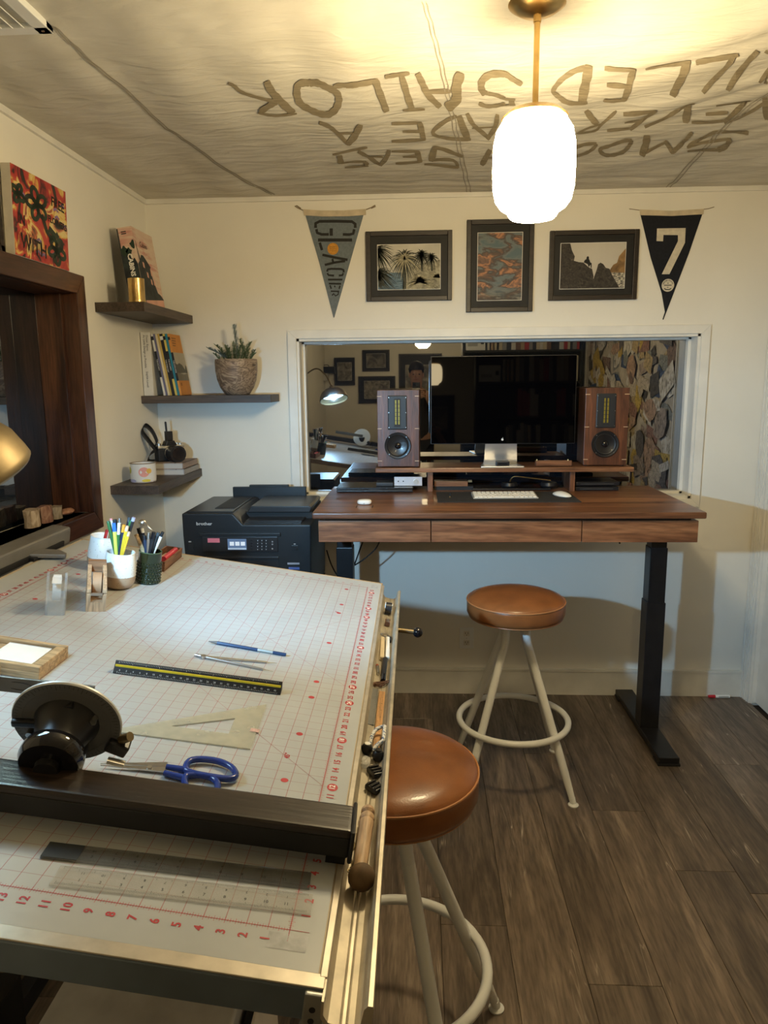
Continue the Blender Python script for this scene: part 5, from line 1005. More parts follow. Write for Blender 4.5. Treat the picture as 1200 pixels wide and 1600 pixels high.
# ================================================================== drafting machine: top rail, track and protractor head
o = thing('drafting_machine', 'track drafting machine with a dark wooden arm and black protractor head', 'drafting machine', TM @ TR(-.5, .2, 0))
RAIL = mat('rail_grey', (.22, .21, .195), .45, .4, var=.12, vs=12)
MB().box(-1.005, -.945, -.05, 1.452, -.010, .046).build('top_rail', RAIL, o, TM, bevel=.010, seg=3)
MB().box(-.948, -.940, -.05, 1.40, -.004, .012).build('rail_track', BLACKM, o, TM)
MB().prism([(-.945, 1.20), (-.862, 1.245), (-.868, 1.265), (-.90, 1.285), (-.945, 1.27)], .006, .018).build('rail_clamp', RAIL, o, TM, bevel=.003); MB().box(-.955, -.925, 1.19, 1.24, .0005, .010).build('clamp_foot', BLACKM, o, TM)
AF = TM @ TR(.056, 4.56*IN, 0) @ RZ(.030)      # arm runs from the right edge to the rail
ARMT = wood('arm_wood', (.012, .008, .006), (.050, .032, .023), 0, 10., .08, .36, mid=(.026, .017, .012))
MB().box(-1.00, 0, 0, .062, .024, .057).build('wooden_arm', ARMT, o, AF, bevel=.006, seg=3)
MB().box(-1.00, -.002, -.0015, .058, .019, .047).build('arm_underside', BLACKM, o, AF, bevel=.002)
MB().box(-.002, .004, -.006, .066, .014, .060).build('end_cap', BLACK, o, AF, bevel=.003)
s_ = PT(180, 1277, .04); MB().cyl(AF.inverted() @ TM @ Vector((s_.x, .118, .039)), AF.inverted() @ TM @ Vector((s_.x, .106, .039)), .0045, n=14).build('arm_screw', CHROME, o, AF, smooth=.6)
MB().box(-1.02, -.95, -.01, .075, .012, .066).build('carriage', BLACK, o, AF, bevel=.004)
MB().box(-.03, -.004, .01, .05, .0015, .022).build('arm_roller', BLACKM, o, AF)
# head: disc stands almost upright, near side coloured as if in shade
hc = PT(105, 1128, .088); HC = TM @ hc; vd = ray(105, 1128).normalized(); th_ = .70
n_ = (-vd*math.cos(th_)+(RX*-.40+DX*.92).normalized()*math.sin(th_)).normalized(); xr_ = (RX-n_*RX.dot(n_)).normalized(); yr_ = n_.cross(xr_)
HF = Matrix(((xr_.x, yr_.x, n_.x, HC.x), (xr_.y, yr_.y, n_.y, HC.y), (xr_.z, yr_.z, n_.z, HC.z), (0, 0, 0, 1)))
MB().lathe([(0, -.006), (.074, -.006), (.077, -.003), (.077, .0), (.0745, .002), (.0, .002)], 56).build('protractor_disc', mat('disc_silver', (.60, .61, .60), .4, .2, var=.05), o, HF, smooth=.5)
MB().lathe([(.0, .0021), (.0755, .0021), (.0755, .0023), (.062, .0024), (.061, .0019), (.0, .0019)], 48).build('disc_scale', mat('disc_shade_grey', (.085, .085, .085), .6), o, HF)  # dark grey puts the shade of the near face into its colour
m_ = MB()
for k in range(72):
    a = 2*PI*k/72; L = .009 if k % 6 == 0 else .005; m_.strip([(.073*math.cos(a), .073*math.sin(a)), ((.073-L)*math.cos(a), (.073-L)*math.sin(a))], .0007, lambda x, y: (x, y, .0026))
m_.build('disc_graduations', mat('dim_graduation', (.012, .012, .012), .6), o, HF)
MB().lathe([(.0, .002), (.046, .002), (.040, .016), (.034, .034), (.034, .050), (.0, .050)], 36).build('hub', BLACK, o, HF, smooth=.5)
MB().lathe([(.030, .048), (.041, .052), (.0435, .060), (.0435, .070), (.039, .079), (.0, .082)], 36).build('grip_knob', GLOSS, o, HF, smooth=.6)
MB().lathe([(.017, .080), (.0165, .090), (.0, .092)], 24).build('release_button', BLACK, o, HF, smooth=.5)
MB().box(-.073, -.030, -.002, .010, .005, .014, RZ(-.12)).build('index_lever', BLACK, o, HF, bevel=.003)
MB().box(-.012, .026, .028, .040, .003, .012, RZ(.15)).build('vernier_arm', BLACK, o, HF, bevel=.002)
for x, y in ((-.008, .022), (.042, .010), (-.052, -.010)): MB().cyl((x, y, .003), (x, y, .014), .005, n=14).build('head_screw', CHROME, o, HF, smooth=.6)
ca = HF @ Vector((.064, -.052, 0)); MB().box(-.016, .016, -.011, .011, -.012, .012, RZ(-.6)).build('scale_clamp', BLACK, o, HF @ TR(.064, -.050, 0), bevel=.003)
MB().cyl((.0, .0, .0), (.016, .010, .004), .007, n=14).build('clamp_knob', BRASSD, o, HF @ TR(.070, -.040, .0), smooth=.6); MB().cyl((-.012, -.014, .008), (.012, -.022, .010), .0055, n=12).build('clamp_bolt', CHROME, o, HF @ TR(.060, -.055, .004), smooth=.6)
p0 = HC - n_*.012; p1 = AF @ Vector((-.40, .052, .050)); MB().tube([HC-n_*.006-yr_*.0, HC-Vector((0, 0, .04)), p1], [.026, .026, .022], 14).build('head_mount', BLACK, o, I4, smooth=.7)
sb = [PT(x, y, .118) for x, y in ((148, 1072), (-110, 1044))]; d_ = (sb[1]-sb[0]).normalized(); m_ = MB(); up_ = Vector((0, 0, 1)); a, b = sb
bw_ = .024; vs = [q+up_*z+dy for q in (a, b) for z in (0, -bw_) for dy in (Vector((0, .0025, 0)), Vector((0, -.0025, 0)))]
m_.add(vs, [(0, 1, 3, 2), (4, 6, 7, 5), (0, 4, 5, 1), (2, 3, 7, 6), (1, 5, 7, 3), (0, 2, 6, 4)]).build('scale_arm', mat('arm_grey', (.16, .16, .155), .4, .5), o, TM, bevel=.001)
q = (a*.55+b*.45)+Vector((0, -.0032, -.012)); MB().tube([q+Vector((.022*math.cos(2*PI*i/24), 0, .006*math.sin(2*PI*i/24))) for i in range(24)], .0006, 5, True).build('arm_oval_mark', BLACKM, o, TM)
# ================================================================== tools lying on the mat
def onmat(px, py, h=0.): return PT(px, py, h)
def frame_at(u, v, h=0., rot=0.): return TM @ TR(-u*IN, v*IN, h) @ RZ(rot)
def bar_frame(pa, pb, h=0.):    # frame at pa with x along pa->pb on the mat
    a = PT(*pa, 0); b = PT(*pb, 0); d = b-a; return TM @ TR(a.x, a.y, h) @ RZ(math.atan2(d.y, d.x)), d.length
# triangular scale
F, L = bar_frame((180, 1048), (440, 1082)); o = thing('scale_ruler', 'black triangular scale ruler with a yellow stripe on the cutting mat', 'ruler', F); L = .330
X1 = Matrix(((0, 0, 1, 0), (1, 0, 0, 0), (0, 1, 0, 0), (0, 0, 0, 1)))
MB().prism([(-.013, .0006), (.013, .0006), (.014, .002), (.0015, .0225), (-.0015, .0225), (-.014, .002)], 0, L, X1).build('body', mat('scale_black', (.014, .015, .017), .4), o, bevel=.0006)
MB().box(.002, L-.002, -.0062, -.004, .0118, .0168, TR(0, -.0012, 0)).build('yellow_stripe', mat('yellow_stripe', (.72, .60, .03), .5), o)
gx_ = mat('white_tick', (.62, .64, .66), .6); m_ = MB()
fa = lambda x, t: (x, -.0141+.0125*t, .002+.0205*t-.0002)
for k in range(96): x = .008+k*(L-.016)/95; t0 = .02; t1 = t0+(.16 if k % 8 == 0 else .09); m_.strip([(x, t0), (x, t1)], .0006, lambda a, b: Vector(fa(a, b))+Vector((0, -.0005, .0003))); m_.strip([(x, .98), (x, .98-(t1-t0))], .0006, lambda a, b: Vector(fa(a, b))+Vector((0, -.0005, .0003)))
for k in range(24): x = .012+k*(L-.024)/23; M = facing(Vector(fa(x, .26))+Vector((0, -.0006, .0004)), (1, 0, 0), (0, .52, .85)); text_mesh(str(k*2 % 60), .0050, M, mb=m_)
m_.build('graduations', gx_, o)
# pencil, compass, set square, scissors, clear rulers
def pencil(name, label, p0, p1, r, body, tip, F=TM, cat='pencil', group=None, eraser=None, n=6, cone=.06, tipl=.02):
    a, b = Vector(p0), Vector(p1); L = (b-a).length; o = thing(name, label, cat, F @ facing(a, (b-a).orthogonal(), (b-a).cross((b-a).orthogonal())), group)
    MB().cyl((0, 0, 0), (0, 0, L-tipl), r, r, n).build('barrel', body, o, smooth=.8 if n > 8 else None)
    MB().cyl((0, 0, L-tipl), (0, 0, L), r*.98, r*.25 if eraser is None else r, max(n, 8)).build('tip' if eraser is None else 'end_cap', tip if eraser is None else eraser, o, smooth=.8); return o
a, b = PT(447, 1023, .0043), PT(326, 1002, .0043); o = pencil('blue_pencil', 'dark blue pencil lying above the triangular scale ruler', a, b, .0038, mat('navy_lacquer', (.02, .05, .13), .3), mat('pencil_tip', (.12, .10, .09), .5), cat='pencil')
m_ = MB(); L = (b-a).length; m_.cyl((0, 0, .03), (0, 0, .065), .0040, .0040, 6).build('silver_print', mat('silver_print', (.40, .42, .40), .4, .4), o)
F, L = bar_frame((305, 1023), (430, 1044)); o = thing('drafting_compass', 'chrome drafting compass lying open beside the blue pencil', 'compass', F)
j0 = F.inverted() @ TM @ PT(318, 1026, .004); l1 = F.inverted() @ TM @ PT(433, 1036, .003); l2 = F.inverted() @ TM @ PT(427, 1049, .003)
MB().cyl(F.inverted() @ TM @ PT(305, 1023, .004), j0, .0028, .0030, 12).build('handle', STEEL, o, smooth=.8); MB().lathe([(0, -.003), (.006, -.003), (.006, .003), (0, .003)], 18, TR(*j0)).build('hinge', STEEL, o, smooth=.5)
for q in (l1, l2):
    e_ = j0+(q-j0)*.86; lg_ = MB().cyl(j0, e_, .0026, .0022, 10).build('leg', STEEL, o, smooth=.8); MB().cyl(e_, q, .0011, .0004, 8).build('needle', CHROME, lg_, F)
sq = [PT(x, y, 0) for x, y in ((416, 1102), (391, 1172), (165, 1143))]; hole = [PT(x, y, 0) for x, y in ((367, 1124), (357, 1148), (268, 1136))]
F = TM @ TR(sq[1].x, sq[1].y, 0); o = thing('set_square', 'clear yellowed plastic set square lying on the mat', 'set square', F); vs = []
for h in (.0004, .0022): vs += [(q.x-sq[1].x, q.y-sq[1].y, h) for q in sq+hole]
fs = []
for i in range(3):
    j_ = (i+1) % 3; fs += [(i, j_, 3+j_, 3+i), (6+i, 9+i, 9+j_, 6+j_), (i, 6+i, 6+j_, j_), (3+i, 3+j_, 9+j_, 9+i)]
MB().add(vs, fs).build('plate', clear('yellowed_acrylic', (.62, .60, .47), .45), o)
m_ = MB(); m_.strip([(hole[2].x-sq[1].x, hole[2].y-sq[1].y), (hole[0].x-sq[1].x, hole[0].y-sq[1].y)], .0012, lambda x, y: (x, y, .0024)); m_.strip([(sq[2].x-sq[1].x, sq[2].y-sq[1].y), (0, 0)], .0012, lambda x, y: (x, y, .0024)); m_.build('dark_edge', mat('edge_grey', (.16, .16, .13), .5), o)
q = PT(398, 1143, 0); MB().box(-.008, .008, -.006, .006, .0022, .0025, TR(q.x-sq[1].x, q.y-sq[1].y, 0)).build('red_stamp', mat('faded_red', (.55, .36, .32), .6, var=.3, vs=200), o)
zs = zoomed(150, 960, 2.927); F = TM @ TR(*PT(250, 1198)); Fi = F.inverted() @ TM; o = thing('scissors', 'blue handled steel scissors lying behind the wooden arm', 'scissors', F); BLU = mat('blue_handle', (.015, .045, .26), .25, var=.1, coat=.3)
def zp(pts, h): return [Fi @ PT(x, y, h) for x, y in zs(pts)]
MB().tube(smoothpts(zp([(410, 705), (425, 672), (480, 662), (560, 672), (620, 700), (640, 735), (615, 752), (560, 748), (480, 735), (430, 722)], .008), 3, True), .0052, 10, True).tube(zp([(322, 697), (415, 712)], .007), [.0045, .0055], 10).build('upper_handle', BLU, o, smooth=1.)
MB().tube(smoothpts(zp([(405, 745), (440, 735), (500, 738), (548, 760), (556, 795), (540, 830), (490, 838), (440, 825), (412, 790)], .007), 3, True), .0052, 10, True).tube(zp([(312, 725), (410, 750)], .006), [.0045, .0055], 10).build('lower_handle', BLU, o, smooth=1.)
for k, (a, b, w_) in enumerate((((20, 690), (325, 697), .013), ((20, 702), (320, 724), .013))):
    A, B = zp([a, b], 0); d = (B-A).normalized(); s_ = Vector((-d.y, d.x, 0)); m_ = MB(); z0 = .002+.0016*k
    m_.add([A+Vector((0, 0, z0)), B+s_*w_/2+Vector((0, 0, z0)), B-s_*w_/2+Vector((0, 0, z0)), A+Vector((0, 0, z0+.0015)), B+s_*w_/2+Vector((0, 0, z0+.0025)), B-s_*w_/2+Vector((0, 0, z0+.0025))], [(0, 2, 1), (3, 4, 5), (0, 1, 4, 3), (1, 2, 5, 4), (2, 0, 3, 5)]).build('blade', STEEL, o)
q = zp([(245, 702)], .006)[0]; MB().lathe([(0, -.002), (.005, -.002), (.004, .002), (0, .002)], 16, TR(*q)).build('pivot_screw', CHROME, o)
def clear_ruler(label, pa, pb, w, L, mt, seed, dark=None, rnd=False):
    F, _ = bar_frame(pa, pb, .0003); o = thing('clear_ruler', label, 'ruler', F, 'clear rulers near the table edge')
    MB().box(0, L, 0, w, 0, .0028).build('strip', mt, o, bevel=.0006); m_ = MB()
    for k in range(160): x = .006+k*(L-.012)/159; t_ = .006 if k % 10 == 0 else .0035; m_.strip([(x, w-.001), (x, w-.001-t_)], .0004, lambda a, b: (a, b, .0031)); m_.strip([(x, .001), (x, .001+t_)], .0004, lambda a, b: (a, b, .0031))
    for k in range(1, 12): text_mesh(str(k), .0065, facing((.006+k*(L-.012)/12, w*.34, .0031), (1, 0, 0), (0, 1, 0)), mb=m_); text_mesh(str(12-k), .0055, facing((.006+k*(L-.012)/12, w*.70, .0031), (-1, 0, 0), (0, -1, 0)), mb=m_)
    m_.build('graduations', INK, o)
    if dark: MB().box(.0, .045, .001, w-.001, .0028, .0034).build('dark_end', dark, o, bevel=.0004)
clear_ruler('smoky clear ruler with a dark end, the farther of two near the table edge', (62, 1342), (490, 1392), .030, .335, clear('smoky_acrylic', (.16, .16, .15), .42), 1, mat('grey_end', (.05, .055, .06), .25))
clear_ruler('clear plastic ruler, the nearer of two at the table edge', (76, 1385), (470, 1430), .034, .310, clear('clear_acrylic', (.62, .60, .55), .28), 2)
# tape dispensers
F = frame_at(27.3, 33.2, 0, .42) @ Matrix.Diagonal((1.0, 1.1, 1.3, 1)); o = thing('tape_dispenser', 'clear acrylic tape dispenser standing on the mat', 'tape dispenser', F); AC = clear('thick_acrylic', (.72, .76, .78), .22, .04)
for s_ in (-1, 1): MB().prism([(-.012, 0), (.070, 0), (.078, .012), (.078, .030), (.045, .055), (.02, .072), (-.005, .076), (-.012, .06)], s_*.019-.003, s_*.019+.003, X1 @ Matrix.Identity(4)).build('side_wall', AC, o, bevel=.001)
MB().box(-.019, .019, -.012, .075, 0, .006).build('base', AC, o); MB().box(-.019, .019, -.014, -.009, 0, .045).build('front_wall', AC, o)
MB().lathe([(.013, -.009), (.024, -.009), (.024, .009), (.013, .009)], 28, TR(0, .030, .040) @ RYm(PI/2), ring=True).build('tape_roll', mat('frosted_tape', (.78, .78, .76), .5), o, smooth=.5)
MB().box(-.010, .010, -.012, .018, .062, .0632, RXm(.12)).build('tape_strip', mat('frosted_tape', (.78, .78, .76), .5), o)
F = frame_at(24.75, 35.9, 0, .42) @ Matrix.Scale(1.06, 4); o = thing('wooden_tape_dispenser', 'pale wooden tape dispenser beside the speckled cups', 'tape dispenser', F)
prof = [(-.022, 0), (.105, 0), (.105, .062), (.085, .078), (.030, .066), (.0, .058), (-.022, .052), (-.022, .044), (-.018, .042), (-.022, .040)]
for s_ in (-1, 1): MB().prism(prof, s_*.0165-.0045, s_*.0165+.0045, X1).build('side_block', MAPLE, o, bevel=.0012)
MB().box(-.0125, .0125, -.022, .105, 0, .022).build('base_block', MAPLE, o); MB().box(-.020, .020, .085, .1055, .060, .086).build('rear_block', wood('reddish_wood', (.26, .12, .05), (.42, .22, .11), 0, 12., .1, .5), o, bevel=.001)
MB().box(-.0122, .0122, -.022, -.012, .020, .0215).build('front_lip', MAPLE, o); MB().lathe([(.012, -.0095), (.026, -.0095), (.026, .0095), (.012, .0095)], 28, TR(0, .035, .048) @ RYm(PI/2), ring=True).build('tape_roll', mat('amber_tape', (.50, .30, .17), .4), o, smooth=.5)
MB().box(-.0122, .0122, -.024, -.020, .038, .044).build('cutter', STEEL, o)
# speckled cups, green glass
SPK, t_, b_ = base('speckled_glaze'); L_ = t_.links; tc = nd(t_, 'ShaderNodeTexCoord'); vr = nd(t_, 'ShaderNodeTexVoronoi'); vr.inputs['Scale'].default_value = 170; r1 = ramp(t_, [(.10, (.22, .18, .14)), (.17, (.78, .78, .75))]); L_.new(tc.outputs['Object'], vr.inputs['Vector']); L_.new(vr.outputs['Distance'], r1.inputs[0])
sx = nd(t_, 'ShaderNodeSeparateXYZ'); L_.new(tc.outputs['Object'], sx.inputs[0]); gt = nd(t_, 'ShaderNodeMath', operation='GREATER_THAN'); gt.inputs[1].default_value = .036; L_.new(sx.outputs[2], gt.inputs[0]); mx = nd(t_, 'ShaderNodeMixRGB'); r2 = ramp(t_, [(.10, (.16, .10, .06)), (.2, (.44, .31, .20))]); L_.new(vr.outputs['Distance'], r2.inputs[0]); L_.new(gt.outputs[0], mx.inputs[0]); L_.new(r2.outputs[0], mx.inputs[1]); L_.new(r1.outputs[0], mx.inputs[2]); L_.new(mx.outputs[0], b_.inputs['Base Color']); b_.inputs['Roughness'].default_value = .35
def cup(u, v, label):
    F = frame_at(u, v); o = thing('speckled_cup', label, 'cup', F, 'speckled ceramic pencil cups')
    MB().lathe([(0, 0), (.022, 0), (.034, .005), (.0405, .018), (.0415, .036), (.040, .055), (.0355, .094), (.034, .0965), (.0325, .094), (.037, .05), (.035, .010), (0, .008)], 40).build('body', SPK, o, smooth=.9)
    MB().tube([(.0352*math.cos(2*PI*i/40), .0352*math.sin(2*PI*i/40), .0955) for i in range(40)], .0013, 6, True).build('rim', mat('cup_rim', (.74, .72, .66), .35), o, smooth=1.); return F
C1U, C1V = 25.4, 42.9; cup(C1U, C1V, 'white speckled ceramic cup full of colored pencils, bare tan base'); cup(29.4, 48.2, 'white speckled ceramic cup farther back, holding one red pencil')
GU, GV = 23.35, 45.9; F = frame_at(GU, GV); o = thing('green_glass', 'dark green hobnail glass holding pens', 'glass', F); GG = mat('green_glass', (.009, .017, .005), .10, var=.2, coat=.5)
MB().lathe([(0, 0), (.029, 0), (.0305, .004), (.0305, .087), (.0287, .088), (.028, .006), (0, .006)], 40).build('tumbler', GG, o, smooth=.7)
MB().tube([(.0297*math.cos(2*PI*i/40), .0297*math.sin(2*PI*i/40), .088) for i in range(40)], .0014, 6, True).build('rim', mat('pale_green_rim', (.07, .10, .05), .15), o, smooth=1.)
hb = MB()
for r in range(7):
    for k in range(24): a = 2*PI*(k+.5*(r % 2))/24; hb.ball((.0310*math.cos(a), .0310*math.sin(a), .006+.0085*r), .0032, (1, 1, 1), 6, 4)
ho = hb.build('hobnails', GG, o, smooth=1.); ho['kind'] = 'stuff'
PC = lambda n, c, r=.35: mat(n, c, r, var=.06)
zg = lambda x, y: (140+x/7.5, 790+y/7.5)
def stick(name, label, cu, cv, tip, off, r, body, cap, capl, cat, group, n=8, dy=0.):
    c0 = T(cu, cv, .009)+Vector((off[0], off[1], r*.6)); Y = (TM @ T(cu, cv, .08)).y+dy; px, py = zg(*tip); top = TM.inverted() @ PY(px, py, Y)
    d = top-c0; o = thing(name, label, cat, TM @ facing(c0, d.orthogonal(), d.cross(d.orthogonal())), group); L = d.length
    MB().cyl((0, 0, 0), (0, 0, L-capl), r, r, n).build('barrel', body, o, smooth=.9 if n > 7 else None)
    MB().cyl((0, 0, L-capl), (0, 0, L), r*1.04, r*.92, max(n, 10)).build('cap', cap, o, smooth=.8); return o
GRN = PC('pencil_green', (.035, .14, .045)); YEL = PC('pencil_yellow', (.72, .46, .03)); g1 = 'pencils in the speckled cup'
stick('pencil', 'green pencil, leftmost in the front speckled cup', C1U, C1V, (215, 182), (.012, -.005), .0040, GRN, PC('pencil_end_green', (.02, .09, .03)), .004, 'pencil', g1, 6)
stick('paint_marker', 'yellow marker with a bright blue cap in the front cup', C1U, C1V, (285, 205), (.006, -.012), .0052, PC('marker_yellow', (.68, .62, .10)), PC('blue_cap', (.03, .14, .55)), .022, 'marker', g1, 12, -.012)
stick('pencil', 'green pencil with a white ribbed cap in the front cup', C1U, C1V, (345, 205), (.0, -.010), .0042, GRN, PC('white_cap', (.78, .78, .74)), .030, 'pencil', g1, 6, -.010)
stick('pencil', 'dark navy pencil with an orange cap in the front cup', C1U, C1V, (403, 225), (-.004, -.012), .0045, PC('pencil_navy', (.02, .03, .06)), PC('orange_cap', (.70, .30, .03)), .020, 'pencil', g1, 6, -.012)
stick('pencil', 'taller yellow pencil with an eraser in the front cup', C1U, C1V, (443, 240), (-.010, -.008), .0046, YEL, PC('eraser_tan', (.60, .42, .27)), .014, 'pencil', g1, 6, -.014)
stick('pencil', 'shorter yellow pencil with an eraser in the front cup', C1U, C1V, (465, 308), (-.008, -.014), .0040, YEL, PC('eraser_tan', (.60, .42, .27)), .012, 'pencil', g1, 6, -.016)
stick('pencil', 'green pencil with white lettering, toward the right of the front cup', C1U, C1V, (490, 172), (-.016, -.004), .0046, GRN, PC('pencil_end_green', (.02, .09, .03)), .004, 'pencil', g1, 6)
stick('technical_pen', 'black pen with a lilac end at the right of the front cup', C1U, C1V, (520, 140), (-.018, .004), .0048, BLACK, PC('lilac_end', (.30, .28, .38)), .010, 'pen', g1, 10)
stick('pencil', 'pale pencil with a pink end at the back of the front cup', C1U, C1V, (250, 150), (.006, .010), .0040, PC('pencil_white', (.68, .66, .62)), PC('pink_end', (.55, .22, .20)), .005, 'pencil', g1, 6, .012)
stick('brush_pen', 'dark brush pen behind the blue capped marker in the cup', C1U, C1V, (297, 162), (.002, .012), .0050, PC('dark_green_barrel', (.02, .05, .03)), BLACK, .010, 'pen', g1, 10, .014)
stick('ball_pen', 'white pen with a clip at the back of the front cup', C1U, C1V, (352, 145), (-.002, .012), .0042, PC('pen_white', (.75, .75, .73)), CHROME, .012, 'pen', g1, 10, .012)
stick('technical_pen', 'grey tipped pen behind the lettered green pencil', C1U, C1V, (470, 135), (-.010, .012), .0048, BLACK, PC('grey_end', (.45, .42, .38)), .012, 'pen', g1, 10, .012)
stick('pencil', 'red pencil in the farther speckled cup', 29.4, 48.2, (205, 285), (-.01, 0), .0046, PC('pencil_red', (.50, .03, .03)), PC('pencil_red_end', (.35, .02, .02)), .004, 'pencil', 'pencils in the farther cup', 6)
g2 = 'pens in the green glass'
stick('ball_pen', 'black pen with a white capped end in the green glass, at left', GU, GV, (612, 268), (.004, .008), .0050, BLACK, PC('pen_white', (.75, .75, .73)), .012, 'pen', g2, 10, .008)
stick('fountain_pen', 'tall black capped pen at the back left of the green glass', GU, GV, (570, 262), (.010, .004), .0055, BLACK, GLOSS, .020, 'pen', g2, 12, .004)
stick('drawing_pen', 'dark navy pen with a chrome band in the green glass', GU, GV, (642, 350), (.008, -.010), .0050, PC('pencil_navy', (.02, .03, .06)), BLACK, .012, 'pen', g2, 10, -.010)
stick('metal_pencil', 'brown metal mechanical pencil with a pointed end in the green glass', GU, GV, (693, 318), (.002, -.012), .0046, PC('bronze_barrel', (.20, .13, .09)), CHROME, .016, 'pencil', g2, 10, -.012)
stick('drawing_pen', 'black clip pen, middle of the green glass', GU, GV, (754, 308), (-.006, -.012), .0056, BLACK, GLOSS, .020, 'pen', g2, 10, -.012)
stick('drawing_pen', 'matte black pen with a grey end, right of the clip pen', GU, GV, (808, 315), (-.012, -.006), .0050, BLACKM, PC('grey_end', (.45, .42, .38)), .010, 'pen', g2, 10, -.004)
stick('drawing_pen', 'white pen with a black tip, rightmost in the green glass', GU, GV, (860, 308), (-.016, .0), .0044, PC('pen_white', (.75, .75, .73)), BLACK, .014, 'pen', g2, 10)
stick('clothes_peg', 'pale wooden peg at the left rim of the green glass', GU, GV, (548, 335), (.014, -.004), .0062, OAK, OAK, .004, 'peg', g2, 4)
c0 = T(GU, GV, .015)+Vector((.004, .016, 0)); Y = (TM @ T(GU, GV, .08)).y+.016; pp = [TM.inverted() @ PY(*zg(x, y), Y) for x, y in ((612, 300), (600, 245), (612, 205), (640, 200), (670, 232), (700, 262), (732, 284))]
o = thing('bird_head_opener', 'silver bird-headed letter opener rising from the green glass', 'letter opener', TM @ TR(*c0)); Fi = MO[o.name].inverted() @ TM
MB().tube([Fi @ q for q in smoothpts([c0]+pp[:2], 4)], .0032, 8).build('blade', STEEL, o, smooth=1.); MB().tube([Fi @ q for q in smoothpts(pp[1:], 4)], [.0035, .005, .007, .0085, .0092, .0095, .0095, .009, .0085, .007, .0055, .0045, .0038, .0032, .0028, .0024, .002, .0017, .0014, .001, .0006][:len(smoothpts(pp[1:], 4))], 12).build('bird_head', CHROME, o, smooth=1.)
# small wooden tray with markers
F = frame_at(24.1, 50.2, 0, .03); o = thing('wooden_tray', 'narrow wooden tray at the far edge of the mat holding a red marker', 'tray', F); TW = wood('tray_wood', (.16, .07, .035), (.34, .16, .085), 1, 12., .1, .45)
TL, TWd, TH = .180, .052, .030; m_ = MB(); m_.box(-TWd/2, TWd/2, 0, TL, 0, .005); m_.build('bottom', TW, o)
for a in ((-TWd/2, -TWd/2+.004, 0, TL), (TWd/2-.004, TWd/2, 0, TL), (-TWd/2, TWd/2, 0, .004), (-TWd/2, TWd/2, TL-.004, TL)): MB().box(a[0], a[1], a[2], a[3], 0, TH).build('side', TW, o, bevel=.0012)
for nm, lb, x, y0, y1, z, r, c_ in (('marker_pen', 'red marker lying in the narrow wooden tray', .010, .04, .16, .026, .0085, (.62, .06, .10)), ('chalk_stick', 'cream chalk stick lying in the wooden tray, under the red marker', .018, .03, .12, .012, .006, (.66, .58, .40)), ('chalk_stick', 'beige pastel stick on the left side of the wooden tray', -.012, .03, .14, .012, .006, (.55, .45, .32))):
    q = thing(nm, lb, 'marker' if 'marker' in nm else 'chalk', F @ TR(x, y0, z)); MB().cyl((0, 0, 0), (0, (y1-y0)*.7, 0), r, n=12).build('barrel', PC('tube_%s_%d' % (nm, int(x*1000)), c_), q, smooth=.8); MB().cyl((0, (y1-y0)*.7, 0), (0, y1-y0, 0), r*1.05, r*.95, 12).build('cap', PC('tubecap_%s_%d' % (nm, int(x*1000)), tuple(v*.9 for v in c_)), q, smooth=.8)
# bamboo boxes
def bamboo(u0, u1, v0, v1, h, label):
    F = frame_at(u1, v0); w, d = (u1-u0)*IN, (v1-v0)*IN; o = thing('bamboo_box', label, 'box', F, 'pale bamboo boxes on the mat'); e = .012
    MB().box(0, w, 0, d, 0, h*.55).build('bottom', OAK, o, bevel=.002)
    for a in ((0, w, 0, e), (0, w, d-e, d), (0, e, e, d-e), (w-e*1.6, w, e, d-e)): MB().box(*a, h*.5, h).build('rim', OAK, o, bevel=.003)
    return F, w, d
F, w, d = bamboo(22.0, 29.0, 20.0, 24.6, .026, 'pale bamboo box with a white note pad set in its top'); o = thing('note_pad', 'white note pad lying in the bamboo box', 'note pad', F @ TR(.07, .016, .0145)); MB().box(0, .085, 0, .078, 0, .009).build('sheets', PAPER, o); MB().box(0, .085, .076, .078, .0, .0095).build('glued_edge', mat('pad_glue', (.6, .6, .6), .6), o)
F, w, d = bamboo(24.6, 30.0, 15.6, 19.6, .024, 'pale bamboo box behind the protractor head holding a green packet'); o = thing('green_packet', 'green and blue packet in the nearer bamboo box', 'packet', F @ TR(.045, .018, .0135)); MB().box(0, .068, 0, .062, 0, .012).build('packet_body', PC('packet_green', (.02, .36, .14)), o, bevel=.001); MB().box(.03, .0685, -.0005, .045, .002, .0125).build('blue_label', noise_ramp('blue_scribble', [(.45, (.03, .06, .32)), (.6, (.55, .58, .66))], 90, 4, 1.), o)
# ================================================================== small things in the pencil gutter
GF = -.0255
def gpt(zx, zy, h=GF+.004): return PT(500+zx*.225, 900+zy*.225, h)
def gthing(nm, lb, cat, p, rot=0.): return thing(nm, lb, cat, TM @ TR(p.x, p.y, GF+.0005) @ RZ(rot), 'odds and ends in the pencil gutter')
GX = .074
q = gpt(450, 250); o = gthing('tape_roll', 'black tape roll with printed white ends at the far end of the gutter', 'tape', Vector((GX-.002, q.y, 0))); MB().lathe([(.006, -.009), (.0165, -.009), (.0165, .009), (.006, .009)], 24, TR(0, 0, .0165) @ RYm(PI/2), ring=True).build('roll', BLACK, o, smooth=.5); MB().box(-.011, -.009, -.010, .010, .012, .030).build('label', PAPER, o); MB().box(.009, .011, -.010, .010, .012, .030).build('label', PAPER, o)
q = gpt(465, 330); o = gthing('pencil_sharpener', 'brown block sharpener in the far gutter', 'sharpener', Vector((GX, q.y, 0))); MB().box(-.007, .007, -.013, .013, 0, .013).build('block', PC('sharpener_brown', (.14, .07, .05)), o, bevel=.001); MB().box(-.004, .004, -.012, .010, .013, .0142).build('blade', STEEL, o)
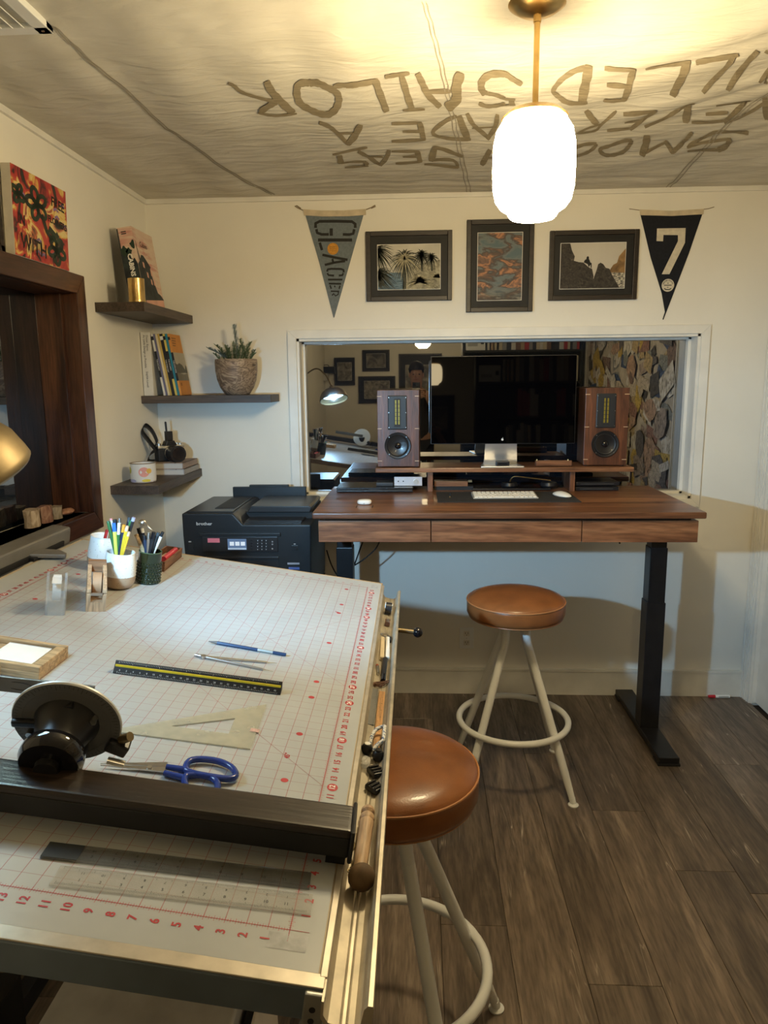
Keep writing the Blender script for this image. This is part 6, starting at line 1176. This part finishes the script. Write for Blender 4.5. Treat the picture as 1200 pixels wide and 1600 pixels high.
q = gpt(437, 410); o = gthing('split_ring', 'flat steel split ring lying in the gutter', 'ring', Vector((GX-.004, q.y, 0))); MB().tube([(.011*math.cos(2*PI*i/24), .011*math.sin(2*PI*i/24), .002) for i in range(24)], .0015, 6, True).build('ring_wire', STEEL, o, smooth=1.); MB().tube([(.0105*math.cos(2*PI*i/24), .0105*math.sin(2*PI*i/24), .0046) for i in range(24)], .0012, 6, True).build('ring_coil', STEEL, o, smooth=1.)
q = gpt(483, 442); o = gthing('usb_stick', 'black usb stick against the gutter wall', 'usb stick', Vector((GX+.010, q.y, 0))); MB().box(-.005, .005, -.016, .010, .0, .009).build('case', BLACK, o, bevel=.002); MB().box(-.004, .004, .010, .020, .002, .007).build('plug', STEEL, o)
for k, (zx, zy, zx2, zy2, c_, lb) in enumerate(((400, 430, 432, 580, (.66, .55, .38), 'cream eraser stick, left of two in the gutter'), (440, 430, 478, 580, (.76, .74, .70), 'white eraser stick, right of two in the gutter'))):
    a, b = gpt(zx, zy), gpt(zx2, zy2); a.x = GX-.008+.013*k; b.x = GX-.004+.013*k; d = b-a; o = gthing('eraser_stick', lb, 'eraser', a, math.atan2(d.y, d.x)); MB().box(0, d.length, -.005, .005, 0, .010).build('rubber', PC('eraser%d' % k, c_, .6), o, bevel=.003); MB().box(d.length*.55, d.length, -.0054, .0054, -.0002, .0104).build('sleeve', PC('sleeve%d' % k, tuple(v*.93 for v in c_), .5), o, bevel=.003)
a, b = gpt(462, 590), gpt(462, 745); a.x = GX+.004; b.x = GX+.004; pencil('marker_pen', 'black marker lying along the gutter wall', Vector((a.x, a.y, GF+.0075)), Vector((b.x, b.y, GF+.0075)), .0062, BLACK, GLOSS, cat='marker', n=12, tipl=.03, eraser=GLOSS, group='odds and ends in the pencil gutter')
q = gpt(405, 655); o = gthing('lead_tube', 'short tube of pencil leads in the gutter', 'lead tube', Vector((GX-.010, q.y, 0)), .1); MB().cyl((0, -.02, .004), (0, .02, .004), .0036, n=10).build('tube', STEEL, o, smooth=.8); MB().cyl((0, .02, .004), (0, .027, .004), .004, n=10).build('stopper', PC('stopper_red', (.35, .08, .04)), o, smooth=.8)
q = gpt(415, 750); o = gthing('rubber_bands', 'tangle of brown rubber bands in the gutter', 'rubber bands', Vector((GX-.002, q.y, 0)))
for k in range(4): MB().tube([((.010+.002*k)*math.cos(2*PI*i/20)+.003*k-.004, .012*math.sin(2*PI*i/20+k*.4), .0018+.0022*k+.001*math.sin(3*2*PI*i/20)) for i in range(20)], .0012, 6, True).build('band', PC('band_brown', (.16, .08, .05), .6), o, smooth=1.)
a, b = gpt(385, 775), gpt(362, 1025); o = gthing('steel_rule', 'short grey steel rule lying in the gutter', 'ruler', Vector((GX-.012, b.y, 0))); L = a.y-b.y; MB().box(-.008, .008, 0, L, 0, .0016).build('blade', mat('dull_steel', (.25, .25, .24), .4, .7, var=.15), o); m_ = MB()
for k in range(40): m_.strip([(.0078, .003+k*(L-.006)/39), (.0078-(.005 if k % 5 == 0 else .003), .003+k*(L-.006)/39)], .0005, lambda x, y: (x, y, .0018))
m_.build('graduations', BLACKM, o)
a, b = gpt(440, 800), gpt(410, 1190); o = gthing('wooden_ruler', 'pale wooden ruler lying along the gutter', 'ruler', Vector((GX+.005, b.y, 0))); L = a.y-b.y; MB().box(-.0065, .0065, 0, L, .0, .003).build('blade', wood('ruler_wood', (.52, .27, .10), (.66, .38, .17), 1, 12., .1, .5), o); m_ = MB()
for k in range(60): m_.strip([(-.006, .003+k*(L-.006)/59), (-.006+(.004 if k % 5 == 0 else .0022), .003+k*(L-.006)/59)], .0005, lambda x, y: (x, y, .0032))
for k in range(1, 8): text_mesh(str(k), .006, facing((.0015, L*k/8, .0032), (0, -1, 0), (1, 0, 0)), mb=m_)
m_.build('graduations', INK, o)
q = gpt(415, 1150); o = gthing('paracord_loop', 'white and blue braided cord loop in the gutter', 'cord', Vector((GX, q.y, 0)))
cl = smoothpts([gpt(340, 1190), gpt(370, 1115), gpt(430, 1095), gpt(470, 1120), gpt(455, 1175), gpt(400, 1200), gpt(362, 1225)], 6); cc = [Vector((max(.060, min(.090, p_.x))-GX, p_.y-q.y, .006+.014*math.sin(PI*i/(len(cl)-1)))) for i, p_ in enumerate(cl)]; MB().tube(cc, .0036, 8).build('cord', noise_ramp('braid', [(.45, (.72, .72, .70)), (.55, (.62, .62, .62)), (.6, (.08, .14, .28))], 220, 2, .2), o, smooth=1.); MB().cyl(cc[0], cc[0]+Vector((0, -.012, -.002)), .0048, n=10).build('crimp', CHROME, o, smooth=.8)
for k, (zx, zy, lb) in enumerate(((310, 1215, 'black cord lock with a white printed face in the gutter'), (400, 1262, 'round black cord lock beside the braided cord'), (385, 1365, 'black toggle clip, second from the near end of the cluster'), (378, 1475, 'black ribbed buckle, nearest of the gutter cluster'))):
    q = gpt(zx, zy); o = gthing('cord_lock' if k < 2 else 'plastic_buckle', lb, 'cord lock' if k < 2 else 'buckle', Vector((max(.062, min(.084, q.x)), q.y, 0)), .3*k)
    if k < 2: MB().lathe([(0, 0), (.008, 0), (.0105, .005), (.0105, .012), (.007, .017), (0, .018)], 18).build('body', BLACK, o, smooth=.7); MB().lathe([(.0, .018), (.0055, .018), (.0055, .0195), (0, .0195)], 14).build('button', PAPER if k == 0 else GLOSS, o)
    else:
        MB().box(-.011, .011, -.013, .013, .0, .010).build('body', BLACK, o, bevel=.003)
        for r in range(3): MB().box(-.010, .010, -.010+.008*r, -.006+.008*r, .010, .0125).build('rib', GLOSS, o, bevel=.001)
        for s_ in (-1, 1): MB().cyl((s_*.005, -.0135, .005), (s_*.005, -.011, .005), .0025, n=8).build('hole', BLACKM, o)
q = gpt(355, 1310); o = gthing('clear_bag', 'crumpled clear plastic bag in the gutter', 'bag', Vector((.063, q.y, 0))); vs = []; fs = []; nu, nv = 12, 7
for j in range(nv):
    for i in range(nu): a = 2*PI*i/nu; t_ = j/(nv-1); k = math.sqrt(max(.02, 1-(2*t_-1)**2))*(1+.3*noise.noise((math.cos(a)*2, math.sin(a)*2, t_*3))); vs.append((.009*k*math.cos(a), .020*k*math.sin(a), .0005+.013*t_))
for j in range(nv-1):
    for i in range(nu): fs.append((j*nu+i, j*nu+(i+1) % nu, (j+1)*nu+(i+1) % nu, (j+1)*nu+i))
MB().add(vs, fs).build('film', clear('bag_film', (.70, .70, .68), .45, .1), o); MB().ball((0, 0, .006), .005, (1, 1.4, .8), 8, 6).build('contents', CHROME, o)
# turned handle with a cork ball
a, b = PT(578, 1266, -.013), PT(575, 1375, -.013); a.x = .076; b.x = .0735; d = a-b; F = TM @ facing(Vector((b.x, b.y, -.0115)), Vector((0, 0, 1)).cross(d), d)
F = TM @ TR(b.x, b.y, -.0118) @ RZ(math.atan2(d.y, d.x)) @ RYm(PI/2); o = thing('turned_awl', 'turned pale wood handle with a dark cork ball lying in the gutter', 'tool', F, 'odds and ends in the pencil gutter'); L = d.length
MB().lathe([(0, L), (.0085, L), (.0105, L-.004), (.0105, L-.010), (.007, L-.014), (.0105, L-.020), (.0115, L-.026), (.009, L-.031), (.0115, L-.036), (.011, L-.042), (.0105, L-.06), (.0095, .02), (.008, .0), (0, .0)], 24).build('handle', MAPLE, o, smooth=.7)
CORK = mat('cork_leather', (.13, .08, .04), .7, var=.3, vs=60); MB().ball((-.006, -.003, -.006), .0185, (1, 1, .9), 16, 10).build('ball', CORK, o, smooth=.9)
o = thing('thin_chain', 'thin dark ball chain lying by the turned handle', 'chain', TM @ TR(.060, b.y+.03, GF+.0025), 'odds and ends in the pencil gutter'); m_ = MB()
for i in range(26): m_.ball((.0025*math.sin(i*.5), .0032*i, 0), .0016, (1, 1, 1), 6, 4)
m_.build('beads', BRASSD, o, smooth=1.); MB().tube([(.003*math.cos(2*PI*i/14), -.004+.003*math.sin(2*PI*i/14), 0) for i in range(14)], .0008, 5, True).build('clasp', BRASSD, o, smooth=1.)
# ================================================================== brass desk lamp over the table
ld = Vector((.20, .33, -.92)).normalized(); LP = Vector((-.735, -2.45, 1.438)); lx_ = ld.orthogonal().normalized(); ly_ = (-ld).cross(lx_)
LF = Matrix(((lx_.x, ly_.x, -ld.x, LP.x), (lx_.y, ly_.y, -ld.y, LP.y), (lx_.z, ly_.z, -ld.z, LP.z), (0, 0, 0, 1)))
o = thing('desk_lamp', 'aged brass desk lamp with a domed shade lit over the drafting table', 'lamp', TM @ TR(-.98, .02, .046))
MB().lathe([(.117, -.004), (.120, .0), (.118, .010), (.110, .040), (.093, .066), (.066, .086), (.034, .096), (.0, .098)], 48, cap=False).build('shade', BRASSD, o, LF, smooth=1.).modifiers.new('s', 'SOLIDIFY').thickness = -.002
MB().lathe([(.0, .039), (.096, .039), (.096, .042), (.0, .042)], 40).build('led_disc', emis('led_glow', *LED), o, LF)
sp = bpy.data.lights.new('wall_fill_spot', 'SPOT'); sp.energy = 222; sp.color = (.36, .68, 1.0); sp.spot_size = 1.9; sp.spot_blend = 1.0; sp.shadow_soft_size = .03
so = bpy.data.objects.new('wall_fill_spot', sp); COL.objects.link(so); so.parent = o; so.matrix_basis = MO[o.name].inverted() @ TR(*(LP-ld*.034)) @ Vector((.44, .88, .08)).to_track_quat('-Z', 'Y').to_matrix().to_4x4()      # added spot, unseen in the shade, throws extra light at the back wall
MB().lathe([(.020, .094), (.018, .118), (.010, .128), (.0, .130)], 24).build('shade_cap', BRASSD, o, LF, smooth=.7)
tp_ = LF @ Vector((0, 0, .125)); bs_ = TM @ Vector((-.98, .02, .048))
arm = smoothpts([tp_, tp_+Vector((-.06, -.05, .10)), tp_+Vector((-.17, -.12, .14)), (bs_.x-.02, bs_.y+.05, 1.52), (bs_.x, bs_.y, 1.32), bs_], 8)
MB().tube(arm, .0065, 10).build('gooseneck', BRASSD, o, I4, smooth=1.)
MB().lathe([(.0, .0), (.030, .0), (.030, .010), (.012, .018), (0, .02)], 24).build('clamp_base', BRASSD, o, smooth=.6); MB().lathe([(.010, .016), (.009, .05), (0, .052)], 16).build('collar', BRASSD, o, smooth=.6)
# ================================================================== under the table
o = thing('plan_cabinet', 'pale grey cabinet standing under the near edge of the drafting table', 'cabinet', TR(-.42, -2.35, 0))
GREYC = mat('pale_grey_laminate', (.52, .53, .55), .5, var=.06)
MB().box(-.56, -.285, -2.74, -2.42, .04, .64).build('body', GREYC, o, I4, bevel=.002); MB().box(-.565, -.28, -2.745, -2.415, .64, .655).build('top', mat('cabinet_top', (.62, .63, .64), .5), o, I4, bevel=.002)
for k in range(4):
    dr = MB().box(-.555, -.29, -2.752, -2.74, .06+.145*k, .19+.145*k).build('drawer', GREYC, o, I4, bevel=.002); MB().box(-.46, -.385, -2.762, -2.752, .12+.145*k, .13+.145*k).build('handle', STEEL, dr, I4)
for x in (-.54, -.305):
    for y in (-2.72, -2.44): MB().cyl((x, y, 0), (x, y, .042), .014, n=12).build('foot', BLACKM, o, I4)
o = thing('framed_board', 'black edged board leaning against the grey cabinet under the table', 'board', TR(-.265, -2.58, 0) @ RYm(-.02)); MB().box(0, .012, -.15, .15, 0, .60).build('panel', BLACKM, o, bevel=.001); MB().box(.012, .016, -.15, .15, 0, .60).build('pale_edge', PAPER, o)
o = thing('router_box', 'small white electronics box on the floor stand under the table', 'box', TR(-.82, -2.62, 0)); MB().box(-.10, .10, -.08, .08, .60, .67).build('case', WHITEP, o, bevel=.004); MB().box(-.03, .0, -.0815, -.079, .62, .65).build('port', BLACKM, o); MB().box(.03, .034, -.0815, -.079, .60, .67).build('side_slot', BLACKM, o); MB().box(-.14, .14, -.10, .12, .0, .60).build('crate', mat('dark_crate', (.03, .028, .026), .7), o, bevel=.004)
# ================================================================== far side of the room, seen mirrored in the panes
# collage of clippings on the right wall
random.seed(4)
o = thing('photo_collage', 'wall-high collage of cut photographs and papers beside the door, mirrored in the window', 'collage', TR(XR, -2.2, .8))
MB().box(XR-.008, XR-.002, -3.55, -1.0, .55, 2.25).build('backing', mat('collage_paper', (.46, .42, .36), .8, var=.2, vs=12), o, I4)
cols = [(.68, .65, .58), (.66, .62, .54), (.34, .28, .24), (.08, .075, .07), (.44, .30, .22), (.22, .15, .12), (.62, .60, .56), (.30, .17, .14), (.46, .36, .20), (.14, .13, .13), (.25, .27, .26), (.52, .46, .38), (.06, .10, .20), (.55, .40, .10)]
cmats = [noise_ramp('clipping%d' % i, [(.38, tuple(v*.35 for v in c)), (.5, c), (.62, tuple(min(.75, v*1.35) for v in c))], 30+7*i, 5, 1.2, (1, 1, .5)) for i, c in enumerate(cols)]
for k in range(290):
    y, z = random.uniform(-3.45, -1.06), random.uniform(.62, 2.18); w, h = random.uniform(.10, .30), random.uniform(.05, .17); a = random.gauss(0, .3); nv_ = random.choice((4, 4, 5, 6, 7)); d = .0085+.00006*k
    pts = []
    for i in range(nv_): q = 2*PI*(i+.5)/nv_; r = random.uniform(.75, 1.1) if nv_ > 4 else 1.; x_, y_ = w*.7*math.cos(q)*r, h*.7*math.sin(q)*r; pts.append((XR-d, y+x_*math.cos(a)-y_*math.sin(a), z+x_*math.sin(a)+y_*math.cos(a)))
    MB().add(pts, [tuple(range(nv_))]).build('clipping', random.choice(cmats), o, I4)
# bookcase behind the photographer's right
o = thing('bookcase', 'tall black bookcase filled with books, mirrored in the window', 'bookcase', TR(1.02, -3.77, 0)); bx0, bx1, by0, by1 = .42, 1.60, -3.92, -3.62
for x in (bx0, bx1-.022): MB().box(x, x+.022, by0, by1, 0, 2.25).build('upright', BLACKM, o, I4)
SHZ = (.08, .60, .93, 1.25, 1.57, 1.88, 2.225)
for z in SHZ: MB().box(bx0+.022, bx1-.022, by0, by1, z-.02, z).build('shelf_board', BLACKM, o, I4)
MB().box(bx0, bx1, by0-.006, by0, 0, 2.25).build('back_panel', BLACKM, o, I4)
bc = [('white', (.62, .60, .55)), ('red', (.42, .04, .04)), ('cream', (.58, .50, .36)), ('dark', (.04, .04, .045)), ('brown', (.20, .11, .07)), ('grey', (.28, .28, .28)), ('tan', (.42, .30, .18)), ('black', (.02, .02, .02))]
def rowbook(x, y, z, t, h, d, ci, lean, label, grp):
    F = TR(x, y, z) @ RYm(lean); b = thing('shelf_book', label, 'book', F, grp); MB().box(0, t, -d, 0, 0, h).build('cover', mat('spine_'+bc[ci][0], bc[ci][1], .6, var=.08), b); MB().box(t*.12, t*.88, -d-.0004, -.004, h-.004, h+.0004).build('page_block', PAPER, b)
CNT = {}; ORD = 'first second third fourth fifth sixth seventh eighth ninth tenth eleventh twelfth'.split()
for z, nm, x, xe in ((1.88, 'upper', .78, 1.55), (1.57, 'middle', .80, 1.55), (1.25, 'lower', .70, 1.45)):
    while x < xe:
        t = random.uniform(.022, .046); ci = random.randrange(8) if nm != 'lower' else random.choice((0, 0, 3, 5)); h = random.uniform(.19, .26)
        CNT[nm, ci] = CNT.get((nm, ci), -1)+1
        rowbook(x, by1-.02, z, t, h, .17, ci, 0, '%s spined book, %s of its colour from the left, %s shelf of the black bookcase' % (bc[ci][0], ORD[CNT[nm, ci]], nm), 'books in the black bookcase'); x += t+.0015
for k, (cx_, ci) in enumerate(((.665, 0), (.70, 6), (.735, 2))): rowbook(cx_, by1-.02, 1.88, .022, .20, .15, ci, -.0, '%s spined book beside the storage box in the black bookcase' % bc[ci][0], 'books in the black bookcase')
b = thing('storage_box', 'white storage box with a dark handle hole in the black bookcase', 'box', TR(.55, by1-.03, 1.88)); MB().box(-.10, .095, -.20, 0, 0, .15).build('body', WHITEP, b, bevel=.003); MB().box(.05, .08, -.001, .002, .06, .10).build('handle_hole', BLACKM, b); MB().box(-.08, .02, -.001, .0015, .04, .07).build('label', mat('box_label', (.45, .45, .45), .6), b)
# pictures and a ledge on the rear wall
def rearpic(x, z, w, h, label, c): framed(x, z, w, h, .16, .84, .18, .82, label, noise_ramp('rear_print_%s' % c, [(.3, (.05, .05, .05)), (.6, (.30, .27, .22)), (.8, (.55, .52, .46))], 14 if c == 'a' else 9, 6, 1.), YR, 'framed_picture', 'framed pictures on the rear wall')
def rp(px, py): v = ray(px, py); t = (6.2+.24+CD)/v.y; return CP.x+v.x*t, CP.z+v.z*t
for (ax, ay, bx_, by_), lb, c in (((522, 559, 555, 602), 'upright framed picture on the rear wall, leftmost in the mirror image', 'a'), ((566, 547, 609, 580), 'framed landscape on the rear wall, above the other landscape', 'b'), ((560, 588, 618, 630), 'larger framed landscape on the rear wall, the lower one', 'a'), ((623, 553, 690, 650), 'big dark framed picture on the rear wall behind the photographer', 'b')):
    x0_, z1_ = rp(ax, ay); x1_, z0_ = rp(bx_, by_); rearpic((x0_+x1_)/2, (z0_+z1_)/2, x1_-x0_, z1_-z0_, lb, c)
x0_, z0_ = rp(478, 584); x1_, _ = rp(514, 584); tag(MB().box(XL, x1_, YR, YR+.2, z0_-.10, z0_).build('wall_ledge', mat('ledge_paint', (.55, .54, .52), .6), None, I4, bevel=.002), 'pale box ledge on the rear wall under a dark case', 'shelf')
o = thing('dark_case', 'dark instrument case lying on the rear ledge', 'case', TR((XL+x1_)/2, YR+.1, z0_)); MB().box(-.13, .13, -.07, .07, 0, .09).build('body', BLACK, o, bevel=.012); MB().tube(smoothpts([(-.04, -.0, .088), (-.03, 0, .11), (.03, 0, .11), (.04, 0, .088)], 4), .005, 8).build('handle', BLACKM, o, smooth=1.)
# low table behind, its pale top showing under the display
o = thing('work_table', 'pale topped work table in the far half of the room', 'table', TR(.45, -5.1, 0)); MB().box(-.15, 1.45, -5.5, -4.9, .86, .90).build('table_top', OAK, o, I4, bevel=.003)
for x in (-.10, 1.40):
    for y in (-5.45, -4.95): MB().box(x-.025, x+.025, y-.025, y+.025, 0, .86).build('leg', BLACKM, o, I4, bevel=.002)
# ================================================================== the photographer, mirrored in the window
def skin(name, V, E, R, m, parent, F=I4, sub=2):
    me = bpy.data.meshes.new(name); me.from_pydata(V, E, []); ob = bpy.data.objects.new(name, me); COL.objects.link(ob); ob.parent = parent; ob.matrix_basis = MO[parent.name].inverted() @ F; MO[ob.name] = F
    md = ob.modifiers.new('skin', 'SKIN'); md.use_smooth_shade = True
    for i, r in enumerate(R): me.skin_vertices[0].data[i].radius = r if isinstance(r, tuple) else (r, r); me.skin_vertices[0].data[i].use_root = (i == 0)
    ob.modifiers.new('sub', 'SUBSURF').levels = sub; ob.modifiers['sub'].render_levels = sub; me.materials.append(m); return ob
PB = TR(-.04, -4.0, 0); SK = mat('skin', (.48, .27, .19), .5, var=.06)
o = thing('person', 'person in a dark shirt holding up a phone, mirrored in the window', 'person', PB)
V = [(0, 0, .96), (0, 0, 1.12), (0, .01, 1.30), (0, 0, 1.42), (0, .01, 1.50), (0, .03, 1.58), (0, .05, 1.66), (0, .05, 1.73),
     (-.19, .0, 1.41), (-.27, .10, 1.20), (-.17, .26, 1.32), (-.09, .36, 1.47), (.19, .0, 1.41), (.27, .10, 1.20), (.17, .26, 1.32), (.09, .36, 1.47),
     (-.10, 0, .92), (-.11, .02, .50), (-.11, -.02, .08), (-.11, .14, .035), (.10, 0, .92), (.11, .02, .50), (.11, -.02, .08), (.11, .14, .035)]
E_ = [(0, 1), (1, 2), (2, 3), (3, 4), (4, 5), (5, 6), (6, 7), (3, 8), (8, 9), (9, 10), (10, 11), (3, 12), (12, 13), (13, 14), (14, 15), (0, 16), (16, 17), (17, 18), (18, 19), (0, 20), (20, 21), (21, 22), (22, 23)]
R_ = [(.15, .11), (.15, .10), (.17, .11), (.13, .08), .055, (.068, .085), (.075, .095), (.055, .07), .065, .045, .038, .028, .065, .045, .038, .028, .085, .06, .045, .035, .085, .06, .045, .035]
skin('body', V, E_, R_, SK, o, PB)
V2 = [(0, 0, .93), (0, 0, 1.12), (0, .01, 1.30), (0, 0, 1.43), (-.19, .0, 1.41), (-.265, .09, 1.225), (.19, .0, 1.41), (.265, .09, 1.225)]
skin('shirt', V2, [(0, 1), (1, 2), (2, 3), (3, 4), (4, 5), (3, 6), (6, 7)], [(.175, .13), (.17, .12), (.185, .125), (.14, .09), .078, .06, .078, .06], mat('dark_shirt', (.03, .03, .035), .8), o, PB)
skin('trousers', [(0, 0, .98), (-.10, 0, .90), (-.11, .02, .50), (-.11, -.02, .10), (.10, 0, .90), (.11, .02, .50), (.11, -.02, .10)], [(0, 1), (1, 2), (2, 3), (0, 4), (4, 5), (5, 6)], [(.16, .12), .098, .075, .062, .098, .075, .062], mat('dark_jeans', (.02, .025, .04), .8), o, PB)
hm = MB().ball((0, .035, 1.70), .098, (.86, 1.0, .95), 18, 12); hm.v = [p for p in hm.v]
ho = hm.build('hair', mat('dark_hair', (.02, .013, .010), .7, bump=.8, bs=90), o, PB, smooth=1.); bm = bmesh.new(); bm.from_mesh(ho.data)
bmesh.ops.delete(bm, geom=[v for v in bm.verts if v.co.z < 1.685 and v.co.y > .02], context='VERTS'); bm.to_mesh(ho.data); bm.free()
for s_ in (-1, 1):
    MB().ball((s_*.030, .122, 1.655), .011, (1, .6, .6), 10, 6).build('eye', mat('eye', (.05, .04, .04), .3), o, PB, smooth=1.)
    MB().ball((s_*.072, .045, 1.645), .022, (.4, .8, 1.3), 10, 6).build('ear', SK, o, PB, smooth=1.)
    for f_ in range(4):
        z = 1.50-.022*f_; MB().tube([(s_*.092, .355, z-.01), (s_*.082, .385, z), (s_*.060, .398, z+.002), (s_*.048, .398, z)], [.010, .0092, .0085, .007], 8).build('finger', SK, o, PB, smooth=1.)
    MB().tube([(s_*.092, .35, 1.475), (s_*.075, .362, 1.50), (s_*.055, .366, 1.515)], [.011, .0098, .008], 8).build('thumb', SK, o, PB, smooth=1.)
MB().tube([(0, .125, 1.665), (0, .143, 1.645), (0, .148, 1.632)], [.008, .012, .010], 8).build('nose', SK, o, PB, smooth=1.); MB().tube([(-.022, .128, 1.606), (0, .138, 1.604), (.022, .128, 1.606)], [.004, .006, .004], 8).build('mouth', mat('lips', (.40, .16, .13), .5), o, PB, smooth=1.)
o = thing('phone', 'dark phone held upright in both hands by the photographer', 'phone', TR(-.04, -3.62, 1.50)); MB().box(-.038, .038, -.004, .004, .0-.08, .074).build('body', BLACK, o, bevel=.003); MB().box(-.035, .035, -.0048, -.0038, -.076, .070).build('screen', GLOSS, o)
MB().box(-.030, -.006, .004, .006, .040, .068).build('camera_bump', GLOSS, o, bevel=.002)
